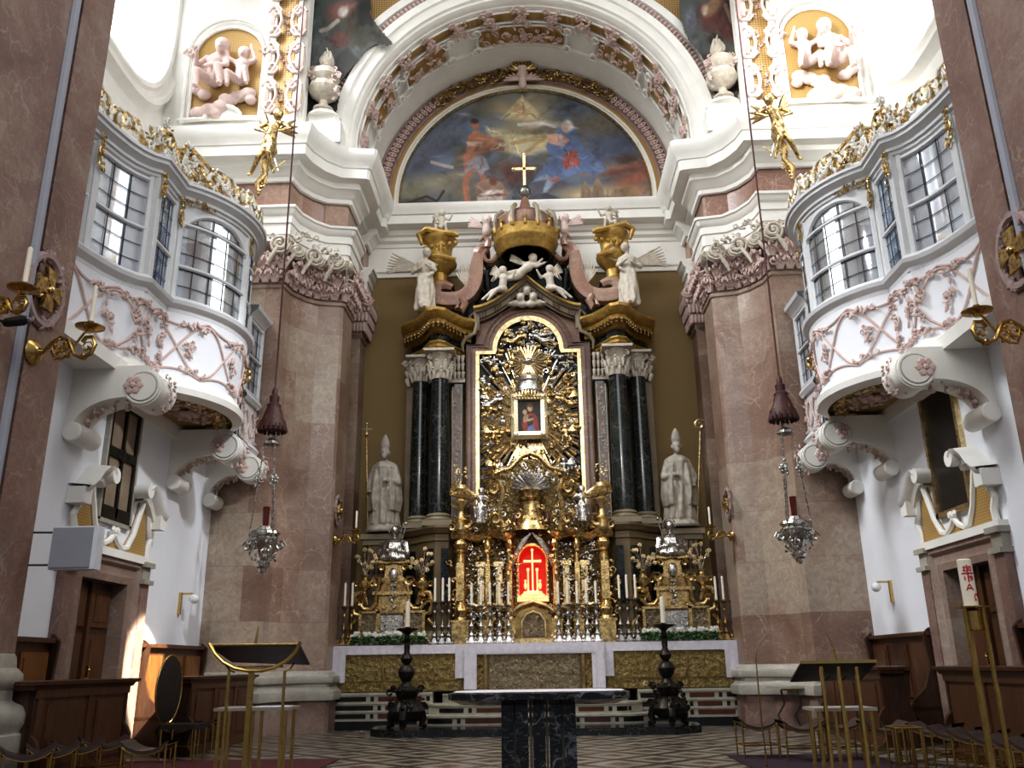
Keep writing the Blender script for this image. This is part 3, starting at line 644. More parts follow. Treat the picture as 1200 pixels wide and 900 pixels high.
# pendentive paintings left and right of the arch
for side in (0,1):
    fx=(lambda x:x) if side==0 else (lambda x:1236-x)
    c=Canvas(340,466,-12,142,110,134) if side==0 else Canvas(1236-466,1236-340,-12,142,110,134)
    c.sat=.66; c.gain=.85
    c.fill(srgb(92,98,92))
    if side==0:
        c.e(372,60,26,30,srgb(120,126,124),0,.6,.9); c.e(370,20,14,30,srgb(76,100,92),0,.5,.9); c.e(400,12,24,16,srgb(160,96,82),-20,.5,1,.3); c.e(398,46,14,14,srgb(140,78,66),0,.5,1,.3); c.e(402,14,8,9,srgb(206,196,182),30,.4,1,.2); c.line([(396,24),(384,34),(376,36)],3,srgb(200,180,166),1)
        c.e(412,28,12,20,srgb(86,72,50),0,.5,1,.3); c.e(430,20,14,26,srgb(52,52,44),0,.5,1,.3); c.poly([(410,40),(428,28),(444,34),(460,50),(452,53),(436,48),(424,56),(412,58)],srgb(84,78,62),2,1,3); c.e(372,84,16,10,srgb(112,104,66),0,.6,.8)
        c.poly([(366,90),(408,56),(420,70),(390,142),(360,142)],srgb(58,56,52),4,.8,3)
        ol=[(352,-12),(436,-12),(434,16),(446,34),(462,52),(454,55),(440,52),(428,60),(416,76),(400,95),(394,142),(362,142),(360,88),(350,78),(345,56),(350,30)]
    else:
        c.e(850,20,40,30,srgb(120,84,74),0,.6,1); c.e(832,20,20,26,srgb(116,50,42),0,.6,1,.4); c.e(858,36,26,14,srgb(134,66,58),10,.5,1,.4); c.e(836,6,10,24,srgb(168,120,72),30,.5,1,.3); c.e(826,12,6,10,srgb(200,150,120),0,.5,1); c.e(810,22,9,18,srgb(120,124,142),0,.5,.9); c.line([(850,6),(858,26)],3,srgb(196,150,112),1); c.e(862,66,20,24,srgb(120,116,96),0,.6,.9); c.poly([(812,60),(860,70),(866,142),(836,142)],srgb(64,58,52),4,.8,3); c.e(838,46,12,8,srgb(64,42,36),0,.5,.9)
        ol=[(795,-12),(874,-12),(868,30),(872,56),(866,80),(862,142),(838,142),(836,96),(822,68),(806,48),(796,20)]
    rq=random.Random(8+side)
    for k in range(70):
        x=rq.uniform(c.x0+6,c.x1-6); y=rq.uniform(-8,120); j=int((y+12)/154*133); i=int((x-c.x0)/126*109); cl=c.c[j,i]*rq.choice((.6,.8,1.25,1.45)); c.e(x,y,rq.uniform(4,12),rq.uniform(1.5,4),tuple(np.clip(cl,0,1)),rq.uniform(-90,90),.9,.6,.6)
    def keep(X,Y,nz):
        ins=np.zeros(X.shape,bool)
        for i in range(len(ol)):
            x1,y1=ol[i];x2,y2=ol[(i+1)%len(ol)]
            if y1!=y2: ins^=((y1>Y)!=(y2>Y))&(X+nz*2<(x2-x1)*(Y-y1)/(y2-y1)+x1)
        return ins
    c.mesh('pendentive_painting',lambda x,y:A(x,y,17.86),keep,label=('ceiling painting with a spread dark wing overlapping the arch, left of the arch' if side==0 else 'ceiling painting of red draperies beside the flaming urn, right of the arch'),cat='painting')
# vertical pearl strip beside pendentives and dark ground
mb=MB(); mb.box(-5.34,-4.55,18.02,18.18,12.9,16.9); both('pendentive_ground',mb,M['stone_grey'])
mb=MB()
for i in range(34): mb.ell((-5.2,17.5,13.2+i*.125),(.08,.08,.055),6,4)
both('trim_pearl_strip',mb,M['stucco_pink'])
mb=MB(); mb.box(-5.32,-5.12,17.25,17.55,12.9,20); both('trim_pendentive_edge',mb,M['plaster'])
# ================================================================ FRONT PIERS
def q2(p): return (round(p.x,2),round(p.y,2),round(p.z,2))
mb=MB(); 
PX=-5.74
mb.box(-7.6,PX,9.28,10.0,.95,18); mb.box(-7.6,PX-.14,9.16,9.28,.95,18); mb.box(-7.6,PX,6.4,9.04,.95,18); mb.box(-7.6,PX-.14,9.04,9.16,.95,18)
both('marble_pier',mb,M['marble_pier'])
mb=MB(); mb.tube([(PX+.01,9.1,.95),(PX+.01,9.1,18)],.062,10); both('pier_pipe',mb,M['panel_grey'])
mb=MB(); pth=[(-7.6,10.0),(PX,10.0),(PX,6.4)]
pr=[(0,1.42),(.02,1.38),(.03,1.27),(.05,1.25),(.085,1.2),(.09,1.13),(.06,1.07),(.03,1.04),(.03,.93),(.06,.90),(.13,.86),(.17,.78),(.165,.68),(.13,.62),(.13,.59),(.155,.57),(.155,-.0)]
mould(mb,pth,pr); both('marble_pier_base',mb,M['marble_base'])
# ================================================================ GALLERIES
def arcpts(c,r,a0,a1,n): return [(c[0]+r*cos(RD(lerp(a0,a1,i/n))),c[1]+r*sin(RD(lerp(a0,a1,i/n)))) for i in range(n+1)]
half=math.degrees(math.asin(1.4/1.68))
bulge=arcpts((-6.68,14.1),1.68,half,-half,24)   # far -> near
concN=[(-5.75,11.95),(-5.88,11.85),(-6.02,11.64),(-6.12,11.38),(-6.18,11.12),(-6.22,10.95)]
near=[(-5.75,12.7),(-5.75,11.95)]+concN[1:]+[(-6.28,10.55),(-6.34,10.05)]
mainp=[(-5.77,16.12),(-5.75,15.5)]+bulge[1:-1]+near   # far -> near
full_sill=mainp
g=thing('oratory_gallery','left bowed oratory gallery with leaded windows above pink strapwork, left of the altar','gallery',(-6.4,14,5.3))
zS,zR=6.88,8.62
def wall_strip(mb,path,z0,z1,d0,d1):
    a=[(p.x,p.y) for p in offp(path,d0)]; b=[(p.x,p.y) for p in offp(path,d1)]
    rows=[[(x,y,z0) for x,y in a],[(x,y,z0) for x,y in b],[(x,y,z1) for x,y in b],[(x,y,z1) for x,y in a],[(x,y,z0) for x,y in a]]
    return mb.grid(rows)
mb=MB(); mould(mb,mainp,[(-.3,6.66),(.02,6.66),(.05,6.68),(.05,6.74),(.14,6.80),(.16,6.86),(.10,6.90),(.06,6.95),(.0,6.97),(-.3,6.97)]); obj('sill',mb,M['white_frame'],g)
mb=MB(); mould(mb,mainp,[(-.3,zR),(.02,zR),(.05,zR+.02),(.05,zR+.07),(.09,zR+.08),(.09,zR+.13),(.15,zR+.18),(.19,zR+.20),(.19,zR+.26),(.23,zR+.27),(.23,zR+.32),(.16,zR+.35),(-.5,zR+.38)]); obj('cornice',mb,M['white_frame'],g)
mb=MB(); mould(mb,mainp,[(-.10,5.30),(-.02,5.32),(.06,5.36),(.08,5.46),(.02,5.52),(.0,5.58),(-.05,5.64)]); obj('base_moulding',mb,M['plaster'],g)
def apr(s,z,lift=0.):  # point on the apron
    p,nv=pat(mainp,s); t=(z-5.6)/1.1; d=-.05+.10*t-.03*sin(pi*t)+lift
    return Vector((p.x+nv[0]*d,p.y+nv[1]*d,z))
mb=MB(); mb.grid([[apr(s,z) for s in np.linspace(0,1,110)] for z in np.linspace(5.58,6.70,6)]); obj('apron',mb,M['wall_white'],g)
# soffit
mb=MB(); mb.add([(x,y,5.42) for x,y in bulge]+[(-6.4,12.7,5.42),(-6.4,15.5,5.42)],[tuple(range(len(bulge)+2))]); obj('gilded_soffit',mb,M['ochre_weave_coarse'],g)
mb=MB(); mb.box(-6.4,-5.75,15.5,17.2,5.3,5.5); mb.box(-6.4,-5.8,10.05,12.7,5.3,5.5); mb.box(-6.42,-6.3,12.6,16,5.18,5.42); obj('soffit_slab',mb,M['plaster'],g)
mb=MB(); b2=[(p.x,p.y) for p in offp(bulge,-.28)]
def bp(t):
    p,_=pat(b2,t); return Vector((p.x,p.y,5.37))
mb.foliage(bp,75,.15,X3,Y3,-Z3,leaf=.4); obj('soffit_leaf_rim',mb,M['gold'],g)
mb=MB(); mb.foliage(lambda t:Vector((-5.75+.25*cos(2*pi*t),14.1+.5*sin(2*pi*t),5.38)),34,.16,X3,Y3,-Z3); mb.ros((-5.75,14.1,5.37),X3,Y3,.2,6,-Z3); obj('soffit_rosette',mb,M['stucco_pink'],g)
# strapwork relief on the apron
mb=MB(); L=plen(mainp)
def sw(pts,r=.022): mb.tube([apr(s/L,z,.012) for s,z in pts],r,5)
def curve(f,a,b,n=22): return [f(lerp(a,b,i/n)) for i in range(n+1)]
x=.35
while x<L-.5:
    h=.95
    sw(curve(lambda t:(x+h*t,5.72+.85*(.5-.5*cos(pi*t))),0,1)); sw(curve(lambda t:(x+h*t,6.57-.85*(.5-.5*cos(pi*t))),0,1))
    sw(curve(lambda t:(x+h*t,6.62-.12*sin(pi*t)),0,1),.018); sw(curve(lambda t:(x+h*t,5.68+.10*sin(pi*t)),0,1),.018)
    x+=h
obj('strapwork',mb,M['stucco_pink'],g)
mb=MB()
def af(s0,s1,z0,z1,n,sz):
    def f(t): return apr(lerp(s0,s1,t)/L,lerp(z0,z1,t),.03)
    p,nv=pat(mainp,(s0+s1)/2/L); nn=Vector((nv[0],nv[1],0)); tt=Z3.cross(nn)
    q=MB(); q.foliage(f,n,sz,tt,Z3,nn,spread=.45,leaf=.35); obj('flower_cluster',q,M['stucco_pink'],g)
# positions along path measured far->near
sC=plen(mainp[:2])+plen(bulge); 
sB=sC+.75
for s0 in (sC,sB,.35,.25+plen(bulge)*.0+L-.55): af(s0,s0,5.7,6.6,20,.15)
for k in range(5):
    sx=.5+k*.98; af(sx-.28,sx+.28,6.5,6.5,11,.13); af(sx-.05,sx+.05,6.0,6.3,9,.15); af(sx-.35,sx+.15,5.72,5.8,9,.13)
af(sB+.1,sB+1.0,6.5,6.5,12,.13); af(sB+.4,sB+.6,6.0,6.3,8,.15); af(sB+.05,sB+.5,5.72,5.8,8,.13)

# gilded shell cartouche where the bulge turns
mb=MB(); p,nv=pat(mainp,.95/L); nn=Vector((nv[0],nv[1],0)); tt=Z3.cross(nn); c0=apr(1.05/L,6.25,.1)
for k in range(8):
    a=RD(30+k*20); mb.cap(c0,c0+tt*(.3*cos(a))+Z3*(.38*sin(a))+nn*.05,.03,.055,6)
mb.curl(c0-Z3*.1,tt,Z3,.2,.04); mb.curl(c0-Z3*.25,-tt,Z3,.18,.04); obj('gilded_shell',mb,M['gold'],g)
# windows
def window(path,z0,z1,cols,rows,gl,transoms=(.5,),arch=False,name='window_bay',bright=None):
    fr=MB(); n=26; pts=[pat(path,i/n) for i in range(n+1)]; Lw=plen(path)
    def P(s,z,d=0):
        p,nv=pat(path,s); return Vector((p.x+nv[0]*d,p.y+nv[1]*d,z))
    k=.05/Lw*1.0
    def topz(s):
        return z1-.05-(0.42*(abs(2*s-1)**2.6) if arch else 0)
    S_=np.linspace(0,1,n+1)
    fr.tube([P(s,z0+.03,.0) for s in S_],.045,6); fr.tube([P(s,topz(s),.0) for s in np.linspace(0.02,.98,n+1)],.045,6)
    if arch: # spandrels
        fr.grid([[P(s,topz(s),.02) for s in S_],[P(s,z1+.02,.02) for s in S_]])
    for s in (0.02,.98): fr.tube([P(s,z0,.0),P(s,z1,.0)],.05,6)
    for t in transoms: fr.tube([P(s,lerp(z0,z1,t),.015) for s in S_],.035,6)
    f=obj(name,fr,M['white_frame'],g)
    gb=MB(); gb.grid([[P(s,z0,-.02) for s in S_],[P(s,topz(s),-.02) for s in S_]]); obj('leaded_pane',gb,M[gl],f,smooth=60)
    ld=MB()
    for i in range(1,cols): ld.tube([P(i/cols,z0,.0),P(i/cols,topz(i/cols),.0)],.011,4)
    for j in range(1,rows): ld.tube([P(s,lerp(z0,z1-(.1 if not arch else .0),j/rows),.0) for s in S_[1:-1]],.008,4)
    obj('lead_lines',ld,M['lead'],f)
    if bright:
        bb=MB(); a,b=bright; ss=np.linspace(a,b,6); bb.grid([[P(s,z0+.08,-.012) for s in ss],[P(s,topz(s)-.1,-.012) for s in ss]]); obj('pane_glow_strip',bb,M['glass_glow'],f)  # glowing strip laid over the pane to paint its brightness
    return f
sub=lambda path,a,b,n=12: [tuple(pat(path,lerp(a,b,i/n))[0]) for i in range(n+1)]
window(sub(bulge,.03,.20),zS,zR,3,6,'glass_pale')
window(sub(bulge,.22,.50),zS,zR,3,6,'glass_blue',(.34,.72),bright=(.35,.6))
window(sub(bulge,.52,.98,16),zS,zR,5,6,'glass_grey',(.36,.80),arch=True,bright=(.36,.54))
window([(-5.75,12.66),(-5.75,12.03)],zS,zR,3,6,'glass_blue',(.42,))
window(sub(concN,.06,.97),zS,zR,3,6,'glass_pale',(.48,))
window([(-6.23,10.88),(-6.28,10.55),(-6.34,10.05)],zS,zR,2,6,'glass_pale',(.48,))
def post(x,y,w=.09):
    mb=MB(); mb.bx((x,y,zS),w,w,zR-zS+.02,b=.01); obj('window_post',mb,M['white_frame'],g)
for x,y in ((-5.75,15.52),tuple(pat(bulge,.21)[0]),tuple(pat(bulge,.51)[0]),(-5.75,12.7),(-5.75,11.97),(-6.22,10.92)): post(x,y,.12)
mb=MB(); mb.box(-6.38,-6.32,10,17.2,6.7,8.7); obj('interior_screen',mb,M['wall_white'],g)
# gilded drops and crest
mb=MB()
for s in (.03,.21,.51): 
    p,nv=pat(bulge,s); nn=Vector((nv[0],nv[1],0)); q=Vector((p.x,p.y,0))+nn*.09; dr=MB(); dr.foliage(lambda t:q+Z3*(8.66-.36*t),11,.11,Z3.cross(nn),Z3,nn,leaf=.7); obj('gilded_drop',dr,M['gold'],g)
for q in (Vector((-5.64,12.7,0)),Vector((-5.64,11.97,0)),Vector((-6.12,10.92,0))): dr=MB(); dr.foliage(lambda t:q+Z3*(8.72-.5*t),16,.13,Y3,Z3,X3,leaf=.7); obj('gilded_drop',dr,M['gold'],g)
mb.foliage(lambda t:Vector((*pat(bulge,.99-.16*t)[0],8.66))+X3*.1,14,.12,Y3,Z3,X3,leaf=.8)
obj('gilded_arch_spray',mb,M['gold'],g)
cw=MB();cg=MB()
crest=[(p.x,p.y) for p in offp(mainp,.1)]
def cp(t,h=0): p,_=pat(crest,t); return Vector((p.x,p.y,9.0+h))
for i in range(70):
    t=.02+.96*i/69; hi=.10+.20*abs(sin(i*.42)); tt=(cp(min(t+.02,1))-cp(max(t-.02,0))).normalized()
    (cg if i%2 else cw).curl(cp(t,hi),tt,Z3,R.uniform(.13,.21),.04,1.25,1 if i%3 else -1,5,9)
for t,hh,n in ((sC/L,.75,90),((sB+.05)/L,.6,60),(.47,.35,26),(.06,.4,24)):
    nn=X3; cg.foliage(lambda u:cp(t+(u-.5)*.12,.05+hh*(1-abs(2*u-1))*R.random()),n//2,.17,Y3,Z3,nn,leaf=.75); cw.foliage(lambda u:cp(t+(u-.5)*.09,.05+hh*(1-abs(2*u-1))*R.random()),n//2,.17,Y3,Z3,nn,leaf=.7)
for sg in (-1,1):
    cg.tube([cp(sC/L+sg*(.01+.14*u),.50*(1-u)**1.5+.12) for u in np.linspace(0,1,12)],[.04-.02*u for u in np.linspace(0,1,12)],6)
obj('gilded_crest',cg,M['gold'],g); obj('white_crest',cw,M['plaster'],g)
# lower end section against the pier
mb=MB(); endp=[(-6.38,17.0),(-5.75,17.0),(-5.62,16.9),(-5.62,16.2)]
mb2=MB(); endp2=[(-5.62,17.15),(-5.62,16.2)]
mould(mb2,endp2,[(-.3,8.05),(.04,8.05),(.08,8.12),(.18,8.2),(.2,8.28),(-.3,8.3)]); mould(mb2,endp2,[(-.3,6.3),(.05,6.3),(.1,6.38),(.06,6.46),(-.3,6.48)]); mould(mb2,endp2,[(-.3,5.30),(.05,5.32),(.12,5.4),(.05,5.5),(-.0,5.55)]); wall_strip(mb2,endp2,5.5,6.35,-.05,0)
obj('end_section',mb2,M['white_frame'],g)
window([(-5.62,17.12),(-5.62,16.25)],6.48,8.05,3,5,'glass_pale',(.5,))
mb=MB()
for k in range(2): mb.foliage(lambda t:Vector((-5.6,16.3+.75*k,5.55+.75*t)),12,.14,Y3,Z3,X3)
mb.tube([Vector((-5.6,16.3+.7*t,5.9+.25*sin(2*pi*t))) for t in np.linspace(0,1,16)],.022,5); mb.tube([Vector((-5.6,16.3+.7*t,5.9-.25*sin(2*pi*t))) for t in np.linspace(0,1,16)],.022,5)
obj('end_strapwork',mb,M['stucco_pink'],g)
# scroll brackets
def bracket(y,w,reach,h,label):
    b=thing('scroll_bracket',label,'bracket',(-6.4,y,4.3),'scroll brackets under the oratory galleries')
    x0=-6.4; zt=5.34; xs=x0+reach; r=.27; pts=[(x0,zt),(xs,zt)]
    cx_,cz_=xs-.02,zt-.33
    pts+=[(cx_+r*cos(RD(a))*1.0,cz_+r*sin(RD(a))) for a in range(60,-121,-15)]
    ex,ez=pts[-1]
    gx=ex-.10; gz=ez+.10; wx=x0+.10; bz=h+.1
    pts+=[(lerp(gx,wx,sin(k*pi/20)),lerp(gz,bz,1-cos(k*pi/20))) for k in range(0,11)]
    pts+=[(x0,bz)]
    m=MB(); m.prism(pts,(0,y,0),X3,Z3,Y3,w); obj('console',m,M['plaster'],b,smooth=40)
    m=MB(); m.lathe([(.0,-.05),(.20,-.05),(.20,w*.0-.0),(.20,w),(.2,w+.05),(0,w+.05)],(cx_,y,cz_),20,ax=(X3,Z3,Y3)); m3=MB(); m3.lathe([(.0,-.06),(.12,-.06),(.14,-.04),(.14,w+.05),(0,w+.05)],(x0+.12,y,h+.02),16,ax=(X3,Z3,Y3)); obj('foot_volute',m3,M['plaster'],b)
    m.tube([(cx_+.235*cos(RD(a)),y-.02,cz_+.235*sin(RD(a))) for a in range(0,360,20)],.022,5,closed=True)
    obj('volute',m,M['plaster'],b)
    m=MB(); m.ros((cx_-.12,y-.05,cz_+.02),X3,Z3,.15,6,NY); m.foliage(lambda t:Vector((cx_+.06+r*cos(RD(60-150*t)),y+w*.5,cz_+r*sin(RD(60-150*t)))),16,.12,Y3,Z3,X3); 
    m.foliage(lambda t:Vector((lerp(gx,wx+.05,sin(t*pi/2)),y+w*.3+.4*w*R.random(),lerp(gz-.03,bz+.1,1-cos(t*pi/2)))),34,.13,Y3,Z3,X3)
    obj('stucco_leaves',m,M['stucco_pink'],b); return b
P1=A(75,525,11.5)
bs=[bracket(11.5,.5,1.05,4.36,'nearest scroll bracket under the left gallery, beside the marble pier'),
 bracket(15.0,.42,1.0,4.36,'middle scroll bracket under the left gallery, at the far end of its gilded soffit'),
 bracket(16.75,.34,.85,4.36,'farthest scroll bracket under the left gallery, against the pink marble pier')]
for b in bs: mirror(b,b['label'].replace('left','right'))
mirror(g,'right bowed oratory gallery with leaded windows above pink strapwork, right of the altar')
# ================================================================ GOLD ANGELS on the gallery ends
def putto(mb,root,s,pose,hd=(0,0,0)):
    # root pelvis, pose dict joint->(offset) scaled by s ; returns body volumes
    P={k:Vector(root)+Vector(v)*s for k,v in pose.items()}
    mb.ell(P['chest'],(.105*s,.085*s,.11*s)); mb.cap(P['pelvis'],P['chest'],.095*s,.085*s); mb.ell(P['pelvis'],(.11*s,.10*s,.10*s)); mb.cap(P['chest'],P['head'],.045*s,.04*s)
    mb.ell(P['head'],(.085*s,.09*s,.10*s),10,8); mb.ell(P['head']+Vector((0,.01,.03))*s,(.095*s,.095*s,.085*s),10,8)
    fd=Vector(pose.get('face',(0,-1,0))).normalized(); mb.ell(P['head']+fd*.09*s-Z3*.01*s,.018*s,6,4); mb.ell(P['head']+fd*.075*s-Z3*.045*s,.028*s,6,4)
    for sd in 'lr':
        a,e_,h=P['sh'+sd],P['el'+sd],P['ha'+sd]; mb.ell(a,.05*s,6,4); mb.cap(a,e_,.042*s,.034*s); mb.cap(e_,h,.034*s,.024*s); mb.ell(h,(.028*s,.028*s,.034*s),6,4)
        d=(h-e_).normalized()
        for k in range(3): mb.cap(h,h+d*.05*s+Vector((.014*(k-1),0,.01*(k-1)))*s,.011*s,.008*s,5)
        a,e_,h=P['hi'+sd],P['kn'+sd],P['fo'+sd]; mb.cap(a,e_,.072*s,.052*s); mb.cap(e_,h,.05*s,.03*s); tt=Vector(pose.get('toe'+sd,(0,-1,-.3))).normalized(); mb.cap(h,h+tt*.07*s,.028*s,.022*s)
    return P
SIT=dict(pelvis=(0,0,0),chest=(0,-.02,.24),head=(.02,-.04,.42),shl=(-.11,0,.30),shr=(.11,0,.30),ell=(-.22,-.04,.18),hal=(-.16,-.2,.22),elr=(.22,-.04,.22),har=(.3,-.12,.36),hil=(-.06,-.02,-.02),hir=(.06,-.02,-.02),knl=(-.14,-.2,-.02),knr=(.12,-.22,.02),fol=(-.12,-.2,-.24),**{'for':(.16,-.2,-.22)})
FLY=dict(pelvis=(0,0,0),chest=(.18,-.04,.14),head=(.28,-.06,.30),shl=(.10,-.02,.22),shr=(.26,-.02,.16),ell=(.34,-.08,.16),hal=(.46,-.1,.26),elr=(.36,-.08,.12),har=(.50,-.1,.18),hil=(-.04,0,.04),hir=(-.02,0,-.05),knl=(-.24,-.03,.0),knr=(-.2,-.05,-.12),fol=(-.42,0,.06),**{'for':(-.40,0,-.04)},toel=(-1,0,0),toer=(-1,0,0),face=(.5,-1,.2))
def wing(mb,root,out,up,L,n=7,th=.02):
    root=Vector(root);out=Vector(out).normalized();up=Vector(up).normalized()
    for k in range(n):
        t=k/(n-1); d=(up*(1-t*.95)+out*(.45+.6*t)).normalized(); ln=L*(1-.35*t); a=root+out*L*.05*k
        mb.cap(a,a+d*ln*.6+up*.05*L,th*1.3,th*1.5,6); mb.cap(a+d*ln*.5+up*.05*L,a+d*ln,th*1.5,th*.5,6)
    return mb
t=thing('gilded_angel','gilded winged angel leaning off the far end of the left gallery crest','angel statue',tuple(A(312,215,15.6)))
r0=A(316,168,15.6); mb=MB()
pose=dict(pelvis=(0,0,0),chest=(.06,-.02,.30),head=(.12,-.05,.52),shl=(-.08,0,.38),shr=(.2,0,.38),ell=(-.22,-.1,.22),hal=(-.05,-.2,.1),elr=(.34,-.08,.24),har=(.22,-.2,.1),hil=(-.06,0,-.02),hir=(.06,0,-.02),knl=(-.12,-.14,-.34),knr=(.06,-.2,-.30),fol=(-.26,-.05,-.62),**{'for':(.12,-.05,-.58)},toel=(-.4,-1,-.5),toer=(.2,-1,-.5),face=(.4,-1,-.1))
putto(mb,r0,1.25,pose); 
mb.lathe([(.13,-.28),(.16,-.18),(.15,0),(.12,.12),(.11,.25)],r0,12,fn=lambda th,z:1+.16*sin(5*th+z*9)); 
solid_figure('body',mb,M['gold'],.022,t)
mb=MB(); wing(mb,r0+Vector((-.05,.1,.36)),(-.10,.1,.1),(-.22,.05,1),.75,5,.035); wing(mb,r0+Vector((.16,.1,.40)),(.22,.1,-.1),(.25,.05,.6),.42,4,.03); obj('wings',mb,M['gold_dark'],t)
mb=MB(); mb.foliage(lambda u:A(316,185,15.6).lerp(A(302,225,15.6),u),26,.15,X3,Z3,NY,leaf=.6); mb.tube([A(318,180,15.6),A(309,192,15.6),A(311,205,15.6),A(302,215,15.6),A(303,228,15.6)],[.07,.09,.06,.07,.04],8); obj('scroll_perch',mb,M['gold'],t)
mb=MB(); mb.tube([A(322,186,15.3),A(326,200,15.2)],.015,5); mb.tube([A(323,196,15.2),A(335,188,15.2)],.012,5); obj('sceptre',mb,M['gold'],t)
t2=mirror(t,'gilded winged angel with a staff leaning off the far end of the right gallery crest')
# ================================================================ PUTTI RELIEFS in the end walls
def niche(side):
    sg=-1 if side=='left' else 1
    X0,X1,Zb,Zt=-7.78,-6.1,13.38,15.95
    def px(x,y): p=A(x,y,17.14); return Vector((p.x,17.14,p.z))
    cxn=(X0+X1)/2; rr=(X1-X0)/2
    ol=[(X1,Zb),(X1,Zt-rr)]+[(cxn+rr*cos(RD(a)),Zt-rr+rr*sin(RD(a))) for a in range(10,171,10)]+[(X0,Zt-rr),(X0,Zb)]
    t=thing('putti_relief',f'stucco relief of two putti on clouds in an ochre arched niche, {side} side','relief',(cxn,17.15,Zb))
    m=MB(); m.prism(ol,(0,17.19,0),X3,Z3,NY,.03); obj('arched_panel',m,M['ochre_weave'],t)
    m=MB()
    for d,y in ((.0,17.12),(.13,17.05)): 
        m.tube([((x-cxn)*(1+d)+cxn,y,(z-14.5)*(1+d)+14.5) for x,z in ol],.05,6)
    m.tube([(X0-.2,17.05,Zb-.06),(cxn-.5,17.05,Zb-.04)]+[(cxn-.42*cos(RD(a)),17.05,Zb-.04+.34*sin(RD(a))) for a in range(0,181,20)]+[(cxn+.5,17.05,Zb-.04),(X1+.2,17.05,Zb-.06)],.06,6)
    m.prism([(cxn-.42*cos(RD(a)),Zb-.04+.34*sin(RD(a))) for a in range(0,181,20)],(0,17.15,0),X3,Z3,NY,.08)
    obj('frame',m,M['plaster'],t)
    m=MB()
    for s_ in (-1,1): m.curl((cxn+s_*(rr+.08),17.03,Zt-rr+.05),X3*s_,Z3,.16,.05); m.foliage(lambda u:Vector((cxn+s_*(rr-.05+.1*u),17.03,Zt-rr+.3*u)),8,.12,X3,Z3,NY)
    obj('frame_scrolls',m,M['stucco_pink'],t)
    m=MB(); base=Vector((cxn,17.06,Zb))
    cl=[(-.6,.12,.22),(-.35,.2,.22),(-.08,.3,.2),(.15,.45,.2),(.35,.55,.2),(.58,.62,.2),(.66,.44,.14),(-.68,.75,.15),(-.5,.62,.17),(-.2,.1,.16),(.02,.5,.16)]
    for x,z,r_ in cl: m.ell(base+Vector((x*.95,0,z)),(r_,.12,r_*.8),10,6)
    p1=dict(SIT); putto(m,base+Vector((-.26,-.06,1.0)),1.95,dict(SIT,har=(-.05,-.14,.1),elr=(.16,-.06,.16),head=(.08,-.06,.43)))
    putto(m,base+Vector((.38,-.06,.98)),1.6,dict(SIT,elr=(.2,-.04,.3),har=(.14,-.08,.5),ell=(-.2,-.04,.34),hal=(-.24,-.08,.5)))
    solid_figure('putti_on_clouds',m,M['stucco_pink'],.022,t,smooth_it=1)
    m=MB(); wing(m,base+Vector((-.3,0,1.3)),(-1,0,0),(-.4,0,1),.42,6,.025); obj('wings',m,M['putto_pink'],t)
    return t
nl=niche('left'); nr=mirror(nl,nl['label'].replace('left','right'))
# gilded pilaster strip with pink strapwork pairs
m=MB(); m.box(-5.84,-5.34,17.14,17.2,13.35,20); 
t=thing('gilded_pilaster_strip','narrow gilt lattice strip with pink scrolls rising above the cornice, left side','wall panel',(-5.6,17.15,13.35))
obj('gilt_field',m,M['ochre_weave_coarse'],t)
m=MB()
for k in range(4):
    z=13.9+k*1.05
    for s_ in(-1,1):
        for h in (-1,1): m.curl((-5.59+s_*.27,17.02,z+h*.27),X3*s_,Z3*h,.20,.055,1.2)
        m.cap((-5.59+s_*.38,17.1,z-.25),(-5.59+s_*.38,17.1,z+.25),.10,.10); m.tube([(-5.59+s_*.30,17.03,z-.42),(-5.59+s_*.16,17.0,z-.2),(-5.59+s_*.12,17.0,z),(-5.59+s_*.16,17.0,z+.2),(-5.59+s_*.30,17.03,z+.42)],.04,6)
obj('scroll_pairs',m,M['putto_pink'],t)
m=MB()
for k in range(4): m.foliage(lambda u:Vector((-5.59+.1*sin(9*u),17.1,13.6+k*1.05+.7*u)),12,.13,X3,Z3,NY,leaf=.9)
obj('gilt_leaf_drops',m,M['stucco_pink'],t)
m=MB(); m.box(-5.96,-5.84,17.05,17.2,13.3,20); m.box(-5.34,-5.24,17.05,17.2,13.3,20); m.box(-6.0,-5.2,17.0,17.2,13.15,13.35); obj('border',m,M['plaster'],t)
mirror(t,t['label'].replace('left','right'))
# flaming urns on the cornice
t=thing('flaming_urn','white and pink stucco flaming urn on the cornice, left foot of the arch','urn',(-4.75,17.7,13.9))
c0=(-4.75,17.6,13.85)
m=MB(); m.lathe([(.22,0),(.24,.04),(.14,.08),(.1,.16),(.1,.26),(.16,.3),(.3,.42),(.36,.56),(.33,.68),(.24,.72),(.30,.78),(.36,.9),(.33,1.05),(.16,1.14),(.1,1.2),(.13,1.26),(.1,1.3)],c0,24,fn=lambda th,z:1+(.07*abs(sin(6*th)) if .38<z<.7 else 0)); obj('vase',m,M['statue'],t)
m=MB(); m.foliage(lambda u:Vector((-4.75+.34*sin(pi*2*u),17.4,14.75+.12*cos(7*u))),30,.15,X3,Z3,NY); m.foliage(lambda u:Vector((-4.5+.1*u,17.4,14.8-.7*u)),16,.13,X3,Z3,NY); obj('flower_garland',m,M['stucco_pink'],t)
m=MB()
for k in range(11):
    a=2.4*k; rr=.09*(k%3)/2; b=Vector(c0)+Vector((rr*cos(a),rr*sin(a),1.28)); h=.5-.04*(k%4)-rr
    m.tube([b+Vector((.05*sin(3*u+a),.05*cos(3*u+a),u*h)) for u in np.linspace(0,1,7)],[.05,.075,.07,.055,.04,.025,.008],6)
obj('flames',m,M['statue'],t)
mirror(t,t['label'].replace('left','right'))
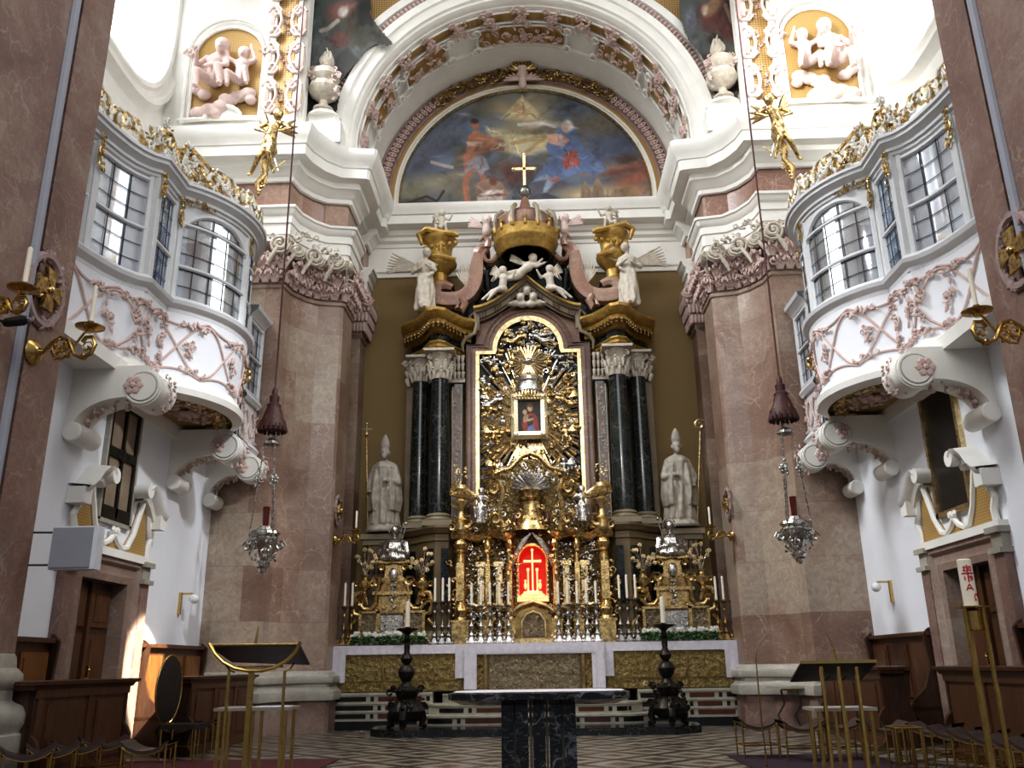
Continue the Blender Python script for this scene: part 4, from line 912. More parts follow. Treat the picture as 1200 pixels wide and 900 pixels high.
# ================================================================ CAPITALS of the compound piers (stucco acanthus and volutes)
def capitals():
    t=thing('pier_capital','broad pink and white acanthus capital with scrolls crowning the left compound pier','capital',(-5.0,17.8,9.2))
    plain('stucco_shadow',(.22,.15,.12),.8)  # dark bell colour paints the shadow between the leaves
    bell=bt_m([(0.02,9.2),(.05,9.4),(.1,9.7),(.2,10.0),(.26,10.06),(.26,10.16),(.1,10.17)]); obj('bell',bell,M['stucco_shadow'],t)
    fo=MB(); PB_=[B[0],B[1],B[2],B[3],B[4],B[5],B[6],B[7]]; PB_[0]=(-6.2,17.2); rc=random.Random(11)
    for row,(z,d,n_) in enumerate(((9.22,.04,17),(9.50,.12,16))):
        for i in range(n_):
            p,nv=pat(PB_,(i+.5*(1+row))/n_ if i<n_-1 or not row else .99); nn=Vector((-nv[0],-nv[1],0)); tt=Z3.cross(nn); q=Vector((p.x,p.y,z))+nn*d
            for k in (-2,-1,0,1,2):
                m_=q+tt*(.05*k)+Z3*(.26-.05*abs(k))+nn*(.06); e_=m_+tt*(.035*k)+nn*.12+Z3*.02; fo.tube([q+tt*(.02*k),m_,e_,e_-Z3*.07+nn*.01],[.028,.036,.03,.012],5)
    for i in range(150):
        u_=rc.random(); p,nv=pat(PB_,u_); nn=Vector((-nv[0],-nv[1],0)); tt=Z3.cross(nn); z=rc.uniform(9.3,10.1); q=Vector((p.x,p.y,z))+nn*(.10+.22*(z-9.3)); k=rc.random(); sz=rc.uniform(.07,.12)
        if k<.45: fo.curl(q,tt*rc.choice((-1,1)),Z3,sz,.025,1.1,rc.choice((-1,1)),5,8)
        elif k<.6: fo.ros(q,tt,Z3,sz*.9,5,nn)
        else: a_=rc.uniform(0,6.28); fo.cap(q,q+(tt*cos(a_)+Z3*sin(a_))*sz*1.2+nn*.05,.022,.04,5)
    obj('acanthus',fo,M['stucco_pink'],t)
    vo=MB()
    for (x,y,ux,uy,sc) in ((-5.30,16.95,1,0,.24),(-6.1,17.05,-1,0,.22),(-5.02,17.3,.8,.5,.17),(-4.72,17.62,.8,.5,.23),(-4.28,17.88,1,0,.23),(-4.05,18.2,.5,-.8,.18)):
        u=Vector((ux,uy,0)).normalized(); c=Vector((x,y-.12,9.98)); vo.curl(c,u,Z3,sc,.045,1.9,-1,6,20); vo.curl(c+Vector((0,.12,0)),u,Z3,sc,.045,1.9,-1,6,20); vo.ell(c,.05,6,5)
        vo.tube([c-u*.05-Z3*.1,c-u*.2-Z3*.35,c-u*.25-Z3*.5],[.05,.05,.03],6)
    for x,y in ((-5.0,17.35),(-4.3,17.75),(-5.8,16.9)): vo.ros((x,y,9.95),X3,Z3,.15,6,NY); 
    vo.foliage(lambda u:Vector((lerp(-6.1,-4.25,u),lerp(16.95,17.8,max(0,(u-.45)/.55)),10.25+.1*sin(12*u))),36,.18,X3,Z3,NY,leaf=.6)
    obj('volutes',vo,M['statue'],t)
    mirror(t,t['label'].replace('left','right'))
    # smaller capital of the rear pilaster
    t=thing('pilaster_capital','small pink acanthus capital of the rear pilaster behind the left pier','capital',(-4.4,20.3,9.15))
    m=MB(); m.grid([[(x,y,z) for x,y in ((-4.64,20.9),(-4.64,20.3-d),(-4.18+d,20.3-d),(-4.18+d,20.95))] for z,d in ((9.15,0),(9.5,.05),(9.9,.15),(10.05,.24),(10.2,.24),(10.2,-.1))]); obj('bell',m,M['stucco_pink'],t)
    m=MB()
    for z,d in ((9.35,.08),(9.6,.14),(9.85,.2)):
        for i in range(7): q=Vector((lerp(-4.6,-4.18+d,i/6),20.26-d,z)); m.cap(q-Z3*.1,q+Z3*.06,.045,.06,6); m.curl(q+Z3*.07,X3,Z3,.08,.03,1.1)
        for i in range(6): q=Vector((-4.16+d,lerp(20.3,20.9,i/5),z)); m.cap(q-Z3*.1,q+Z3*.06,.045,.06,6)
    m.curl((-4.0,20.0,9.98),X3,Z3,.16,.045,1.8,-1,6,16); m.curl((-4.45,20.0,9.98),-X3,Z3,.14,.04,1.8,1,6,16)
    obj('acanthus',m,M['stucco_pink'],t); mirror(t,t['label'].replace('left','right'))
    m=MB(); m.grid([[(x,y,z) for x,y in ((-4.64,20.95),(-4.64,20.3),(-4.18,20.3),(-4.18,20.95))] for z in (10.2,11.0)]); both('pilaster_frieze',m,M['plaster'])
capitals()
# ================================================================ SIDE WALL FITTINGS
def mirrored(t,**k): return mirror(t,t['label'].replace('left','right'))
# door with marble surround (left)
t=thing('carved_door','dark panelled double door in a pink marble surround in the left side wall','door',(-6.4,13.15,0))
m=MB(); m.box(-6.66,-6.6,12.3,13.13,0,2.7); obj('door_leaf',m,M['wood_door'],t); m=MB(); m.box(-6.66,-6.6,13.16,14.0,0,2.7); d2=obj('door_leaf',m,M['wood_door'],t)
m=MB()
for y0 in (12.5,13.24):
    for z0,z1 in ((.2,.9),(1.0,1.75),(1.85,2.4)):
        m.box(-6.6,-6.57,y0,y0+.55,z0,z1); m.box(-6.57,-6.56,y0+.08,y0+.47,z0+.08,z1-.08)
m.box(-6.6,-6.54,13.11,13.19,0,2.5)
obj('panels',m,M['wood'],t)
m=MB(); m.box(-6.6,-6.53,13.28,13.33,1.0,1.3); m.cap((-6.52,13.3,1.12),(-6.52,13.2,1.12),.015,.015); m.ell((-6.53,13.3,1.24),.03); obj('brass_handle',m,M['brass_bright'],t)
m=MB(); m.grid([[(-6.4+d,y,0),(-6.4+d,y,2.55+(12.4-y)),(-6.4+d,26.3-y,2.55+(12.4-y)),(-6.4+d,26.3-y,0)] for y,d in ((12.44,-.24),(12.44,.04),(12.34,.07),(12.28,.04),(12.2,.04),(12.16,.1),(12.08,.1),(12.05,.0))]); obj('marble_surround',m,M['marble_door'],t)
m=MB()
for y0 in (11.82,14.18): m.box(-6.42,-6.28,y0,y0+.27,0,2.55); 
obj('pilasters',m,M['marble_pier'],t)
m=MB()
for y0 in (11.82,14.18): m.box(-6.42,-6.22,y0-.04,y0+.31,2.55,2.62); m.box(-6.42,-6.28,y0,y0+.27,2.62,2.82); m.box(-6.42,-6.22,y0-.04,y0+.31,2.82,2.9)
obj('pilaster_caps',m,M['marble_base'],t)
mirrored(t)
# curly pediment
t=thing('door_pediment','white curled stucco pediment with an ochre field over the left door','pediment',(-6.4,13.15,2.9))
m=MB(); m.prism([(11.95,2.95),(14.35,2.95),(14.3,3.2),(14.2,3.6),(14.03,3.95),(13.92,3.65),(13.78,3.3),(13.6,3.08),(13.4,3.05),(13.15,3.2),(12.9,3.05),(12.7,3.08),(12.52,3.3),(12.38,3.65),(12.27,3.95),(12.1,3.6),(12.0,3.2)],(-6.4,0,0),Y3,Z3,X3,.05); obj('ochre_field',m,M['ochre_weave'],t)
m=MB()
m.box(-6.4,-6.26,11.8,14.5,2.86,2.98)
for s_ in (-1,1):
    c=13.15; f=lambda y:c+s_*(y)
    m.tube([(-6.33,f(0.02),3.2),(-6.33,f(.12),3.1),(-6.33,f(.3),3.03),(-6.33,f(.46),3.06),(-6.33,f(.64),3.3),(-6.33,f(.77),3.62),(-6.33,f(.9),3.92)],.045,6)
    m.tube([(-6.33,f(1.2),2.95),(-6.33,f(1.18),3.15),(-6.33,f(1.26),3.3),(-6.33,f(1.16),3.45),(-6.33,f(1.1),3.7)],.05,6)
    m.curl((-6.31,f(.06),3.26),Y3*s_,Z3,.06,.03)
    rows=[]
    for (y,z) in ((.62,4.02),(.72,4.10),(.84,4.08),(.98,3.98),(1.12,3.82),(1.26,3.72),(1.36,3.70)):
        rows.append([(-6.4,f(y),z-.22),(-6.25,f(y),z-.22),(-6.22,f(y),z-.14),(-6.12,f(y),z-.08),(-6.08,f(y),z),(-6.4,f(y),z+.03)])
    m.grid(rows); m.add([],[]) ; m.box(-6.4,-6.14,*sorted((f(1.16),f(1.38))),3.45,3.68)
    m.lathe([(0,-.02),(.12,-.02),(.12,.3),(0,.3)],(-6.4,f(.6),3.98),12,ax=(Y3,Z3,X3))
obj('curled_cornice',m,M['plaster'],t); mirrored(t)
# tall window / dark painting above the doors
t=thing('oratory_window','tall narrow brown-glazed window with dark ironwork over the left door','window',(-6.4,13.15,3.45))
m=MB(); m.box(-6.42,-6.37,12.68,13.6,3.45,5.3); obj('brown_glass',m,M['smoked_window'],t)
m=MB()
for y in (12.70,13.58): m.box(-6.38,-6.34,y-.035,y+.035,3.45,5.3)
m.box(-6.38,-6.33,13.11,13.17,3.45,5.3); m.box(-6.38,-6.33,12.68,13.6,3.4,3.6); m.box(-6.38,-6.33,12.68,13.6,4.36,4.5); m.box(-6.38,-6.33,12.68,13.6,5.15,5.3)
for s_ in(-1,1):
    m.curl((-6.34,13.14+s_*.16,4.43),Y3*s_,Z3,.07,.02)
m.ell((-6.34,13.14,4.43),(.03,.1,.14)); obj('ironwork',m,M['bronze_dark'],t)
m=MB(); 
for y0,y1,z0,z1 in ((12.60,12.66,3.36,5.38),(13.62,13.68,3.36,5.38),(12.6,13.68,3.34,3.40),(12.6,13.68,5.34,5.38)): m.box(-6.4,-6.33,y0,y1,z0,z1)
obj('pale_frame',m,M['marble_base'],t)
t=thing('dark_painting','tall narrow near-black painting in a thin gilt frame over the right door','painting',(6.4,13.15,3.3))
m=MB(); m.box(6.36,6.4,12.62,13.62,3.36,5.35); obj('canvas',m,M['dark_canvas'],t)
m=MB()
for y0,y1,z0,z1 in ((12.54,12.62,3.28,5.42),(13.62,13.70,3.28,5.42),(12.54,13.7,3.28,3.36),(12.54,13.7,5.35,5.42)): m.box(6.32,6.4,y0,y1,z0,z1)
obj('gilt_frame',m,M['gold_pale'],t)
# wall lamps
t=thing('wall_lamp','small brass wall lamp with a white glass globe on the left white wall','wall lamp',(-6.4,16.05,2.4))
m=MB(); m.box(-6.4,-6.35,16.0,16.06,2.18,2.56); m.tube([(-6.34,16.05,2.54),(-6.18,16.05,2.54),(-6.14,16.05,2.52)],.018,8); obj('brass_arm',m,M['brass_bright'],t)
m=MB(); m.ell((-6.13,16.05,2.45),.085,16,12); obj('glass_globe',m,M['lamp_globe'],t); mirrored(t)
# wainscot backs with bench
def wains(y0,y1,label):
    t=thing('wall_bench',label,'bench',(-6.4,(y0+y1)/2,0)); m=MB(); m.box(-6.4,-6.3,y0,y1,0,1.58)
    m.box(-6.4,-6.22,y0-.04,y1+.04,1.58,1.64); obj('back_board',m,M['wood'],t)
    m=MB(); n_=max(1,int((y1-y0)/.7)); w_=(y1-y0)/n_
    for k in range(n_): m.box(-6.3,-6.27,y0+k*w_+.1,y0+(k+1)*w_-.1,.62,1.46); m.box(-6.27,-6.26,y0+k*w_+.17,y0+(k+1)*w_-.17,.69,1.39)
    obj('back_panels',m,M['wood_sunlit'],t)  # brighter orange wood paints the sun glow on the panels
    m=MB(); m.box(-6.3,-5.85,y0,y1,.46,.52); m.box(-5.95,-5.9,y0,y1,.0,.0+.05); 
    obj('seat',m,M['wood'],t)
    for yy in (y0,y1-.06):
        m=MB(); m.prism([(-6.3,0),(-5.86,0),(-5.86,.08),(-5.95,.3),(-5.84,.46),(-5.9,.62),(-6.1,.8),(-6.22,1.1),(-6.18,1.6),(-6.26,1.68),(-6.3,1.7)],(0,yy,0),X3,Z3,Y3,.06); obj('bench_end',m,M['wood_dark'],t)
    return t
def darken(c):
    for o in c.children:
        if o.name.startswith('back_panels'): o.material_slots[0].link='OBJECT'; o.material_slots[0].material=M['wood']
a=wains(14.5,17.1,'dark panelled bench against the left wall between the door and the marble pier'); darken(mirrored(a))
a=wains(10.1,11.78,'warm brown panelled bench against the left wall between front pier and door'); 
c=mirror(a,'dark panelled bench end by the right wall, between front pier and door'); darken(c)
# choir desks in front of the benches
def desk(y0,y1,label,mat='wood'):
    X=-5.5 if y0<12 else -5.15; t=thing('choir_desk',label,'choir stall',(X,(y0+y1)/2,0)); m=MB(); m.box(X-.06,X,y0,y1,0,1.06); obj('front_board',m,M[mat],t)
    m=MB(); n_=max(1,int((y1-y0)/.85)); w_=(y1-y0)/n_
    for k in range(n_):
        m.box(X,X+.025,y0+k*w_+.05,y0+k*w_+.16,.12,.94); m.box(X,X+.02,y0+k*w_+.28,y0+(k+1)*w_-.12,.2,.88)
    m.box(X,X+.04,y0,y1,0,.12); m.box(X,X+.03,y0,y1,.94,1.04); obj('front_panels',m,M[mat],t)
    m=MB(); mould(m,[(X-.3,y1+.06),(X,y1+.06),(X,y0-.06),(X-.3,y0-.06)],[(-.0,1.02),(.03,1.03),(.05,1.07),(.09,1.08),(.10,1.12),(0,1.13)]); m.box(X-.42,X+.02,y0-.06,y1+.06,1.06,1.125); obj('desk_top',m,M[mat],t)
    for yy in (y0,y1-.07):
        m=MB(); m.prism([(X-.42,0),(X+.06,0),(X+.1,.06),(X+.03,.16),(X+.07,.32),(X+.11,.42),(X+.07,.5),(X+.01,.56),(X+.01,1.06),(X-.42,1.06),(X-.36,.6),(X-.42,.4)],(0,yy,0),X3,Z3,Y3,.07); obj('desk_end',m,M['wood_dark'],t)
    return t
a=desk(10.1,12.4,'long dark wood choir desk with panelled front beside the front pier, left side'); mirror(a,'long dark wood choir desk with panelled front behind the tall candle, right side')
a=desk(13.7,16.6,'dark wood choir desk with panelled front near the altar steps, left side'); mirror(a,'dark wood choir desk with panelled front near the altar steps, right side')
# white speaker panel on the left pier
P=A(86,641,9.9)
t=thing('speaker_panel','white-framed grey flat panel hung beside the left front pier above the door','speaker panel',(P.x,9.95,P.z-.27))
a0=A(52,667,9.9);a1=A(113,615,9.9)
m=MB(); m.box(a0.x,a1.x,9.96,10.12,a0.z,a1.z); obj('white_case',m,M['panel_white'],t)
m=MB(); m.box(a0.x+.02,a1.x-.05,9.93,9.96,a0.z+.02,a1.z-.02); obj('grey_cloth',m,M['panel_grey'],t)
m=MB(); m.tube([(a0.x+.05,10.04,a1.z-.06),(-5.9,9.98,a1.z-.06)],.012,6); m.tube([(a0.x+.05,10.04,a0.z+.06),(-5.9,9.98,a0.z+.06)],.012,6); obj('bracket_rod',m,M['iron'],t)
# wreath roundels with gold crosses on the front piers
def roundel(c,u,n_,label,s=.43):
    t=thing('cross_roundel',label,'roundel',tuple(c-Z3*s)); m=MB()
    m.foliage(lambda q:c+u*(s*.82*cos(2*pi*q))+Z3*(s*sin(2*pi*q)),70,s*.32,u,Z3,n_,leaf=.25,spread=.35); m.tube([c+u*(s*.82*cos(q))+Z3*(s*sin(q)) for q in np.linspace(0,2*pi,25)[:-1]],s*.12,6,closed=True); obj('leaf_wreath',m,M['stucco_wreath'],t)
    m=MB()
    for k in range(4):
        d=(u*cos(RD(45+90*k)),Z3*sin(RD(45+90*k))); e=(d[0]+d[1]); m.cap(c,c+e*s*.3,s*.05,s*.12,6); 
        f=(u*cos(RD(90*k))+Z3*sin(RD(90*k))); g_=f.cross(n_); m.prism([(-.1*s,0),(.1*s,0),(.26*s,.6*s),(-.26*s,.6*s)],c+n_*.03,g_,f,n_,.05)
    m.ell(c+n_*.08,s*.12); obj('gilt_cross',m,M['gold'],t); return t
plain('stucco_wreath',(.34,.25,.24),.7,var=.15,vs=9)
c=AX(52,340,PX+.02); roundel(c,Y3,X3,'oval leaf wreath round a gold cross on the left front pier')
c2=Vector((-c.x,c.y,c.z)); c2=AX(1192,293,-PX-.02); roundel(c2,Y3,-X3,'leaf wreath round a gold cross, cut by the frame, on the right front pier')
# small oval cross plaques on the compound piers
for px,py,lb in ((396,598,'small oval cross plaque on the left compound pier beside the bishop statue'),(853,590,'small oval cross plaque on the right compound pier beside the bishop statue')):
    c=AX(px,py,-4.17 if px<600 else 4.17); roundel(c,Y3,X3 if px<600 else -X3,lb,.3)
# ---- candle sconces
def sconce(root,out,L,label,s=1.):
    out=Vector(out).normalized(); root=Vector(root); t=thing('candle_sconce',label,'wall sconce',tuple(root)); u=out.cross(Z3)
    m=MB(); m.lathe([(.0,.0),(.13*s,.0),(.15*s,.03*s),(.11*s,.07*s),(.05*s,.1*s),(.03*s,.16*s)],root,18,ax=(u,Z3,out)); obj('wall_plate',m,M['brass'],t)
    m=MB(); P=lambda a,b:root+out*(a*L)+Z3*(b*L)
    m.tube([P(.05,0),P(.2,0),P(.3,.12),P(.42,.2),P(.55,.16),P(.62,.04),P(.68,-.08),P(.8,-.14),P(.93,-.08),P(.98,.06),P(.92,.17),P(.82,.17),P(.77,.1)],[.02*s+.006*abs(sin(k)) for k in range(13)],8)
    m.tube([P(.3,-.0),P(.38,-.13),P(.5,-.12),P(.62,-.02),P(.7,.12),P(.78,.24),P(.86,.27)],.016*s,6); m.curl(P(.42,0.04),out,Z3,.16*L,.014*s,1.2); m.curl(P(.85,.02),out,Z3,.1*L,.012*s,1.2); m.curl(P(.55,-.03),-out,Z3,.1*L,.014*s)
    for a,b in ((.35,.06),(.45,-.02),(.5,.1),(.58,-.1),(.85,-.15),(.9,0),(.8,-.1),(.3,.1)): m.ell(P(a,b),.026*s,6,4)
    m.foliage(lambda q:P(.28+.3*q,.02+.06*sin(9*q)),8,.12*L,out,Z3,u); obj('scrolled_arm',m,M['brass'],t)
    m=MB(); c=P(.86,.24); m.lathe([(.0,0),(.03*s,0),(.05*s,.03*s),(.16*s,.06*s),(.165*s,.075*s),(.05*s,.075*s),(.03*s,.1*s),(.035*s,.14*s),(.0,.14*s)],c,20); obj('drip_pan',m,M['brass'],t)
    return t,c+Z3*.13*s
def candle(c,r,h,label,group=None,mat='wax',name='candle'):
    m=MB(); m.lathe([(r*1.02,0),(r,.01),(r*.98,h-.01),(r*.7,h),(.004,h-.004)],c,12); m.tube([Vector(c)+Z3*(h-.01),Vector(c)+Z3*(h+.02)],.004,4)
    return obj(name,m,M[mat],label=label,cat='candle',group=group)
rt=AX(37,413,PX); s_,cc=sconce(rt,(1,-.12,0),.82,'brass scroll sconce on the left front pier, below the cross wreath'); candle(cc,.026,.46,'pale candle in the left brass sconce, against the white gallery apron')
rt=A(-30,400,9.0); rt=AX(-24,362,PX); s_,cc=sconce(rt,(1,-.1,0),.55,'brass scroll sconce cut by the left frame edge, beside the cross wreath'); candle(cc,.028,.42,'grey candle in the sconce at the left edge of the photo')
cc_target=A(1022,300,9.5)
rt=AX(1222,392,-PX); s_,cc=sconce(rt,(-1,-.1,0),.82,'brass scroll sconce on the right front pier'); candle(cc,.026,.46,'pale candle in the right brass sconce, against the white gallery apron')
for px,py,ox,lb in ((393,633,1,'left'),(858,628,-1,'right')):
    rt=AX(px,py,-4.17 if ox==1 else 4.17); s_,cc=sconce(rt,(ox,-.25,0),.55,f'small gilt scroll sconce on the {lb} compound pier below the bishop statue',.75); candle(cc,.022,.36,f'thin candle in the small gilt sconce beside the {lb} bishop')
# ================================================================ HIGH ALTAR
def pp(pts,Y): return [(A(x,y,Y).x,A(x,y,Y).z) for x,y in pts]
def mirx(v): return [(-x,z) for x,z in v][::-1]
H=thing('high_altar','tall marble and gilt high altar with black columns, scrolls and crowned top','altar',(0,20.3,0))
# pedestal zone
m=MB(); m.box(-3.0,3.0,20.15,20.9,0,4.15); obj('pedestal_core',m,M['ochre_wall'],H)
def sidebox(fn,name,mat,smooth=35):
    for s_ in (-1,1):
        m=MB(); fn(m,s_); 
        obj(name,m,M[mat],H,smooth=smooth)
PEDP=[(-3.0,20.3),(-2.88,20.05),(-2.62,19.88),(-2.42,19.62),(-2.15,19.42),(-1.86,19.5),(-1.70,19.85),(-1.5,20.15)]
def off2(path,d): return [(x+ (0 if abs(x+2.2)<.1 else (x+2.2)*d*.35), y-d) for x,y in path]
def pedrows(rows,path=PEDP): return [[(x,y,z) for x,y in off2(path,d)] for d,z in rows]
def addside(name,rows,mat,path=PEDP,smooth=35):
    r=pedrows(rows,path); obj(name,MB().grid(r),M[mat],H,smooth=smooth); obj(name,MB().grid([[(-x,y,z) for x,y,z in q][::-1] for q in r]),M[mat],H,smooth=smooth)
plain('altar_stone',(.145,.105,.055),.5,var=.2,vs=3); plain('altar_stone_light',(.23,.19,.125),.5,var=.15,vs=3)
addside('pedestal',[(0,1.6),(0,3.86),(.05,3.88),(.05,3.94),(.0,3.96),(0,4.02),(.08,4.05),(.14,4.12),(.18,4.15),(.18,4.2),(.0,4.22),(-.5,4.22)],'altar_stone',smooth=25)
addside('pedestal_base',[(.12,1.6),(.12,1.85),(.05,1.9),(0,1.95)],'altar_stone_light')
for s_ in (-1,1):
    m=MB()
    for x,y,wd in ((-2.75,19.93,.22),(-2.29,19.49,.22),(-1.93,19.42,.16)):
        m.bx((s_*x*-1 if False else s_*abs(x),y-.02,2.5),wd,.05,1.2,rz=(-s_*-.3 if abs(x)>2.5 else (s_*.55 if abs(x)>2.2 else -s_*.3)))
    obj('black_inlay',m,M['marble_black'],H)
# columns
def column(x,y,r,z0,z1,zc,nm='column'):
    m=MB(); m.lathe([(r*1.0,z0+.16),(r*1.02,z0+.5),(r*1.0,z0+(z1-z0)*.4),(r*.86,z1)],(x,y,0),24); c=obj(nm,m,M['marble_black'],H)
    m=MB(); m.bx((x,y,z0-.12),r*2.9,r*2.9,.12); m.lathe([(r*1.42,z0),(r*1.46,z0+.03),(r*1.4,z0+.065),(r*1.2,z0+.075),(r*1.15,z0+.1),(r*1.25,z0+.12),(r*1.2,z0+.15),(r*1.02,z0+.18)],(x,y,0),24); obj('column_base',m,M['altar_stone_light'],c)
    m=MB(); h=zc-z1
    m.lathe([(r*.9,z1),(r*.9,z1+h*.5),(r*1.1,z1+h*.85),(r*1.25,z1+h*.9)],(x,y,0),16); m.bx((x,y,zc-.06),r*3.1,r*3.1,.06)
    for row,(zz,rr,n_) in enumerate(((.12,.95,9),(.38,1.05,9))):
        for k in range(n_):
            a=2*pi*(k+.5*row)/n_; d=Vector((cos(a),sin(a),0)); q=Vector((x,y,z1+h*zz))+d*r*rr; m.cap(q-Z3*h*.1,q+Z3*h*.14+d*.03,.035,.05,6); m.ell(q+Z3*h*.2+d*.07,.035,6,4)
    for k in range(4):
        a=pi/4+k*pi/2; d=Vector((cos(a),sin(a),0)); q=Vector((x,y,z1+h*.76))+d*r*1.35; m.curl(q,d,Z3,.085,.028,1.5,-1,5,12)
    for k in range(4): a=k*pi/2; m.ros((x+r*1.2*cos(a),y+r*1.2*sin(a),zc-.08),Vector((-sin(a),cos(a),0)),Z3,.06,5)
    obj('column_capital',m,M['statue'],c); return c
for s_ in (-1,1):
    column(s_*2.11,19.7,.235,4.33,7.72,8.42); column(s_*2.64,20.2,.22,4.36,7.82,8.45)
    m=MB(); m.box(*sorted((s_*1.60,s_*1.88)),20.05,20.2,4.2,7.75); obj('pilaster',m,M['marble_black'],H)
    m=MB(); x=s_*1.74; m.box(x-.10,x+.10,20.03,20.05,4.35,7.65); obj('pilaster_panel',m,M['marble_frame'],H)
    m=MB(); m.foliage(lambda u:Vector((x+.03*sin(40*u),20.02,4.45+3.15*u)),62,.09,X3,Z3,NY,leaf=.7); m.tube([(x-.105,20.02,4.35),(x-.105,20.02,7.65)],.012,4); m.tube([(x+.105,20.02,4.35),(x+.105,20.02,7.65)],.012,4); obj('pilaster_relief',m,M['statue'],H)
    m=MB(); m.box(x-.2,x+.2,19.98,20.2,7.75,7.85)
    for zz,d in ((7.92,0),(8.12,.05),(8.3,.1)):
        for k in range(4): q=Vector((x-.15+.1*k,19.97-d,zz)); m.cap(q-Z3*.07,q+Z3*.05-Y3*.03,.035,.045,6); m.curl(q+Z3*.06,X3,Z3,.05,.02,1.2)
    obj('pilaster_capital_relief',m,M['statue'],H)
    m=MB(); m.box(*sorted((s_*2.82,s_*3.0)),20.3,20.9,4.2,7.75); obj('side_pilaster',m,M['altar_stone'],H)
    m=MB()
    for zz in (7.85,8.05,8.25):
        for k in range(3): q=Vector((s_*2.95,20.25+.12*k,zz)); m.cap(q-Z3*.07,q+Z3*.06+X3*s_*.04,.045,.06,6)
    m.curl((s_*3.02,20.2,8.32),X3*s_,Z3,.1,.035,1.5); obj('side_capital',m,M['statue'],H)
# entablature blocks over the columns
EP=[(-3.05,20.85),(-3.0,20.5),(-2.86,20.35),(-2.64,20.15),(-2.46,19.78),(-2.34,19.52),(-2.15,19.42),(-1.98,19.52),(-1.86,19.78),(-1.64,20.15),(-1.42,20.3)]
addside('architrave_ochre',[(-.2,8.42),(.0,8.42),(.0,8.48),(.04,8.49),(.04,8.56),(.10,8.59),(.10,8.62),(-.1,8.63)],'ochre_gilt',EP)
addside('frieze_black',[(-.04,8.6),(-.04,8.9)],'marble_black',EP)
addside('cornice_ochre',[(-.04,8.84),(.06,8.87),(.08,8.96),(.14,8.98),(.26,9.0),(.28,9.10),(.32,9.11),(.40,9.17),(.48,9.25),(.48,9.32),(-.8,9.40)],'ochre_gilt',EP)
for s_ in (-1,1):
    m=MB(); pth=off2(EP,.2)
    for i in range(22):
        p,_=pat(pth,(i+.5)/22); q=Vector((p.x if s_<0 else -p.x,p.y,8.96)); m.cap(q,q+Vector((0,-.10,-.06)),.03,.045,6); m.ell(q+Vector((0,-.12,.0)),.045,6,4)
    obj('cornice_brackets',m,M['gold_dark'],H)
# picture frame with round-headed top
def frame_outline(x,zb,zs,xs,r,zc,n=14,zbot=None):
    a0=math.degrees(math.acos(min(1,xs/r)))
    right=[(x,zb),(x,zs),(xs,zs)]+[(r*cos(RD(a)),zc+r*sin(RD(a))) for a in np.linspace(-0 if xs>=r else -a0*0,180,n*2)] 
    return right+[(-xs,zs),(-x,zs),(-x,zb)]
def ring(o,i,y,th,name,mat,par=H):
    m=MB(); m.grid([[(x,y+th,z) for x,z in o],[(x,y,z) for x,z in o],[(x,y,z) for x,z in i],[(x,y+th,z) for x,z in i]]); return obj(name,m,M[mat],par)
def fo(x,zs,xs,r,zc): return frame_outline(x,4.2,zs,xs,r,zc)
ring(fo(1.52,8.74,1.12,1.10,8.62),fo(1.36,8.60,.98,.96,8.58),20.02,.3,'frame_outer','marble_frame')
ring(fo(1.36,8.60,.98,.96,8.58),fo(1.27,8.52,.88,.86,8.56),19.96,.3,'frame_inner','marble_red')
ring(fo(1.275,8.525,.885,.865,8.56),fo(1.19,8.44,.80,.76,8.54),19.93,.2,'frame_gilt','gold_pale')
m=MB(); m.tube([(x,19.94,z) for x,z in fo(1.38,8.62,1.0,.98,8.58)],.022,6); m.tube([(x,20.0,z) for x,z in fo(1.5,8.72,1.1,1.09,8.62)],.022,6); obj('frame_beads',m,M['marble_red'],H)
m=MB(); m.add([(x,20.12,z) for x,z in fo(1.2,8.45,.82,.78,8.54)],[tuple(range(len(fo(1.2,8.45,.82,.78,8.54))))]); obj('picture_ground',m,M['black'],H)
# field around the round head and ogee gable
m=MB(); m.prism([(-1.3,8.7),(1.3,8.7),(1.22,9.6),(.75,9.75),(.35,10.05),(0,10.3),(-.35,10.05),(-.75,9.75),(-1.22,9.6)],(0,20.16,0),X3,Z3,Y3,.3); obj('gable_field',m,M['marble_scroll'],H)
def og(x):  # ogee height
    t=min(1,abs(x)/1.3); return 9.66+.82*(1-t)**1.6
rows=[]; xs_=np.linspace(-1.32,1.32,41)
for y,dz in ((20.2,-.34),(20.0,-.34),(20.0,-.30),(19.93,-.28),(19.93,-.16),(19.86,-.13),(19.82,-.05),(19.8,0),(20.3,.02)): rows.append([(x,y,og(x)+dz) for x in xs_])
obj('ogee_cornice',MB().grid(rows),M['altar_stone_light'],H)
rows=[[(x,y,og(x)+dz) for x in xs_] for y,dz in ((19.79,-.075),(19.77,-.06),(19.77,-.0),(19.82,.02))]; obj('ogee_gilt_edge',MB().grid(rows),M['ochre_gilt'],H)
m=MB()
for x0 in (-1.1,-.72,-.3,.3,.72,1.1):
    for k in (-1,0,1): x=x0+k*.07; m.box(x-.02,x+.02,19.9,19.95,og(x)-.30,og(x)-.17)
obj('triglyphs',m,M['marble_frame'],H)
for s_ in(-1,1):
    m=MB(); m.tube([(s_*1.22,19.9,9.05),(s_*1.22,19.88,9.35),(s_*1.32,19.88,9.5),(s_*1.42,19.9,9.42),(s_*1.4,19.9,9.32)],[.04,.05,.05,.04,.03],8)
    m.tube([(s_*1.30,19.85,9.5),(s_*1.24,19.85,9.2),(s_*1.3,19.85,8.95),(s_*1.5,19.85,8.85),(s_*1.6,19.88,8.7),(s_*1.58,19.9,8.5)],[.03,.05,.045,.05,.045,.02],8); obj('side_volute',m,M['altar_stone_light'],H)
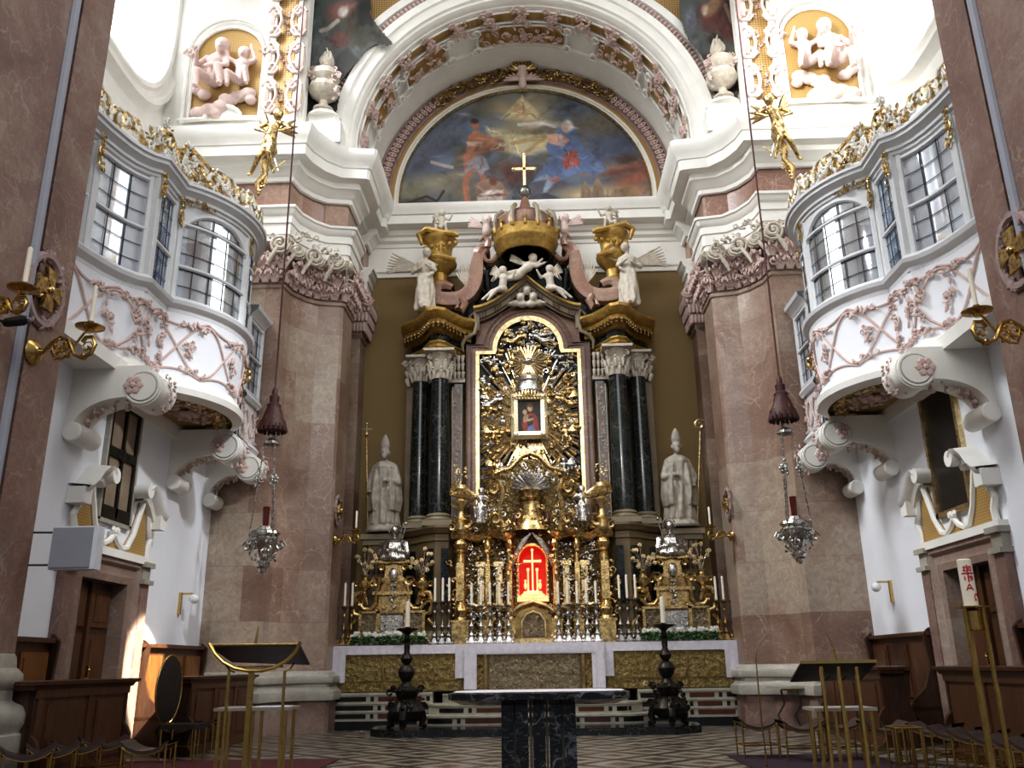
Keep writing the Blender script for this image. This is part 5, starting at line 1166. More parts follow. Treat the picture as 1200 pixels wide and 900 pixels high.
# dark crest mass behind, steps
m=MB(); m.prism([(-1.75,9.3),(1.75,9.3),(1.5,9.9),(1.1,10.4),(.95,11.1),(.75,11.35),(-.75,11.35),(-.95,11.1),(-1.1,10.4),(-1.5,9.9)],(0,20.3,0),X3,Z3,Y3,.4)
m.prism([(-2.6,9.35),(-1.3,9.35),(-1.3,9.9),(-1.9,9.9),(-2.0,10.3),(-2.35,10.3),(-2.4,9.8),(-2.6,9.7)],(0,20.0,0),X3,Z3,Y3,.5); m.prism([(2.6,9.35),(1.3,9.35),(1.3,9.9),(1.9,9.9),(2.0,10.3),(2.35,10.3),(2.4,9.8),(2.6,9.7)],(0,20.0,0),X3,Z3,Y3,.5)
obj('crest_core',m,M['marble_black'],H)
for s_ in (-1,1):
    m=MB()
    m.tube([(s_*.62,20.0,9.9),(s_*.95,20.0,10.15),(s_*1.0,20.0,10.6),(s_*.85,20.02,11.0)],.07,6)
    m.tube([(s_*.8,20.1,10.0),(s_*1.1,20.1,10.2),(s_*1.12,20.1,10.7)],.05,6); obj('crest_ribs',m,M['marble_black'],H)
    # large red marble scroll: flat band swept along an S
    px=[(579,292),(583,299),(578,304),(572,301),(573,294),(579,287),(572,283),(563,290),(560,298),(560,310),(558,324),(553,337),(543,345),(530,343),(521,337),(526,331),(534,334)]
    px=[(577,303),(571,303),(569,297),(574,292),(578,296),(577,303)][::-1]
    P0=[(582,300),(577,306),(570,305),(567,298),(571,292),(565,290),(560,296),(559,306),(558,320),(555,333),(547,344),(536,349),(524,350),(513,348),(510,341),(514,335),(522,334),(530,337)]
    pts=[A(x,y,19.75) for x,y in P0]; pts=[Vector((p.x if s_<0 else -p.x,p.y,p.z)) for p in pts]
    # smooth
    sm=[]; 
    for i in range(len(pts)-1):
        p0=pts[max(i-1,0)];p1=pts[i];p2=pts[i+1];p3=pts[min(i+2,len(pts)-1)]
        for k in range(5):
            t=k/5; sm.append(.5*((2*p1)+(p2-p0)*t+(2*p0-5*p1+4*p2-p3)*t*t+(3*p1-p0-3*p2+p3)*t**3))
    sm.append(pts[-1]); n_=len(sm); rows=[[],[],[],[],[]]
    for i,p in enumerate(sm):
        t=(sm[min(i+1,n_-1)]-sm[max(i-1,0)]).normalized(); nn=Vector((-t.z,0,t.x)); f=i/(n_-1)
        w=.045+.125*min(1,max(0,(f-.2)*4)) ; w=w if f<.8 else w*(1-.55*(f-.8)/.2)
        rows[0].append(p-nn*w+Y3*.45); rows[1].append(p-nn*w-Y3*.02); rows[2].append(p-Y3*.06); rows[3].append(p+nn*w-Y3*.02); rows[4].append(p+nn*w+Y3*.45)
    m=MB(); m.grid(rows); 
    q=[Vector((A(x,y,19.7).x*(1 if s_<0 else -1),19.7,A(x,y,19.7).z)) for x,y in ((541,349),(545,356),(541,364),(535,362),(537,356))]
    m.tube(q,[.09,.1,.09,.07,.04],8); q=[Vector((A(x,y,19.7).x*(1 if s_<0 else -1),19.7,A(x,y,19.7).z)) for x,y in ((571,290),(572,283),(567,278),(562,283))]; m.tube(q,[.09,.08,.06,.03],8)
    obj('great_scroll',m,M['marble_scroll'],H)
    # gilt vase-like cushion pedestal above the columns
    vx=s_*2.2; m=MB(); m.lathe([(.28,10.25),(.3,10.32),(.2,10.4),(.2,10.6),(.34,10.75),(.42,10.85),(.44,10.95),(.36,11.0),(.30,11.15),(.33,11.4),(.42,11.5),(.44,11.6),(.36,11.68),(.0,11.7)],(vx,20.0,0),20,fn=lambda th,z:1+.05*sin(4*th))
    m.tube([(vx+s_*.42,19.75,11.35),(vx+s_*.5,19.75,11.62),(vx+s_*.3,19.7,11.74),(vx-s_*.1,19.65,11.62),(vx-s_*.4,19.6,11.55),(vx-s_*.52,19.6,11.5)],[.04,.09,.1,.08,.09,.05],8)
    m.tube([(vx+s_*.35,19.7,11.0),(vx+s_*.0,19.6,10.95),(vx-s_*.45,19.6,10.85)],[.05,.07,.05],8)
    for k in range(6): m.ell((vx-s_*.45+.15*k*s_,19.6,11.3-.02*k),.06,6,4)
    obj('gilded_cushion_vase',m,M['ochre_gilt'],H)
    m=MB()
    for k in range(7): a=RD(35+k*14); b=Vector((s_*1.52,19.85,10.25)); m.tube([b+Vector((-s_*-.0,0,0)),b+Vector((s_*.18*cos(a),-.05,.3*sin(a))),b+Vector((s_*(.32*cos(a)-.02),-.08,.55*sin(a)))],[.03,.035,.012],5)
    obj('stucco_palm',m,M['statue'],H)
# crown
K=thing('crown_part','','',(0,19.9,11.1)); 
for k_ in ('label','category'): 
    if k_ in K: del K[k_]
K.parent=H; K.location=Vector((0,19.9,11.1))-WL[H.name]; K.name='crown'; WL['crown']=Vector((0,19.9,11.1))
cc=(0,19.9,0)
m=MB(); m.lathe([(.66,11.02),(.70,11.08),(.74,11.2),(.80,11.26),(.82,11.32),(.80,11.35),(.82,11.5),(.84,11.58),(.80,11.6),(.74,11.4),(.60,11.2),(.60,11.02)],cc,40)
for k in range(16):
    a=2*pi*k/16; d=Vector((cos(a),sin(a),0)); h=.16 if k%2 else .1; m.cap(Vector(cc)+d*.82+Z3*11.55,Vector(cc)+d*.84+Z3*(11.55+h),.06,.03,6); m.ell(Vector(cc)+d*.84+Z3*(11.62+h),.05,6,4)
obj('crown_band',m,M['ochre_gilt'],K)
m=MB(); m.lathe([(.0,11.18),(.62,11.1),(.66,11.04)],cc,32); obj('crown_underside',m,M['gold_dark'],K)
m=MB(); m.lathe([(.74,11.5),(.78,11.7),(.74,11.95),(.55,12.12),(.28,12.2),(.16,12.35),(.1,12.6),(.08,12.7),(.0,12.7)],cc,32); obj('crown_cap',m,M['marble_red'],K)
m=MB()
for k in range(8):
    a=RD(22.5+45*k); d=Vector((cos(a),sin(a),0)); m.tube([Vector(cc)+d*r_+Z3*z for r_,z in ((.80,11.6),(.83,11.8),(.78,12.02),(.62,12.18))],.06,6)
obj('crown_arches',m,M['altar_stone_light'],K)
m=MB(); m.lathe([(0,12.66),(.10,12.7),(.16,12.8),(.16,12.9),(.1,13.0),(0,13.03)],cc,16); obj('orb',m,M['silver_dark'],K)
m=MB(); m.box(-.035,.035,19.87,19.93,13.0,13.95); m.box(-.26,.26,19.87,19.93,13.5,13.57)
for p in ((0,13.98),(-.28,13.535),(.28,13.535)): m.ell((p[0],19.9,p[1]),.055,8,5)
obj('cross',m,M['gold_pale'],K)
# cherub heads beside the crown
for s_ in (-1,1):
    t=thing('winged_cherub_head',f'pink winged cherub head at the {"left" if s_<0 else "right"} shoulder of the crown','cherub',(s_*1.0,19.8,11.5))
    m=MB(); c=Vector((s_*.98,19.7,11.95)); m.ell(c,(.13,.13,.15),10,8); m.ell(c+Vector((0,.02,.05)),(.14,.13,.12),10,8); m.ell(c+Vector((-s_*.03,-.13,-.01)),.025,6,4); m.cap(c-Z3*.1,c-Z3*.3+Y3*.05,.09,.13); solid_figure('head',m,M['putto_pink'],.022,t)
    m=MB(); wing(m,c+Vector((s_*.1,.06,-.15)),(s_,0,0),(s_*.5,0,1),.42,6,.03); wing(m,c+Vector((s_*.02,.06,-.2)),(-s_*.3,0,-1),(s_*.4,0,-1),.3,5,.03); obj('wings',m,M['putto_pink'],t)
def statue(name,label,cat,loc,build,mat,vox,mirror_label=None,extra=None):
    t=thing(name,label,cat,loc); m=MB(); build(m,Vector(loc)); solid_figure('body',m,M[mat],vox,t)
    if extra: extra(t,Vector(loc))
    if mirror_label: mirror(t,mirror_label)
    return t
# standing angels on the cornice
def angel_b(m,o):
    m.lathe([(.22,0),(.25,.1),(.23,.5),(.20,.85),(.16,1.0),(.17,1.12),(.19,1.25),(.12,1.36)],o,20,fn=lambda th,z:1+.24*sin(6*th+4*z)*(1-z/1.5)+.10*sin(3*th+2*z))
    m.cap(o+Vector((.08,-.18,.04)),o+Vector((.05,-.12,.5)),.07,.10); m.cap(o+Vector((0,0,1.35)),o+Vector((.02,-.03,1.45)),.06,.055); h=o+Vector((.05,-.06,1.56)); m.ell(h,(.10,.115,.135),12,9); m.ell(h+Vector((-.01,.04,.03)),(.12,.12,.12)); m.ell(h+Vector((.04,-.11,-.01)),.022,6,4)
    for sg,e,w_ in ((-1,(-.30,-.05,1.02),(-.05,-.26,1.06)),(1,(.26,-.1,1.05),(.05,-.27,1.14))): m.cap(o+Vector((sg*.17,0,1.27)),o+Vector(e),.07,.055); m.cap(o+Vector(e),o+Vector(w_),.055,.035); m.ell(o+Vector(w_),(.04,.05,.03))
    m.cap(o+Vector((-.1,-.12,.75)),o+Vector((.2,-.15,.95)),.06,.05); m.cap(o+Vector((.02,-.2,.05)),o+Vector((.05,-.3,.03)),.05,.035)
def angel_x(t,o):
    m=MB(); wing(m,o+Vector((-.12,.12,1.2)),(-1,0,-.15),(-.62,0,.7),.85,8,.028); wing(m,o+Vector((.1,.14,1.25)),(.6,0,.2),(.2,0,1),.5,6,.03); obj('wings',m,M['statue'],t)
statue('standing_angel','white standing angel with spread wing on the gilt cornice, left of the great scroll','angel statue',(-2.5,19.55,9.44),angel_b,'statue',.022,'white standing angel with spread wing on the gilt cornice, right of the great scroll',angel_x)
# putti
def put(label,loc,s,pose,mat='statue',ml=None,wg=None,name='putto'):
    t=thing(name,label,'putto',loc); m=MB(); putto(m,loc,s,pose); solid_figure('body',m,M[mat],.016*s,t)
    if wg:
        m=MB(); o=Vector(loc)+Vector(pose['chest'])*s+Vector((0,.08,.05))*s
        for a,b,L in wg: wing(m,o,a,b,L*s,6,.02*s)
        obj('wings',m,M[mat],t)
    if ml: mirror(t,ml)
    return t
put('white flying putto reaching up to the right, under the crown',(-.18,19.65,10.42),1.25,FLY,wg=(((-.6,0,.2),(-.7,0,.8),.42),))
REC=dict(SIT,chest=(.04,-.04,.24),knl=(-.22,-.12,-.12),fol=(-.44,-.1,-.30),knr=(-.10,-.2,-.1)); REC['for']=(-.32,-.16,-.34)
put('white putto reclining on the left slope of the ogee gable',(-.60,19.6,10.02),1.1,REC,wg=(((-.8,0,.2),(-.3,0,1),.36),),ml='white putto reclining on the right slope of the ogee gable')
put('small white putto seated on the left gilt cushion vase',(-2.14,19.85,11.85),.95,SIT,wg=(((-1,0,.2),(-.4,0,1),.3),),ml='small white putto seated on the right gilt cushion vase')
t=thing('cherub_trio','three white cherub heads on a cloud in the centre of the ogee gable','cherub group',(0,19.85,9.62)); m=MB(); o=Vector((0,19.85,9.72))
for x,z in ((0,.32),(-.16,.14),(.16,.14)): m.ell(o+Vector((x,-.05,z)),(.10,.11,.12),10,8); m.ell(o+Vector((x,-.15,z-.01)),.02,6,4); m.ell(o+Vector((x,-.02,z+.04)),(.11,.11,.1))
for x,z,r_ in ((-.3,0,.12),(-.12,-.02,.14),(.1,-.02,.14),(.3,0,.12),(-.42,-.02,.07),(.42,-.02,.07)): m.ell(o+Vector((x,0,z)),(r_,.1,r_*.7))
solid_figure('heads_and_cloud',m,M['statue'],.018,t)
# bishops
plain('statue_mid',(.37,.335,.28),.6,var=.25,vs=8,bump=.2)
def bishop_b(m,o,book=True):
    m.lathe([(.40,0),(.42,.05),(.38,.12),(.33,.16)],o,20); q=o+Z3*.14
    m.lathe([(.30,0),(.33,.06),(.30,.5),(.26,.9),(.25,1.2),(.27,1.38),(.22,1.5),(.10,1.56)],q,28,fn=lambda th,z:1+.20*sin(8*th+2.5*z)*(1-z/1.8)+.10*sin(3*th+z))
    # cope falling from the shoulders
    m.lathe([(.36,.35),(.40,.6),(.36,1.0),(.29,1.3),(.17,1.46),(.08,1.52)],q,24,fn=lambda th,z:(1+.11*sin(6*th+2*z)) if not (4.2<th<5.2) else .70)
    m.cap(q+Vector((0,-.02,1.48)),q+Vector((.0,-.06,1.68)),.075,.065); h=q+Vector((0,-.09,1.74)); m.ell(h,(.115,.13,.14),12,9); m.ell(h+Vector((0,-.145,-.01)),.03,6,4); m.ell(h+Vector((-.12,0,0)),(.02,.03,.04)); m.ell(h+Vector((.12,0,0)),(.02,.03,.04)); m.ell(h+Vector((0,-.10,-.10)),(.065,.07,.09))
    m.cap(h+Vector((0,-.09,-.1)),h+Vector((0,-.1,-.18)),.04,.02)
    # mitre
    m.lathe([(.0,.07),(.10,.08),(.118,.18),(.10,.29),(.045,.41),(.008,.46)],h,16,fn=lambda th,z:1-.2*abs(sin(th)) )
    for sg,e,w_ in ((-1,(-.36,-.08,1.0),(-.30,-.22,.82)),(1,(.34,-.12,1.02),(.06,-.34,1.05))):
        m.cap(q+Vector((sg*.2,0,1.40)),q+Vector(e),.11,.09); m.cap(q+Vector(e),q+Vector(w_),.08,.045); hh=q+Vector(w_)
        m.ell(hh,(.05,.05,.045))
        for k in range(4): m.cap(hh+Vector((.025*(k-1.5),-.02,.0)),hh+Vector((.028*(k-1.5),-.08,-.04)),.014,.011,5)
        m.cap(hh+Vector((0,-.0,.03)),hh+Vector((-.03*sg,-.05,.06)),.014,.01,5)
    m.cap(q+Vector((-.1,-.24,.3)),q+Vector((.12,-.3,.85)),.06,.05); m.cap(q+Vector((.2,-.2,.1)),q+Vector((.12,-.26,.6)),.05,.06)
for s_ in (-1,1):
    lb='left' if s_<0 else 'right'; o=Vector((s_*3.42,20.0,4.14))
    t=thing('bishop_statue',('grey stone bishop in mitre, hand on breast, beside the left outer column' if s_<0 else 'grey stone bishop in mitre with hand raised, beside the right outer column'),'statue',tuple(o))
    m=MB(); bishop_b(m,o)
    if s_>0: m.v=[(2*o.x-x,y,z) for x,y,z in m.v]; m.f=[f[::-1] for f in m.f]
    solid_figure('body',m,M['statue_mid'],.016,t)
    st=thing('bishop_crozier',f'thin gilt crozier leaning beside the {lb} bishop','crozier',(s_*3.78,19.8,4.14)); m=MB(); b=Vector((s_*3.74,19.8,4.15)); top=Vector((s_*(3.85 if s_<0 else 3.98),19.8,6.35))
    m.tube([b,top],.018,6); m.curl(top+Z3*.16,X3*s_,Z3,.15,.03,1.4,1,6,14) if s_>0 else (m.ell(top+Z3*.1,.06),m.cap(top,top+Z3*.35,.015,.012),m.cap(top+Vector((-.12,0,.22)),top+Vector((.12,0,.22)),.015,.015),m.ell(top+Z3*.35,.04)); obj('staff',m,M['gold_pale'],st)
    pd=thing('statue_pedestal',f'dark stone console pedestal under the {lb} bishop','pedestal',(s_*3.42,20.2,0)); m=MB()
    m.bx((s_*3.42,20.25,3.98),.95,1.0,.12); m.bx((s_*3.42,20.28,3.86),.85,.95,.12); m.bx((s_*3.42,20.3,3.2),.62,.85,.66); m.bx((s_*3.42,20.3,3.1),.8,.95,.1); m.bx((s_*3.42,20.35,0),.9,.95,3.1); obj('pedestal_block',m,M['altar_stone_light'],pd)
    m=MB()
    for k in range(6): m.cap((s_*3.42-.27+.108*k,19.87,3.25),(s_*3.42-.27+.108*k,19.85,3.8),.04,.055,6)
    obj('fluting',m,M['altar_stone'],pd)
# ================================================================ RELIEF PANEL with rays (belongs to the altar)
rp=thing('sunburst_relief','gold and silver sunburst of rays, clouds and tiny putti filling the altar frame','relief',(0,20.1,4.6))
cx_,cz_=0,6.8
def inside(x,z,mg=.0):
    if z<4.5: return False
    if abs(x)<1.17-mg and z<8.42-mg: return True
    return x*x+(z-8.54)**2<(.74-mg)**2 and z>8.3
rg=MB();rsv=MB(); rr=random.Random(5)
for i in range(150):
    a=2*pi*i/150+rr.uniform(-.01,.01); d=Vector((cos(a),0,sin(a))); r0=.45; r1=r0
    mx=rr.uniform(.85,1.9) if i%3 else rr.uniform(1.5,2.3)
    while r1<mx and inside(cx_+d.x*(r1+.05),cz_+d.z*(r1+.05)): r1+=.05
    if r1-r0<.15: continue
    (rg if i%3 else rsv).tube([Vector((cx_,20.02,cz_))+d*r0,Vector((cx_,19.98,cz_))+d*r1],[.016,.036 if i%2 else .026],5)
for i in range(46):
    a=RD(185+170*i/45); d=Vector((cos(a),0,sin(a))); b=Vector((0,20.0,5.7)); r1=.3
    while inside(b.x+d.x*(r1+.05),b.z+d.z*(r1+.05)) and r1<1.7: r1+=.05
    if r1>.5: (rg if i%3 else rsv).tube([b+d*.3,b+d*r1-Y3*.04],[.02,.035],5)
obj('gold_rays',rg,M['gold'],rp); obj('silver_rays',rsv,M['silver'],rp)
cg=MB();cs=MB()
for i in range(820):
    x=rr.uniform(-1.15,1.15); z=rr.uniform(4.6,9.28)
    if not inside(x,z,.04): continue
    rc=math.hypot(x,z-cz_)
    if rc<.62 or math.hypot(x,z-8.18)<.36 or (abs(x)<.45 and 7.2<z<7.9): continue
    dens=1.0 if z>7.95 else (.16+.45*(abs(x)/1.2)**2 if z>5.9 else .4)
    if rr.random()>dens: continue
    q=Vector((x,19.95-.08*rr.random(),z)); k=rr.random(); sz=rr.uniform(.05,.1); tgt=cs if (rr.random()<.55 if z>7.3 else rr.random()<.35) else cg
    a=rr.uniform(0,2*pi); u=X3*cos(a)+Z3*sin(a); v=-X3*sin(a)+Z3*cos(a)
    if k<.5 : tgt.ell(q,(sz,sz*.7,sz*.6),7,5); tgt.ell(q+u*sz*.8,sz*.55,6,4)
    elif k<.8: tgt.curl(q,u,v,sz*.9,sz*.28,1.1,rr.choice((-1,1)),5,8)
    else: tgt.cap(q-u*sz,q+u*sz,sz*.3,sz*.45,6); tgt.ell(q+u*sz*1.5,sz*.42,6,4); tgt.cap(q,q+v*sz*1.1,sz*.25,sz*.2,5)
obj('gold_cloud_work',cg,M['gold'],rp,kind='stuff'); obj('silver_cloud_work',cs,M['silver'],rp,kind='stuff')
m=MB(); m.lathe([(0,-.0),(.36,.0),(.38,.03),(.0,.06)],(0,19.92,8.18),28,ax=(X3,Z3,Y3))
for i in range(28):
    a=2*pi*i/28; d=Vector((cos(a),0,sin(a))); m.tube([Vector((0,19.86,8.18))+d*.1,Vector((0,19.86,8.18))+d*(.44 if i%2 else .38)],[.02,.035],5)
obj('dove_glory',m,M['gold_pale'],rp)
m=MB(); m.ell((0,19.8,8.2),(.09,.06,.05)); m.ell((0,19.76,8.26),.035,6,5)
for s_ in(-1,1): m.cap((s_*.04,19.8,8.21),(s_*.22,19.8,8.25),.045,.015,6); m.cap((s_*.03,19.8,8.19),(s_*.2,19.8,8.2),.03,.012,6)
obj('dove',m,M['silver'],rp)
m=MB(); m.lathe([(.34,7.38),(.36,7.44),(.33,7.5),(.33,7.66),(.37,7.7),(.38,7.78),(.3,7.82),(.22,7.9),(0,7.92)],(0,20.0,0),20)
obj('silver_canopy',m,M['silver'],rp)
m=MB()
for i in range(11): x=-.36+.072*i; m.cap((x,19.66+ .3*(abs(x)/.36)**2,7.4),(x,19.64+.3*(abs(x)/.36)**2,7.28),.03,.035,6); m.curl((x,19.64,7.22),X3,Z3,.05,.016)
for i in range(26): a=pi*i/25; m.cap((.38*cos(a),19.9,7.12+.1*sin(a)),(.52*cos(a),19.88,7.14+.3*sin(a)),.014,.02,5)
obj('gold_fringe',m,M['gold'],rp)
for s_,z,x,mt in ((-1,5.5,.78,'gold'),(1,5.5,.78,'silver'),(-1,6.3,.85,'gold'),(1,6.3,.85,'gold_pale'),(-1,7.15,.9,'silver'),(1,7.15,.9,'gold'),(-1,8.75,.3,'gold'),(1,8.75,.3,'silver')):
    m=MB(); q=(s_*x,19.84,z); pz=dict(SIT if z<7 else FLY); putto(m,q,.55,pz)
    if s_>0: m.v=[(2*q[0]-a,b,c) for a,b,c in m.v]; m.f=[f[::-1] for f in m.f]
    wing(m,Vector(q)+Vector((s_*.05,.05,.12)),(s_,0,.1),(s_*.3,0,1),.28,5,.02); solid_figure('small_putto',m,M[mt],.013,rp)
# small devotional picture in its silver frame
t=thing('framed_devotional_picture','small framed picture of a red and blue robed mother holding a child, amid the rays','picture',(0,19.8,6.4))
c=Canvas(0,60,0,80,46,62); c.fill(srgb(24,20,24)); c.poly([(14,80),(10,60),(18,44),(26,34),(42,32),(52,44),(56,80)],srgb(168,44,34),2,1,3); c.poly([(26,44),(38,40),(42,62),(30,80),(24,80)],srgb(34,36,58),2,1,3); c.poly([(26,66),(40,62),(46,80),(22,80)],srgb(110,104,180),2,1,3); c.e(32,20,9,11,srgb(208,160,118),0,.3,1,.1); c.e(31,12,12,8,srgb(120,66,34),0,.4,.9); c.e(18,30,7,8,srgb(210,160,120),0,.3,1,.1); c.e(20,46,8,13,srgb(206,150,108),20,.3,1,.1); c.e(32,50,12,4,srgb(208,156,116),-15,.3,1,.1)
plain('frame_silver',(.80,.70,.50),.3,.5,var=.3,vs=18)
k0=A(607,470,19.8); k1=A(633,506,19.8)
c.mesh('picture_panel',lambda x,y:Vector((lerp(-.262,.262,x/60),19.74,lerp(7.18,6.42,y/80))),None,t)
m=MB(); m.grid([[(x*a,y,6.8+z*b) for x,z in ((-1,-1),(1,-1),(1,1),(-1,1),(-1,-1))] for a,b,y in ((.262,.38,19.74),(.27,.39,19.68),(.36,.48,19.66),(.43,.56,19.76))]); 
for x in (-.32,.32):
    for z in (6.35,7.25): m.ell((x,19.68,z),(.07,.05,.07))
    m.curl((x*1.15,19.7,6.8),X3*(1 if x>0 else -1),Z3,.1,.035)
obj('silver_frame',m,M['frame_silver'],t)
# ================================================================ MENSA
ms=thing('altar_table','wide altar block faced with chased gilt panels under a white cloth','altar table',(0,19.3,0))
m=MB(); m.box(-4.2,4.2,19.0,20.1,.72,1.62); m.box(-1.36,1.36,18.8,19.0,.66,1.62); obj('block',m,M['altar_stone'],ms)
for s_ in (-1,1): m=MB(); m.box(*sorted((s_*1.5,s_*4.15)),18.96,19.0,.74,1.5); obj('gilt_panel',m,M['chased_gold'],ms)
m=MB(); m.box(-.92,.92,18.74,18.8,.70,1.48); obj('silver_panel',m,M['chased_silver'],ms)
m=MB()
for x in (-1.0,1.0): m.box(x-.03,x+.03,18.74,18.8,.68,1.5)
m.box(-.92,.92,18.73,18.76,.70,.75)
for s_ in (-1,1):
    for x in (1.55,2.1,2.35,3.15,3.95): m.box(s_*x-.012,s_*x+.012,18.945,18.96,.78,1.5)
    m.box(*sorted((s_*1.5,s_*4.15)),18.945,18.96,.94,.955)
obj('gilt_mouldings',m,M['gold_dark'],ms)
for s_ in(-1,1): m=MB(); m.box(*sorted((s_*1.04,s_*1.34)),18.76,18.8,.68,1.5); obj('narrow_panel',m,M['chased_shrine'],ms)
cl=thing('altar_cloth','white linen altar cloth with hanging corners and lace edge on the high altar','altar cloth',(0,19.3,1.6))
m=MB(); rr_=random.Random(2)
def drape(x0,x1,y,zt,zb,n=60):
    xs=np.linspace(x0,x1,n); return [[(x,y-.004-.012*sin(x*37)*k/4-.006*sin(x*91+2)*k/4,lerp(zt,zb,k/4)) for x in xs] for k in range(5)]
m.box(-4.25,4.25,18.93,20.0,1.62,1.65); m.box(-1.42,1.42,18.72,19.0,1.62,1.65)
for s_ in (-1,1):
    m.grid(drape(*sorted((s_*1.38,s_*4.25)),18.925,1.64,1.47)); m.grid(drape(*sorted((s_*3.93,s_*4.26)),18.92,1.5,.92,14)); m.grid(drape(*sorted((s_*1.42,s_*1.64)),18.92,1.5,.98,10))
    m.grid(drape(*sorted((s_*1.18,s_*1.44)),18.715,1.5,.76,12)); m.grid([[(s_*4.26,18.93,1.64),(s_*4.26,19.9,1.64)],[(s_*4.27,18.93,.93),(s_*4.27,19.9,.93)]])
m.grid(drape(-1.44,1.44,18.715,1.64,1.44)); obj('linen',m,M['linen'],cl,smooth=60)
m=MB()
for i in range(140): x=-1.2+2.4*i/139; m.tube([(x-.008,18.70,1.5),(x,18.70,1.43),(x+.008,18.70,1.5)],.004,3)
obj('lace_edge',m,M['linen'],cl)
# steps with inlay
def inlay_row(par,x0,x1,y,z,h,sd,curve=None):
    r_=random.Random(sd); x=x0+.05; reds=MB();blk=MB(); k=0
    while x<x1-.1:
        w_=r_.choice((.5,.75,.9)) if k%2==0 else .07; w_=min(w_,x1-.05-x)
        tg=(blk if (k//2)%2==0 or k%2 else reds); 
        if curve: 
            n_=max(2,int(w_/.1)); tg.grid([[(xx,curve(xx)-.006,z) for xx in np.linspace(x,x+w_,n_)],[(xx,curve(xx)-.006,z+h) for xx in np.linspace(x,x+w_,n_)]])
        else: tg.box(x,x+w_,y-.006,y,z,z+h)
        x+=w_+.09; k+=1
    obj('red_inlay',reds,M['inlay_red'],par); obj('black_inlay',blk,M['inlay_black'],par)
for s_ in (-1,1):
    t=thing('predella_wing',f'pale stone altar base with three rows of red and black inlay, {"left" if s_<0 else "right"} side','altar step',(s_*3.1,19,0))
    a,b=sorted((s_*2.1,s_*4.27)); m=MB(); m.box(a,b,18.92,20.2,.17,.72); obj('stone_base',m,M['inlay'],t); m=MB(); m.box(a-.02,b+.02,18.9,20.2,0,.17); obj('black_plinth',m,M['inlay_black'],t)
    for i,z in enumerate((.22,.38,.55)): 
        m=MB(); m.box(a,b,18.90,18.92,z+.115,z+.145); obj('string_course',m,M['inlay'],t); inlay_row(t,a,b,18.92,z,.09,i+(5 if s_>0 else 9))
t=thing('altar_steps','two bowed pale stone steps with red and black inlay below the high altar','altar step',(0,18.5,0))
def crv(off,hw): 
    return lambda x: off+ (0.45*max(0,abs(x)-(hw-.6))**2/.36 if abs(x)>hw-.6 else 0)
for z0,z1,off,hw,sd in ((.12,.30,17.95,2.35,3),(.30,.5,18.2,2.15,8),(.5,.68,18.5,1.9,11)):
    f=crv(off,hw); xs=np.linspace(-hw,hw,41); m=MB(); m.grid([[(x,f(x),z0) for x in xs],[(x,f(x),z1-.04) for x in xs],[(x,f(x)-.04,z1-.035) for x in xs],[(x,f(x)-.04,z1) for x in xs],[(x,19.3,z1) for x in xs]]); obj('step',m,M['inlay'],t); inlay_row(t,-hw+.2,hw-.2,0,z0+.04,.085,sd,curve=f)
t=thing('dark_platform','low black stone platform with cut corners before the altar steps','platform',(0,17.4,0)); m=MB(); m.add([],[]); pl=[(-3.1,18.0),(-3.05,17.2),(-2.5,16.75),(2.5,16.75),(3.05,17.2),(3.1,18.0),(2.6,18.9),(-2.6,18.9)]
m.v=[(x,y,0) for x,y in pl]+[(x*1.0,y,.13) for x,y in pl]; n_=len(pl); m.f=[tuple(range(n_))[::-1],tuple(range(n_,2*n_))]+[(i,(i+1)%n_,n_+(i+1)%n_,n_+i) for i in range(n_)]; obj('slab',m,M['marble_black'],t)
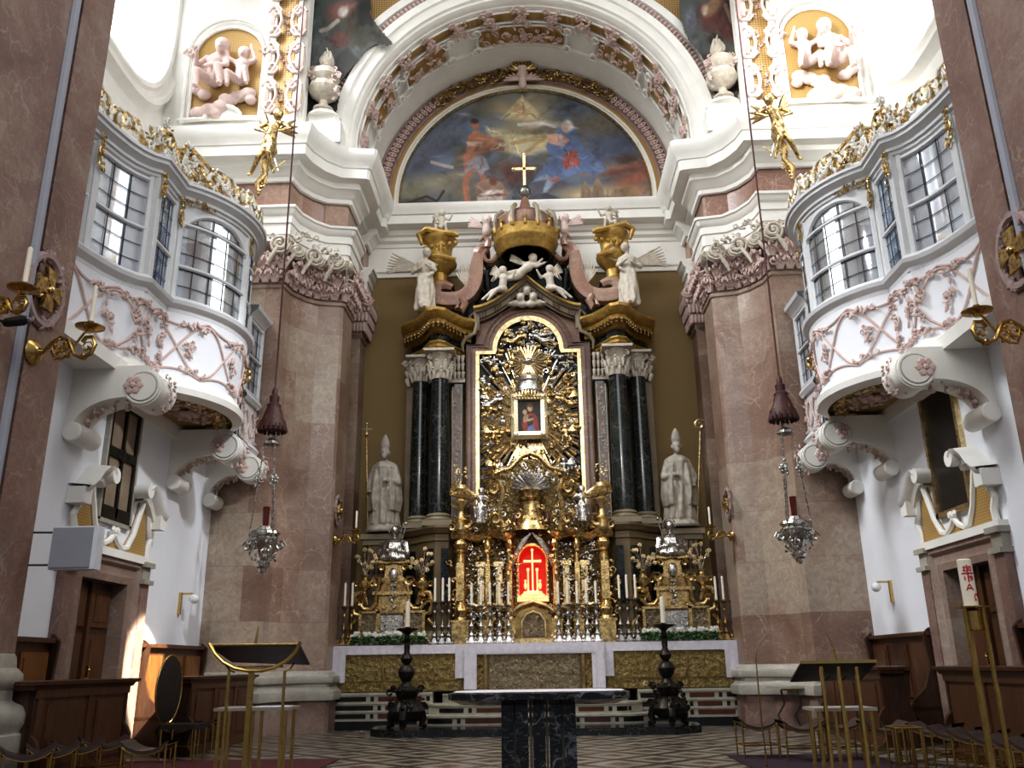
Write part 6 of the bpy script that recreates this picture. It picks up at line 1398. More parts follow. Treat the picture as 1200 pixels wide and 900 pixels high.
# ================================================================ TABERNACLE SHRINE
T_=thing('gilded_tabernacle','tall gilt and silver tabernacle shrine with red-lit niche, standing on the altar','tabernacle',(0,19.4,1.65))
def tb(name,m,mat): return obj(name,m,M[mat],T_)
m=MB(); m.box(-1.72,1.72,19.62,19.95,1.65,3.95); m.prism([(-1.3,3.9),(1.3,3.9),(1.2,4.6),(.75,4.9),(.62,5.4),(.3,5.75),(-.3,5.75),(-.62,5.4),(-.75,4.9),(-1.2,4.6)],(0,19.7,0),X3,Z3,Y3,.2); tb('shrine_body',m,'chased_shrine')
for s_ in (-1,1):
    for x,y,r_,z0,z1 in ((1.57,19.35,.14,1.65,4.0),(.98,19.45,.085,1.65,3.95),(.5,19.35,.09,1.65,3.95)):
        m=MB(); X_=s_*x; m.bx((X_,y,z0),r_*2.6,r_*2.2,.45); m.bx((X_,y,z0+.45),r_*3,r_*2.6,.05); m.lathe([(r_*1.2,.5),(r_*.9,.56),(r_*1.25,.7),(r_*.8,.85),(r_*.9,1.3),(r_*.75,1.75),(r_*.75,1.9),(r_*1.3,1.95),(r_*.9,2.0),(r_*1.25,2.12),(r_*.8,2.22),(r_*1.3,z1-z0-.05),(r_*1.5,z1-z0)],(X_,y,z0),16); m.box(X_-r_*.6,X_+r_*.6,y-r_*1.2,y,z0+.9,z0+1.7)
        tb('gilt_pillar',m,'gold')
    # gold pilaster shafts in the silver walls
    for x in (1.14,.74): m=MB(); m.box(s_*x-.07,s_*x+.07,19.5,19.62,2.5,3.3); m.bx((s_*x,19.55,2.4),.22,.16,.1); m.bx((s_*x,19.55,3.3),.22,.16,.1); tb('gilt_pilaster',m,'gold_pale')
    m=MB()
    for q in range(3):
        m.foliage(lambda u:Vector((s_*lerp(.42,1.45,u),19.5,lerp(1.8,3.9,R.random()))),70,.12,X3,Z3,NY,leaf=.5,spread=.6)
    tb('silver_chasing',m,'silver')['kind']='stuff'
    m=MB(); m.foliage(lambda u:Vector((s_*lerp(.42,1.65,u),19.45,lerp(1.75,3.95,R.random()))),70,.12,X3,Z3,NY,leaf=.6,spread=.6)
    for z,y in ((2.42,19.42),(2.38,19.5)): m.tube([(s_*(.4+.1*k),y-.06*abs(sin(k*.8)),z+.05*sin(k*1.6)) for k in range(14)],.035,6)
    m.foliage(lambda u:Vector((s_*(1.72+.06*sin(20*u)),19.3,lerp(1.7,3.4,u))),26,.16,X3,Z3,NY,leaf=.7)
    tb('gilt_scrollwork',m,'gold')['kind']='stuff'
    # wavy cornice
    m=MB(); ys=[(x,19.25+.12*sin(x*7),3.98+.05*sin(x*9)) for x in np.linspace(.42,1.78,24)]
    m.grid([[(s_*x,y+.12,z-.12) for x,y,z in ys],[(s_*x,y+.05,z-.08) for x,y,z in ys],[(s_*x,y,z) for x,y,z in ys],[(s_*x,y-.03,z+.05) for x,y,z in ys],[(s_*x,19.8,z+.07) for x,y,z in ys]]); tb('wavy_cornice',m,'gold')
    # urn finials with flowers
    m=MB(); c_=(s_*1.57,19.35,4.0); m.lathe([(.2,0),(.22,.05),(.12,.1),(.13,.25),(.2,.3),(.1,.36),(.07,.5),(.1,.56),(.17,.62),(.2,.72),(.1,.78),(.06,.86),(.1,.92),(.17,1.0),(.16,1.08),(.05,1.12),(0,1.13)],c_,16); m.foliage(lambda u:Vector((s_*1.57+.12*sin(30*u),19.33,5.12+.4*u)),18,.1,X3,Z3,NY,leaf=.2)
    for h in(-1,1): m.curl((s_*1.57+h*.2,19.33,4.15),X3*h,Z3,.11,.03); m.curl((s_*1.57+h*.15,19.33,4.65),X3*h,Z3,.08,.022)
    tb('urn_finial',m,'gold_pale')
    # small angels on the shoulders
    m=MB(); q=(s_*1.12,19.3,4.55); putto(m,q,.9,dict(SIT,har=(.1,-.15,.2))); m.lathe([(.16,-.35),(.17,-.1),(.1,.1)],q,12,fn=lambda th,z:1+.15*sin(5*th)); solid_figure('shoulder_angel',m,M['silver'],.018,T_)
    m=MB(); wing(m,Vector(q)+Vector((s_*.1,-.02,.25)),(s_,0,.1),(s_*.8,0,.8),.62,7,.045); wing(m,Vector(q)+Vector((-s_*.08,.1,.25)),(-s_,0,.1),(-s_*.35,0,1),.34,6,.025); tb('angel_wings',m,'gold')
    m=MB(); m.tube([(s_*.62,19.4,4.05),(s_*.72,19.35,4.5),(s_*.62,19.35,4.95),(s_*.72,19.35,5.2)],[.07,.06,.06,.05],8); m.curl((s_*.85,19.3,4.98),X3*s_,Z3,.17,.05,1.4); m.curl((s_*1.45,19.3,4.25),X3*s_,Z3,.2,.05,1.4); m.curl((s_*.8,19.3,4.3),X3*s_,Z3,.15,.045,1.3)
    m.foliage(lambda u:Vector((s_*lerp(.5,1.4,u),19.4,4.15+.7*R.random()*(1-u))),34,.14,X3,Z3,NY,leaf=.6); m.tube([(0,19.35,5.8),(s_*.2,19.33,5.72),(s_*.45,19.33,5.45),(s_*.62,19.33,5.42),(s_*.8,19.36,5.35)],[.06,.06,.055,.05,.04],8); tb('upper_scroll',m,'gold')
    m=MB(); m.foliage(lambda u:Vector((s_*lerp(.05,.7,u),19.42,5.2+.35*R.random())),22,.13,X3,Z3,NY,leaf=.4); m.foliage(lambda u:Vector((s_*lerp(.5,1.3,u),19.38,4.1+.8*R.random()*(1-.6*u))),40,.12,X3,Z3,NY,leaf=.4); tb('silver_clusters',m,'silver')
    m=MB(); m.ell((s_*.36,19.42,4.32),(.06,.03,.15)); obj('red_cloth',m,M['inlay_red'],T_)
# shell over upper pedestal
m=MB()
for k in range(13): a=RD(6+14*k); m.cap((0,19.42,4.95),(.40*cos(a),19.34,4.98+.38*sin(a)),.02,.045,6)
tb('silver_shell',m,'silver')
m=MB(); m.lathe([(.26,4.72),(.30,4.78),(.22,4.82),(.24,4.9),(.28,4.96),(0,4.97)],(0,19.5,0),16); m.lathe([(.42,4.05),(.36,4.15),(.28,4.3),(.24,4.55),(.26,4.7)],(0,19.5,0),16,fn=lambda th,z:1+.04*sin(8*th)); m.foliage(lambda u:Vector((.3*sin(9*u),19.22,4.15+.5*u)),18,.12,X3,Z3,NY); tb('upper_pedestal',m,'gold')
# red niche
m=MB(); n_=14; ol=[(-.3,2.62),(.3,2.62),(.3,3.35)]+[(.3*cos(RD(a)),3.35+.36*sin(RD(a))) for a in range(10,171,10)]+[(-.3,3.35)]
m.add([(x,19.6,z) for x,z in ol],[tuple(range(len(ol)))]); 
m.grid([[(x,19.3,z) for x,z in ol+ol[:1]],[(x,19.6,z) for x,z in ol+ol[:1]]]); tb('red_niche',m,'red_glow')
m=MB(); m.tube([(x*1.08,19.28,3.2+(z-3.2)*1.05) for x,z in ol[1:]+[ol[0]]],.035,8)
for x,z in [(s*.33,2.65+.1*k) for s in(-1,1) for k in range(9)]: m.ell((x,19.25,z),.03,6,4)
tb('niche_frame',m,'gold_pale')
m=MB(); m.box(-.018,.018,19.36,19.40,2.7,3.6); m.box(-.16,.16,19.36,19.40,3.36,3.41)
for p in ((0,3.63),(-.17,3.385),(.17,3.385)): m.ell((p[0],19.38,p[1]),.035,6,5)
for x in (-.10,.10): m.lathe([(.03,2.75),(.02,2.8),(.02,3.16),(.035,3.2),(.03,3.24)],(x,19.42,0),8); m.ell((x*1.6,19.38,2.86),(.035,.03,.08)); m.ell((x*1.6,19.36,2.96),.03,6,4)
m.lathe([(.27,2.6),(.28,2.66),(.22,2.7),(.2,2.74),(0,2.76)],(0,19.42,0),20); m.box(-.34,.34,19.2,19.4,2.52,2.6)
for k in range(9): m.ell((-.3+.075*k,19.18,2.60),.035,6,4)
tb('crucifix_and_base',m,'crucifix_glow_gold')
m=MB()
for s_ in(-1,1):
    for k in range(6): f=k/5; m.tube([(s_*(.02+.03*f),19.22,3.98-.05*f),(s_*(.2+.03*f),19.18,3.82-.12*f),(s_*(.36+.02*f),19.18,3.55-.12*f),(s_*(.46-.02*f),19.2,3.35-.1*f)],[.02,.035,.035,.02],6)
tb('silver_drapery',m,'silver')
for s_ in(-1,1):
    m=MB(); q=(s_*.52,19.15,3.2); putto(m,q,.62,dict(FLY,chest=(-s_*.06,-.02,.22),head=(-s_*.12,-.05,.4),hal=(-s_*.3,-.1,.5) if s_>0 else (.3,-.1,.5),ell=(-.15,-.05,.35) if s_>0 else (.15,-.05,.35),knl=(.02,-.05,-.2),fol=(.05*s_,0,-.42),knr=(-.04,-.05,-.2),**{'for':(s_*.12,0,-.4)})); solid_figure('kneeling_angel',m,M['gold'],.014,T_)
m=MB(); m.prism([(-.40,1.68),(.40,1.68),(.40,2.15),(.3,2.32),(0,2.42),(-.3,2.32),(-.40,2.15)],(0,19.22,0),X3,Z3,Y3,.35); tb('tabernacle_door_block',m,'gold_dark')
m=MB(); m.prism([(-.22,1.78),(.22,1.78),(.22,2.1),(.14,2.22),(0,2.27),(-.14,2.22),(-.22,2.1)],(0,19.19,0),X3,Z3,Y3,.03); tb('silver_door',m,'chased_silver')
m=MB(); m.tube([(-.25,19.18,1.75),(-.25,19.18,2.1),(-.15,19.18,2.25),(0,19.18,2.31),(.15,19.18,2.25),(.25,19.18,2.1),(.25,19.18,1.75)],.022,6,closed=True); m.tube([(-.45,19.15,2.3),(-.3,19.13,2.42),(0,19.1,2.52),(.3,19.13,2.42),(.45,19.15,2.3)],.035,6); m.box(-.45,.45,19.14,19.25,1.66,1.74)
for s_ in (-1,1): m.foliage(lambda u:Vector((s_*.42,19.12,1.72+.2*u)),5,.1,X3,Z3,NY)
tb('door_moulding',m,'gold_pale')
m=MB()
for s_ in (-1,1): m.foliage(lambda u:Vector((s_*lerp(.45,1.4,u),19.32,1.75+.12*R.random())),26,.12,X3,Z3,NY,leaf=.6); m.foliage(lambda u:Vector((s_*lerp(.35,1.4,u),19.32,2.2+.1*R.random())),20,.11,X3,Z3,NY,leaf=.6)
tb('foot_ornament',m,'silver')
m=MB(); m.foliage(lambda u:Vector((.55*sin(7*u),19.3,lerp(3.95,4.25,u))),26,.14,X3,Z3,NY); tb('canopy_ornament',m,'gold')
# ================================================================ RELIQUARY STANDS, BUSTS, BOUQUETS
def rel():
    o=Vector((-3.06,19.45,1.65)); t=thing('reliquary_stand','gilt scrolled reliquary stand with silver panels on the left half of the altar','reliquary',tuple(o))
    m=MB(); m.box(o.x-.72,o.x+.72,19.4,19.6,1.66,2.35); obj('silver_plinth',m,M['chased_silver'],t)
    m=MB(); m.prism([(-.42,2.35),(.42,2.35),(.34,2.6),(.34,2.95),(.36,3.02),(-.36,3.02),(-.34,2.95),(-.34,2.6)],(o.x,19.45,0),X3,Z3,Y3,.12); m.prism([(-.40,3.05),(.40,3.05),(.38,3.25),(.2,3.35),(.2,3.55),(.32,3.7),(-.32,3.7),(-.2,3.55),(-.2,3.35),(-.38,3.25)],(o.x,19.45,-.25),X3,Z3,Y3,.12); obj('gilt_body',m,M['gold'],t)
    g_=MB(); C=lambda x,z:(o.x+x,19.38,z)
    for s_ in(-1,1):
        g_.tube([C(s_*.30,2.95),C(s_*.36,2.75),C(s_*.36,2.55),C(s_*.45,2.42),C(s_*.62,2.42),C(s_*.70,2.52)],[.05,.05,.05,.05,.05,.06],8); g_.curl(C(s_*.70,2.55),X3*s_,Z3,.1,.04)
        g_.tube([C(s_*.55,2.5),C(s_*.62,2.78),C(s_*.8,2.75),C(s_*.88,2.5),C(s_*.82,2.32),C(s_*.72,2.3)],[.05,.08,.07,.06,.06,.04],8); g_.ell(C(s_*.66,2.84),(.09,.08,.07)); g_.tube([C(s_*.78,2.2),C(s_*.92,2.05),C(s_*.95,1.85),C(s_*.84,1.72),C(s_*.74,1.8)],[.04,.05,.05,.04,.03],8)
        g_.box(o.x+s_*.30-.04,o.x+s_*.30+.04,19.36,19.4,1.66,2.38); g_.curl(C(s_*.36,3.12-.25+.12),X3*s_,Z3,.14,.045); g_.curl(C(s_*.26,3.30),X3*s_,Z3,.09,.035)
        g_.box(*sorted((o.x+s_*.72,o.x+s_*.66)),19.36,19.4,1.66,2.35); g_.foliage(lambda u:Vector(C(s_*lerp(.2,.45,u),2.4+.05*sin(9*u))),6,.1,X3,Z3,NY)
    g_.box(o.x-.44,o.x+.44,19.34,19.6,2.72,2.79); g_.box(o.x-.72,o.x+.72,19.36,19.42,2.33,2.38); g_.tube([C(-.33,3.44),C(-.15,3.4),C(0,3.43),C(.15,3.4),C(.33,3.44)],.03,6); g_.box(o.x-.36,o.x+.36,19.36,19.6,3.40,3.46)
    obj('gilt_scrolls',g_,M['gold'],t)
    m=MB(); m.ell(C(0,3.15),(.1,.04,.15)); m.foliage(lambda u:Vector(C(.05*sin(20*u),2.4+.6*u)),22,.11,X3,Z3,NY); m.box(o.x-.24,o.x+.24,19.35,19.4,1.7,2.28); m.foliage(lambda u:Vector((o.x+.2*sin(23*u),19.34,1.75+.5*u)),26,.1,X3,Z3,NY); obj('silver_ornament',m,M['silver'],t)
    mirror(t,t['label'].replace('left','right'))
    b=Vector((o.x,19.5,3.45)); t=thing('silver_bust','silver half-figure bust of a robed saint with a staff on the left gilt stand','bust',tuple(b)); m=MB()
    m.lathe([(.34,0),(.36,.06),(.3,.16),(.33,.26),(.30,.38),(.18,.46),(.08,.5)],b,20,fn=lambda th,z:1+.08*sin(7*th+6*z)-.18*abs(sin(th))); m.cap(b+Z3*.46,b+Vector((0,-.02,.56)),.06,.055); h=b+Vector((0,-.03,.66)); m.ell(h,(.10,.115,.13),12,8); m.ell(h+Vector((0,.03,.03)),(.11,.11,.11)); m.ell(h+Vector((0,-.12,0)),.025,6,4)
    for s_ in (-1,1): m.cap(b+Vector((s_*.24,0,.38)),b+Vector((s_*.3,-.1,.16)),.09,.07); m.cap(b+Vector((s_*.3,-.1,.16)),b+Vector((s_*.14,-.24,.2)),.06,.04); m.ell(b+Vector((s_*.12,-.25,.2)),.04)
    solid_figure('body',m,M['silver'],.016,t); m=MB(); m.tube([b+Vector((.12,-.26,.1)),b+Vector((.27,-.2,.78))],.016,6); m.ell(b+Vector((.27,-.2,.8)),.04); obj('staff',m,M['silver'],t)
    m=MB(); m.tube([h+Vector((.14*cos(a),.06,.04+.16*sin(a))) for a in np.linspace(-.4,pi+.4,14)],.012,5); obj('halo',m,M['silver_dark'],t)
    mirror(t,t['label'].replace('left','right'))
    for i,(px,py,w) in enumerate(((427,700,'outer'),(495,700,'inner'))):
        p=A(px,py,19.35); t=thing('metal_bouquet',f'gilt vase of silver wire flowers at the {w} side of the left reliquary stand','vase',tuple(p)); m=MB(); m.lathe([(.06,0),(.1,.03),(.05,.08),(.05,.12),(.14,.2),(.16,.3),(.1,.36),(.06,.42),(.1,.48)],p,14)
        for s_ in (-1,1): m.curl(p+Vector((s_*.18,0,.28)),X3*s_,Z3,.08,.022)
        obj('vase',m,M['gold'],t); m=MB(); fl=MB(); rq=random.Random(i)
        for k in range(17):
            a=rq.uniform(-1.15,1.15); L_=rq.uniform(.22,.62)*(1-.25*abs(a)); q=p+Vector((sin(a)*L_*.75,rq.uniform(-.1,.1),.46+cos(a)*L_)); m.tube([p+Z3*.44,(p+Z3*.5+q)/2+Z3*.04,q],.008,4); fl.ros(q,X3,Z3,.055,5,NY); m.ell(q-Z3*.03,.03,5,4)
        obj('silver_stems',m,M['silver'],t); obj('metal_flowers',fl,M['gold_pale'],t); mirror(t,t['label'].replace('left','right'))
rel()
# candlesticks
def candlestick(loc,h,mat,label,group,s=1.):
    t=thing('altar_candlestick',label,'candlestick',tuple(loc),group); m=MB(); k=s
    m.lathe([(.0,.0),(.11*k,.0),(.12*k,.03),(.09*k,.08),(.05*k,.14),(.07*k,.18),(.035*k,.22)],loc,3+3); 
    for q in range(3): a=RD(90+120*q); m.ell(Vector(loc)+Vector((.1*k*cos(a),.1*k*sin(a),.035)),.035*k,6,4); m.curl(Vector(loc)+Vector((.08*k*cos(a),.08*k*sin(a),.1)),Vector((cos(a),sin(a),0)),Z3,.045*k,.014*k)
    obj('foot',m,M[mat],t); m=MB()
    m.lathe([(.035*k,.22),(.02*k,.26),(.05*k,.32),(.06*k,.36),(.03*k,.42),(.018*k,.46),(.022*k,h*.7),(.045*k,h*.74),(.045*k,h*.78),(.02*k,h*.82),(.03*k,h*.92),(.06*k,h*.96),(.02*k,h*.97)],loc,12); obj('stem',m,M[mat],t)
    m=MB(); m.lathe([(.02*k,h*.955),(.09*k,h*.985),(.095*k,h),(.03*k,h),(.03*k,h+.03),(0,h+.03)],loc,14); obj('drip_pan',m,M[mat],t); return t
def setc(lst,Y,zt,zb,mat,gname,lab,clab,s=1.):
    first=None
    n_=len(lst); ordn=['first','second','third','fourth','fifth']
    for i,px in enumerate(lst):
        x=A(px,(684),Y).x; loc=Vector((x,Y,1.65)); l=lab%ordn[i]
        if first is None: t=candlestick(loc,zb-1.65,mat,l,gname,s); first=t
        else: t=dup(first,loc,0,l)
        candle(loc+Z3*(zb-1.65+.03),.026,zt-zb-.03,clab%ordn[i],gname.replace('candlesticks','candles'),'wax_pale')
setc((395,405,413.5),19.2,2.97,2.46,'gold_dark','tall candlesticks at the left end of the altar','%s slim gilt candlestick from the left end of the altar','%s candle from the left end of the altar',.85)
setc((510,519,526.5),19.1,3.03,2.52,'silver_dark','tall candlesticks left of the tabernacle','%s dark silver candlestick between left reliquary and tabernacle','%s white candle between left reliquary and tabernacle')
setc((552.5,563.5,574,585,595.5),18.95,2.9,2.42,'silver','silver candlesticks in the left row before the tabernacle','%s silver candlestick from the left before the tabernacle','%s candle from the left before the tabernacle')
setc((653.5,664.5,675.5,686.5,697.5),18.95,2.9,2.42,'silver','silver candlesticks in the right row before the tabernacle','%s silver candlestick from the niche in the right row before the tabernacle','%s candle from the niche in the right row before the tabernacle')
setc((725,734,744),19.1,3.03,2.52,'silver_dark','tall candlesticks right of the tabernacle','%s dark silver candlestick from the tabernacle towards the right reliquary','%s white candle from the tabernacle towards the right reliquary')
setc((838,846.5,856),19.2,2.97,2.46,'gold_dark','tall candlesticks at the right end of the altar','%s slim gilt candlestick right of the right reliquary stand','%s candle right of the right reliquary stand',.85)
# flower rows
for s_ in (-1,1):
    lb='left' if s_<0 else 'right'
    for k in range(7):
        x=s_*(3.75-.23*k); t=thing('flower_pot',f'potted white flowers, {["first","second","third","fourth","fifth","sixth","seventh"][k]} from the outer end of the {lb} altar flower row','potted plant',(x,19.05,1.65),f'potted white flowers along the {lb} half of the altar')
        m=MB(); m.lathe([(.05,0),(.065,.1),(0,.1)],(x,19.05,1.65),12); obj('pot',m,M['panel_grey'],t); rq=random.Random(k+9*s_); m=MB()
        for q in range(46): a=rq.uniform(0,2*pi); r_=rq.uniform(.02,.13); p=Vector((x+r_*cos(a),19.0+r_*sin(a),1.68+rq.uniform(0,.16))); m.ell(p,(rq.uniform(.025,.05),.035,.016),5,4,Matrix.Rotation(rq.uniform(-1,1),3,'X')@Matrix.Rotation(a,3,'Z'))
        obj('leaves',m,M['leafgreen'],t); m=MB()
        for q in range(9): a=rq.uniform(0,2*pi); r_=rq.uniform(0,.1); m.ros((x+r_*cos(a),18.96+.6*r_*sin(a),1.86+rq.uniform(-.02,.05)),X3,Z3,.04,5,NY)
        obj('blossoms',m,M['flower_white'],t)
# ================================================================ FRONT OF THE CHANCEL
# bronze floor candlesticks
def floorstick(x,y,label):
    t=thing('bronze_floor_candlestick',label,'candlestick',(x,y,.13)); o=Vector((x,y,.13)); m=MB()
    m.lathe([(.22,.12),(.30,.2),(.33,.3),(.26,.42),(.17,.5),(.2,.58),(.24,.66),(.14,.74)],o,18,fn=lambda th,z:1+.12*cos(3*th))
    for k in range(3):
        a=RD(30+120*k); d=Vector((cos(a),sin(a),0)); m.tube([o+d*.16+Z3*.45,o+d*.30+Z3*.34,o+d*.36+Z3*.16,o+d*.33+Z3*.04,o+d*.42+Z3*.03],[.07,.08,.07,.06,.04],8); m.curl(o+d*.34+Z3*.36,d,Z3,.1,.035); m.curl(o+d*.3+Z3*.68,d,Z3,.08,.03)
    m.foliage(lambda u:o+Vector((.28*cos(6.28*u*3),.28*sin(6.28*u*3),.2+.5*u)),34,.14,X3,Z3,NY); obj('tripod_foot',m,M['bronze_dark'],t)
    m=MB(); m.lathe([(.14,.72),(.1,.78),(.08,.82),(.14,.9),(.165,1.0),(.13,1.08),(.06,1.13),(.1,1.18),(.12,1.24),(.08,1.3),(.05,1.36),(.06,1.45),(.05,1.52),(.09,1.56),(.05,1.6),(.05,1.7)],o,18); obj('stem',m,M['bronze_dark'],t)
    m=MB(); m.lathe([(.05,1.68),(.1,1.72),(.2,1.76),(.21,1.79),(.05,1.79),(.05,1.82)],o,20); obj('drip_pan',m,M['bronze_dark'],t); return t,o+Z3*1.8
for px,lb in ((475,'left'),(785,'right')):
    p=AZ(px,848,.13); x=A(px,848,17.35).x; t,top=floorstick(x,17.35,f'dark bronze baluster candlestick on the {lb} end of the black platform'); candle(top,.045,.5,f'thick pale candle on the {lb} dark bronze floor candlestick')
# black marble altar table
t=thing('marble_altar_table','black white-veined marble table on a cluster of square legs, centre foreground','table',(.1,9.8,0))
Y0,Y1=9.35,10.45; xl=A(522,812,9.35).x; xr=A(741,808,9.35).x; cx0=(xl+xr)/2; hw=(xr-xl)/2
def oct_(k,sh=0): w_=hw-sh; d=(Y1-Y0)/2-sh; yc=(Y0+Y1)/2; c=.22; return [(cx0-w_+c,yc-d),(cx0+w_-c,yc-d),(cx0+w_-.05,yc-d+.12),(cx0+w_,yc-d+.3),(cx0+w_,yc+d-.3),(cx0+w_-c,yc+d),(cx0-w_+c,yc+d),(cx0-w_,yc+d-.3),(cx0-w_,yc-d+.3),(cx0-w_+.05,yc-d+.12)]
m=MB(); a=oct_(0,.04);b=oct_(0);c=oct_(0,.12); rows=[[(x,y,z) for x,y in q] for q,z in ((c,.83),(b,.885),(b,.945),(a,.955))]; n0=len(m.v); m.grid(rows,True); m.f.append(tuple(n0+30+i for i in range(10))); m.f.append(tuple(n0+i for i in range(10))[::-1]); obj('table_slab',m,M['marble_table'],t,smooth=20)
m=MB(); q=oct_(0,.045); m.v=[(x,y,.958) for x,y in q]; m.f=[tuple(range(10))]; 
pts5=[(A(px,860,9.6).x) for px in (595,612,632,651,668)]
for i,x in enumerate(pts5):
    for j,yy in enumerate((9.6,9.9,10.2)):
        m2=MB(); m2.bx((x,yy,0),.125 if j==0 else .1,.12,.86); obj('leg',m2,M['marble_table'],t)
for i in range(4):
    x=(pts5[i]+pts5[i+1])/2; m2=MB(); m2.box(x-.012,x+.012,9.7,10.2,0,.85); obj('gap_light_strip',m2,M['marble_base'],t)  # pale strips put in to paint the light between the legs
cl=obj('table_sheen',m,M['paper'],label='thin white sheet imitating the sheen on the black marble table top',cat='sheen layer',smooth=0)  # white sheet laid on the slab to paint its sheen
# brass stools with sagging leather seats
def stool(w=.52,d=.42,h=.46):
    t=thing('leather_stool','x','stool',(0,0,0)); m=MB(); n_=14
    top=[];bot=[]
    for j in range(5):
        y=-d/2+d*j/4; r1=[];
        for i in range(n_+1):
            u=-1+2*i/n_; x=u*w/2; z=h+.02-.085*(1-u*u)**1.2+ (.015 if abs(u)>.85 else 0); r1.append((x,y,z))
        top.append(r1)
    m.grid(top); m.grid([[(x,y,z-.035) for x,y,z in r] for r in top][::-1])
    m.grid([[p for p in top[0]],[(x,y,z-.035) for x,y,z in top[0]]][::-1]); m.grid([[p for p in top[-1]],[(x,y,z-.035) for x,y,z in top[-1]]]); obj('leather_seat',m,M['leather_warm'],t)
    for sx in(-1,1):
        for sy in (-1,1): m=MB(); m.tube([(sx*(w/2-.03),sy*(d/2-.03),0),(sx*(w/2-.03),sy*(d/2-.03),h-.02)],.0125,8); obj('leg',m,M['brass'],t)
    m=MB()
    for sy in (-1,1): m.tube([(-w/2+.03,sy*(d/2-.03),.17),(w/2-.03,sy*(d/2-.03),.17)],.009,6); m.tube([(p[0],p[1],p[2]-.045) for p in (top[0] if sy<0 else top[-1])][1:-1],.009,6)
    for sx in (-1,1): m.tube([(sx*(w/2-.03),-d/2+.03,.17),(sx*(w/2-.03),d/2-.03,.17)],.009,6); m.tube([(sx*(w/2-.02),-d/2,h-.01),(sx*(w/2-.02),d/2,h-.01)],.011,6)
    obj('brass_rails',m,M['brass'],t); return t
st=stool(); first=True
def put_stool(px,py,rz,label,group):
    global first
    p=AZ(px,py,0)
    if first: st.location=p; st.rotation_euler=(0,0,rz); st['label']=label; st['group']=group; first=False; return st
    return dup(st,p,rz,label,group)
def put_seat(px,py,rz,label,group): p=AZ(px,py,.5); return dup(st,Vector((p.x,p.y,0)),rz,label,group)
RG='leather stools in the right hand group'; LG='leather stools in the left hand group'
for i,(px,py,rz,lb) in enumerate(((889,888,.05,'brown leather stool nearest the altar wing, first of the right group'),(941,892,.0,'brown leather stool just left of the right lectern poles'),(988,890,-.05,'brown leather stool seen between the right lectern poles'),(1040,895,-.08,'brown leather stool right of the right lectern, beside the brass stand'))): put_stool(px,py,rz,lb,RG)
for i in range(6): put_seat(1096+i*25,846+i*3.6,-.75,f'dark leather stool in the row before the right choir desk, {["farthest","second","third","fourth","fifth","nearest"][i]} one',RG)
for i in range(4): put_seat(122-i*30,862+i*3.5,.55,f'dark leather stool in the row before the left choir desk, {["farthest","second","third","fourth","fifth","nearest"][i]} one',LG)
put_seat(176,866,.1,'black leather stool standing broadside in front of the left choir desk row',LG); put_seat(236,842,.1,'black leather stool between the round-backed chair and the left lectern',LG); put_seat(212,845,.1,'black leather stool just right of the round-backed chair',LG)
# round-backed chair
b=AZ(212,893,0); t=thing('round_backed_chair','black leather chair with tall oval brass-rimmed back, left of the lectern','chair',tuple(b))
for sx in(-.24,.24):
    for sy in(-.2,.2): m=MB(); m.tube([b+Vector((sx,sy,0)),b+Vector((sx,sy,.46))],.014,8); obj('leg',m,M['brass'],t)
m=MB(); m.bx(b+Z3*.44,.56,.5,.06,b=.04); obj('seat',m,M['leather'],t)
bc=A(198,808,b.y-.02); U=Vector((.30,.95,0)).normalized(); m=MB(); nn=Vector((.95,-.30,0)).normalized(); M3=Matrix((U,nn,Z3)).transposed(); m.ell(bc,(.26,.03,.46),28,10,M3); obj('oval_back',m,M['leather'],t)
m=MB(); m.tube([bc+U*(.265*cos(a))+Z3*(.465*sin(a)) for a in np.linspace(0,2*pi,37)[:-1]],.014,8,closed=True); m.tube([bc-Z3*.44,b+Vector((0,.2,.44))],.014,6); obj('brass_rim',m,M['brass_bright'],t)
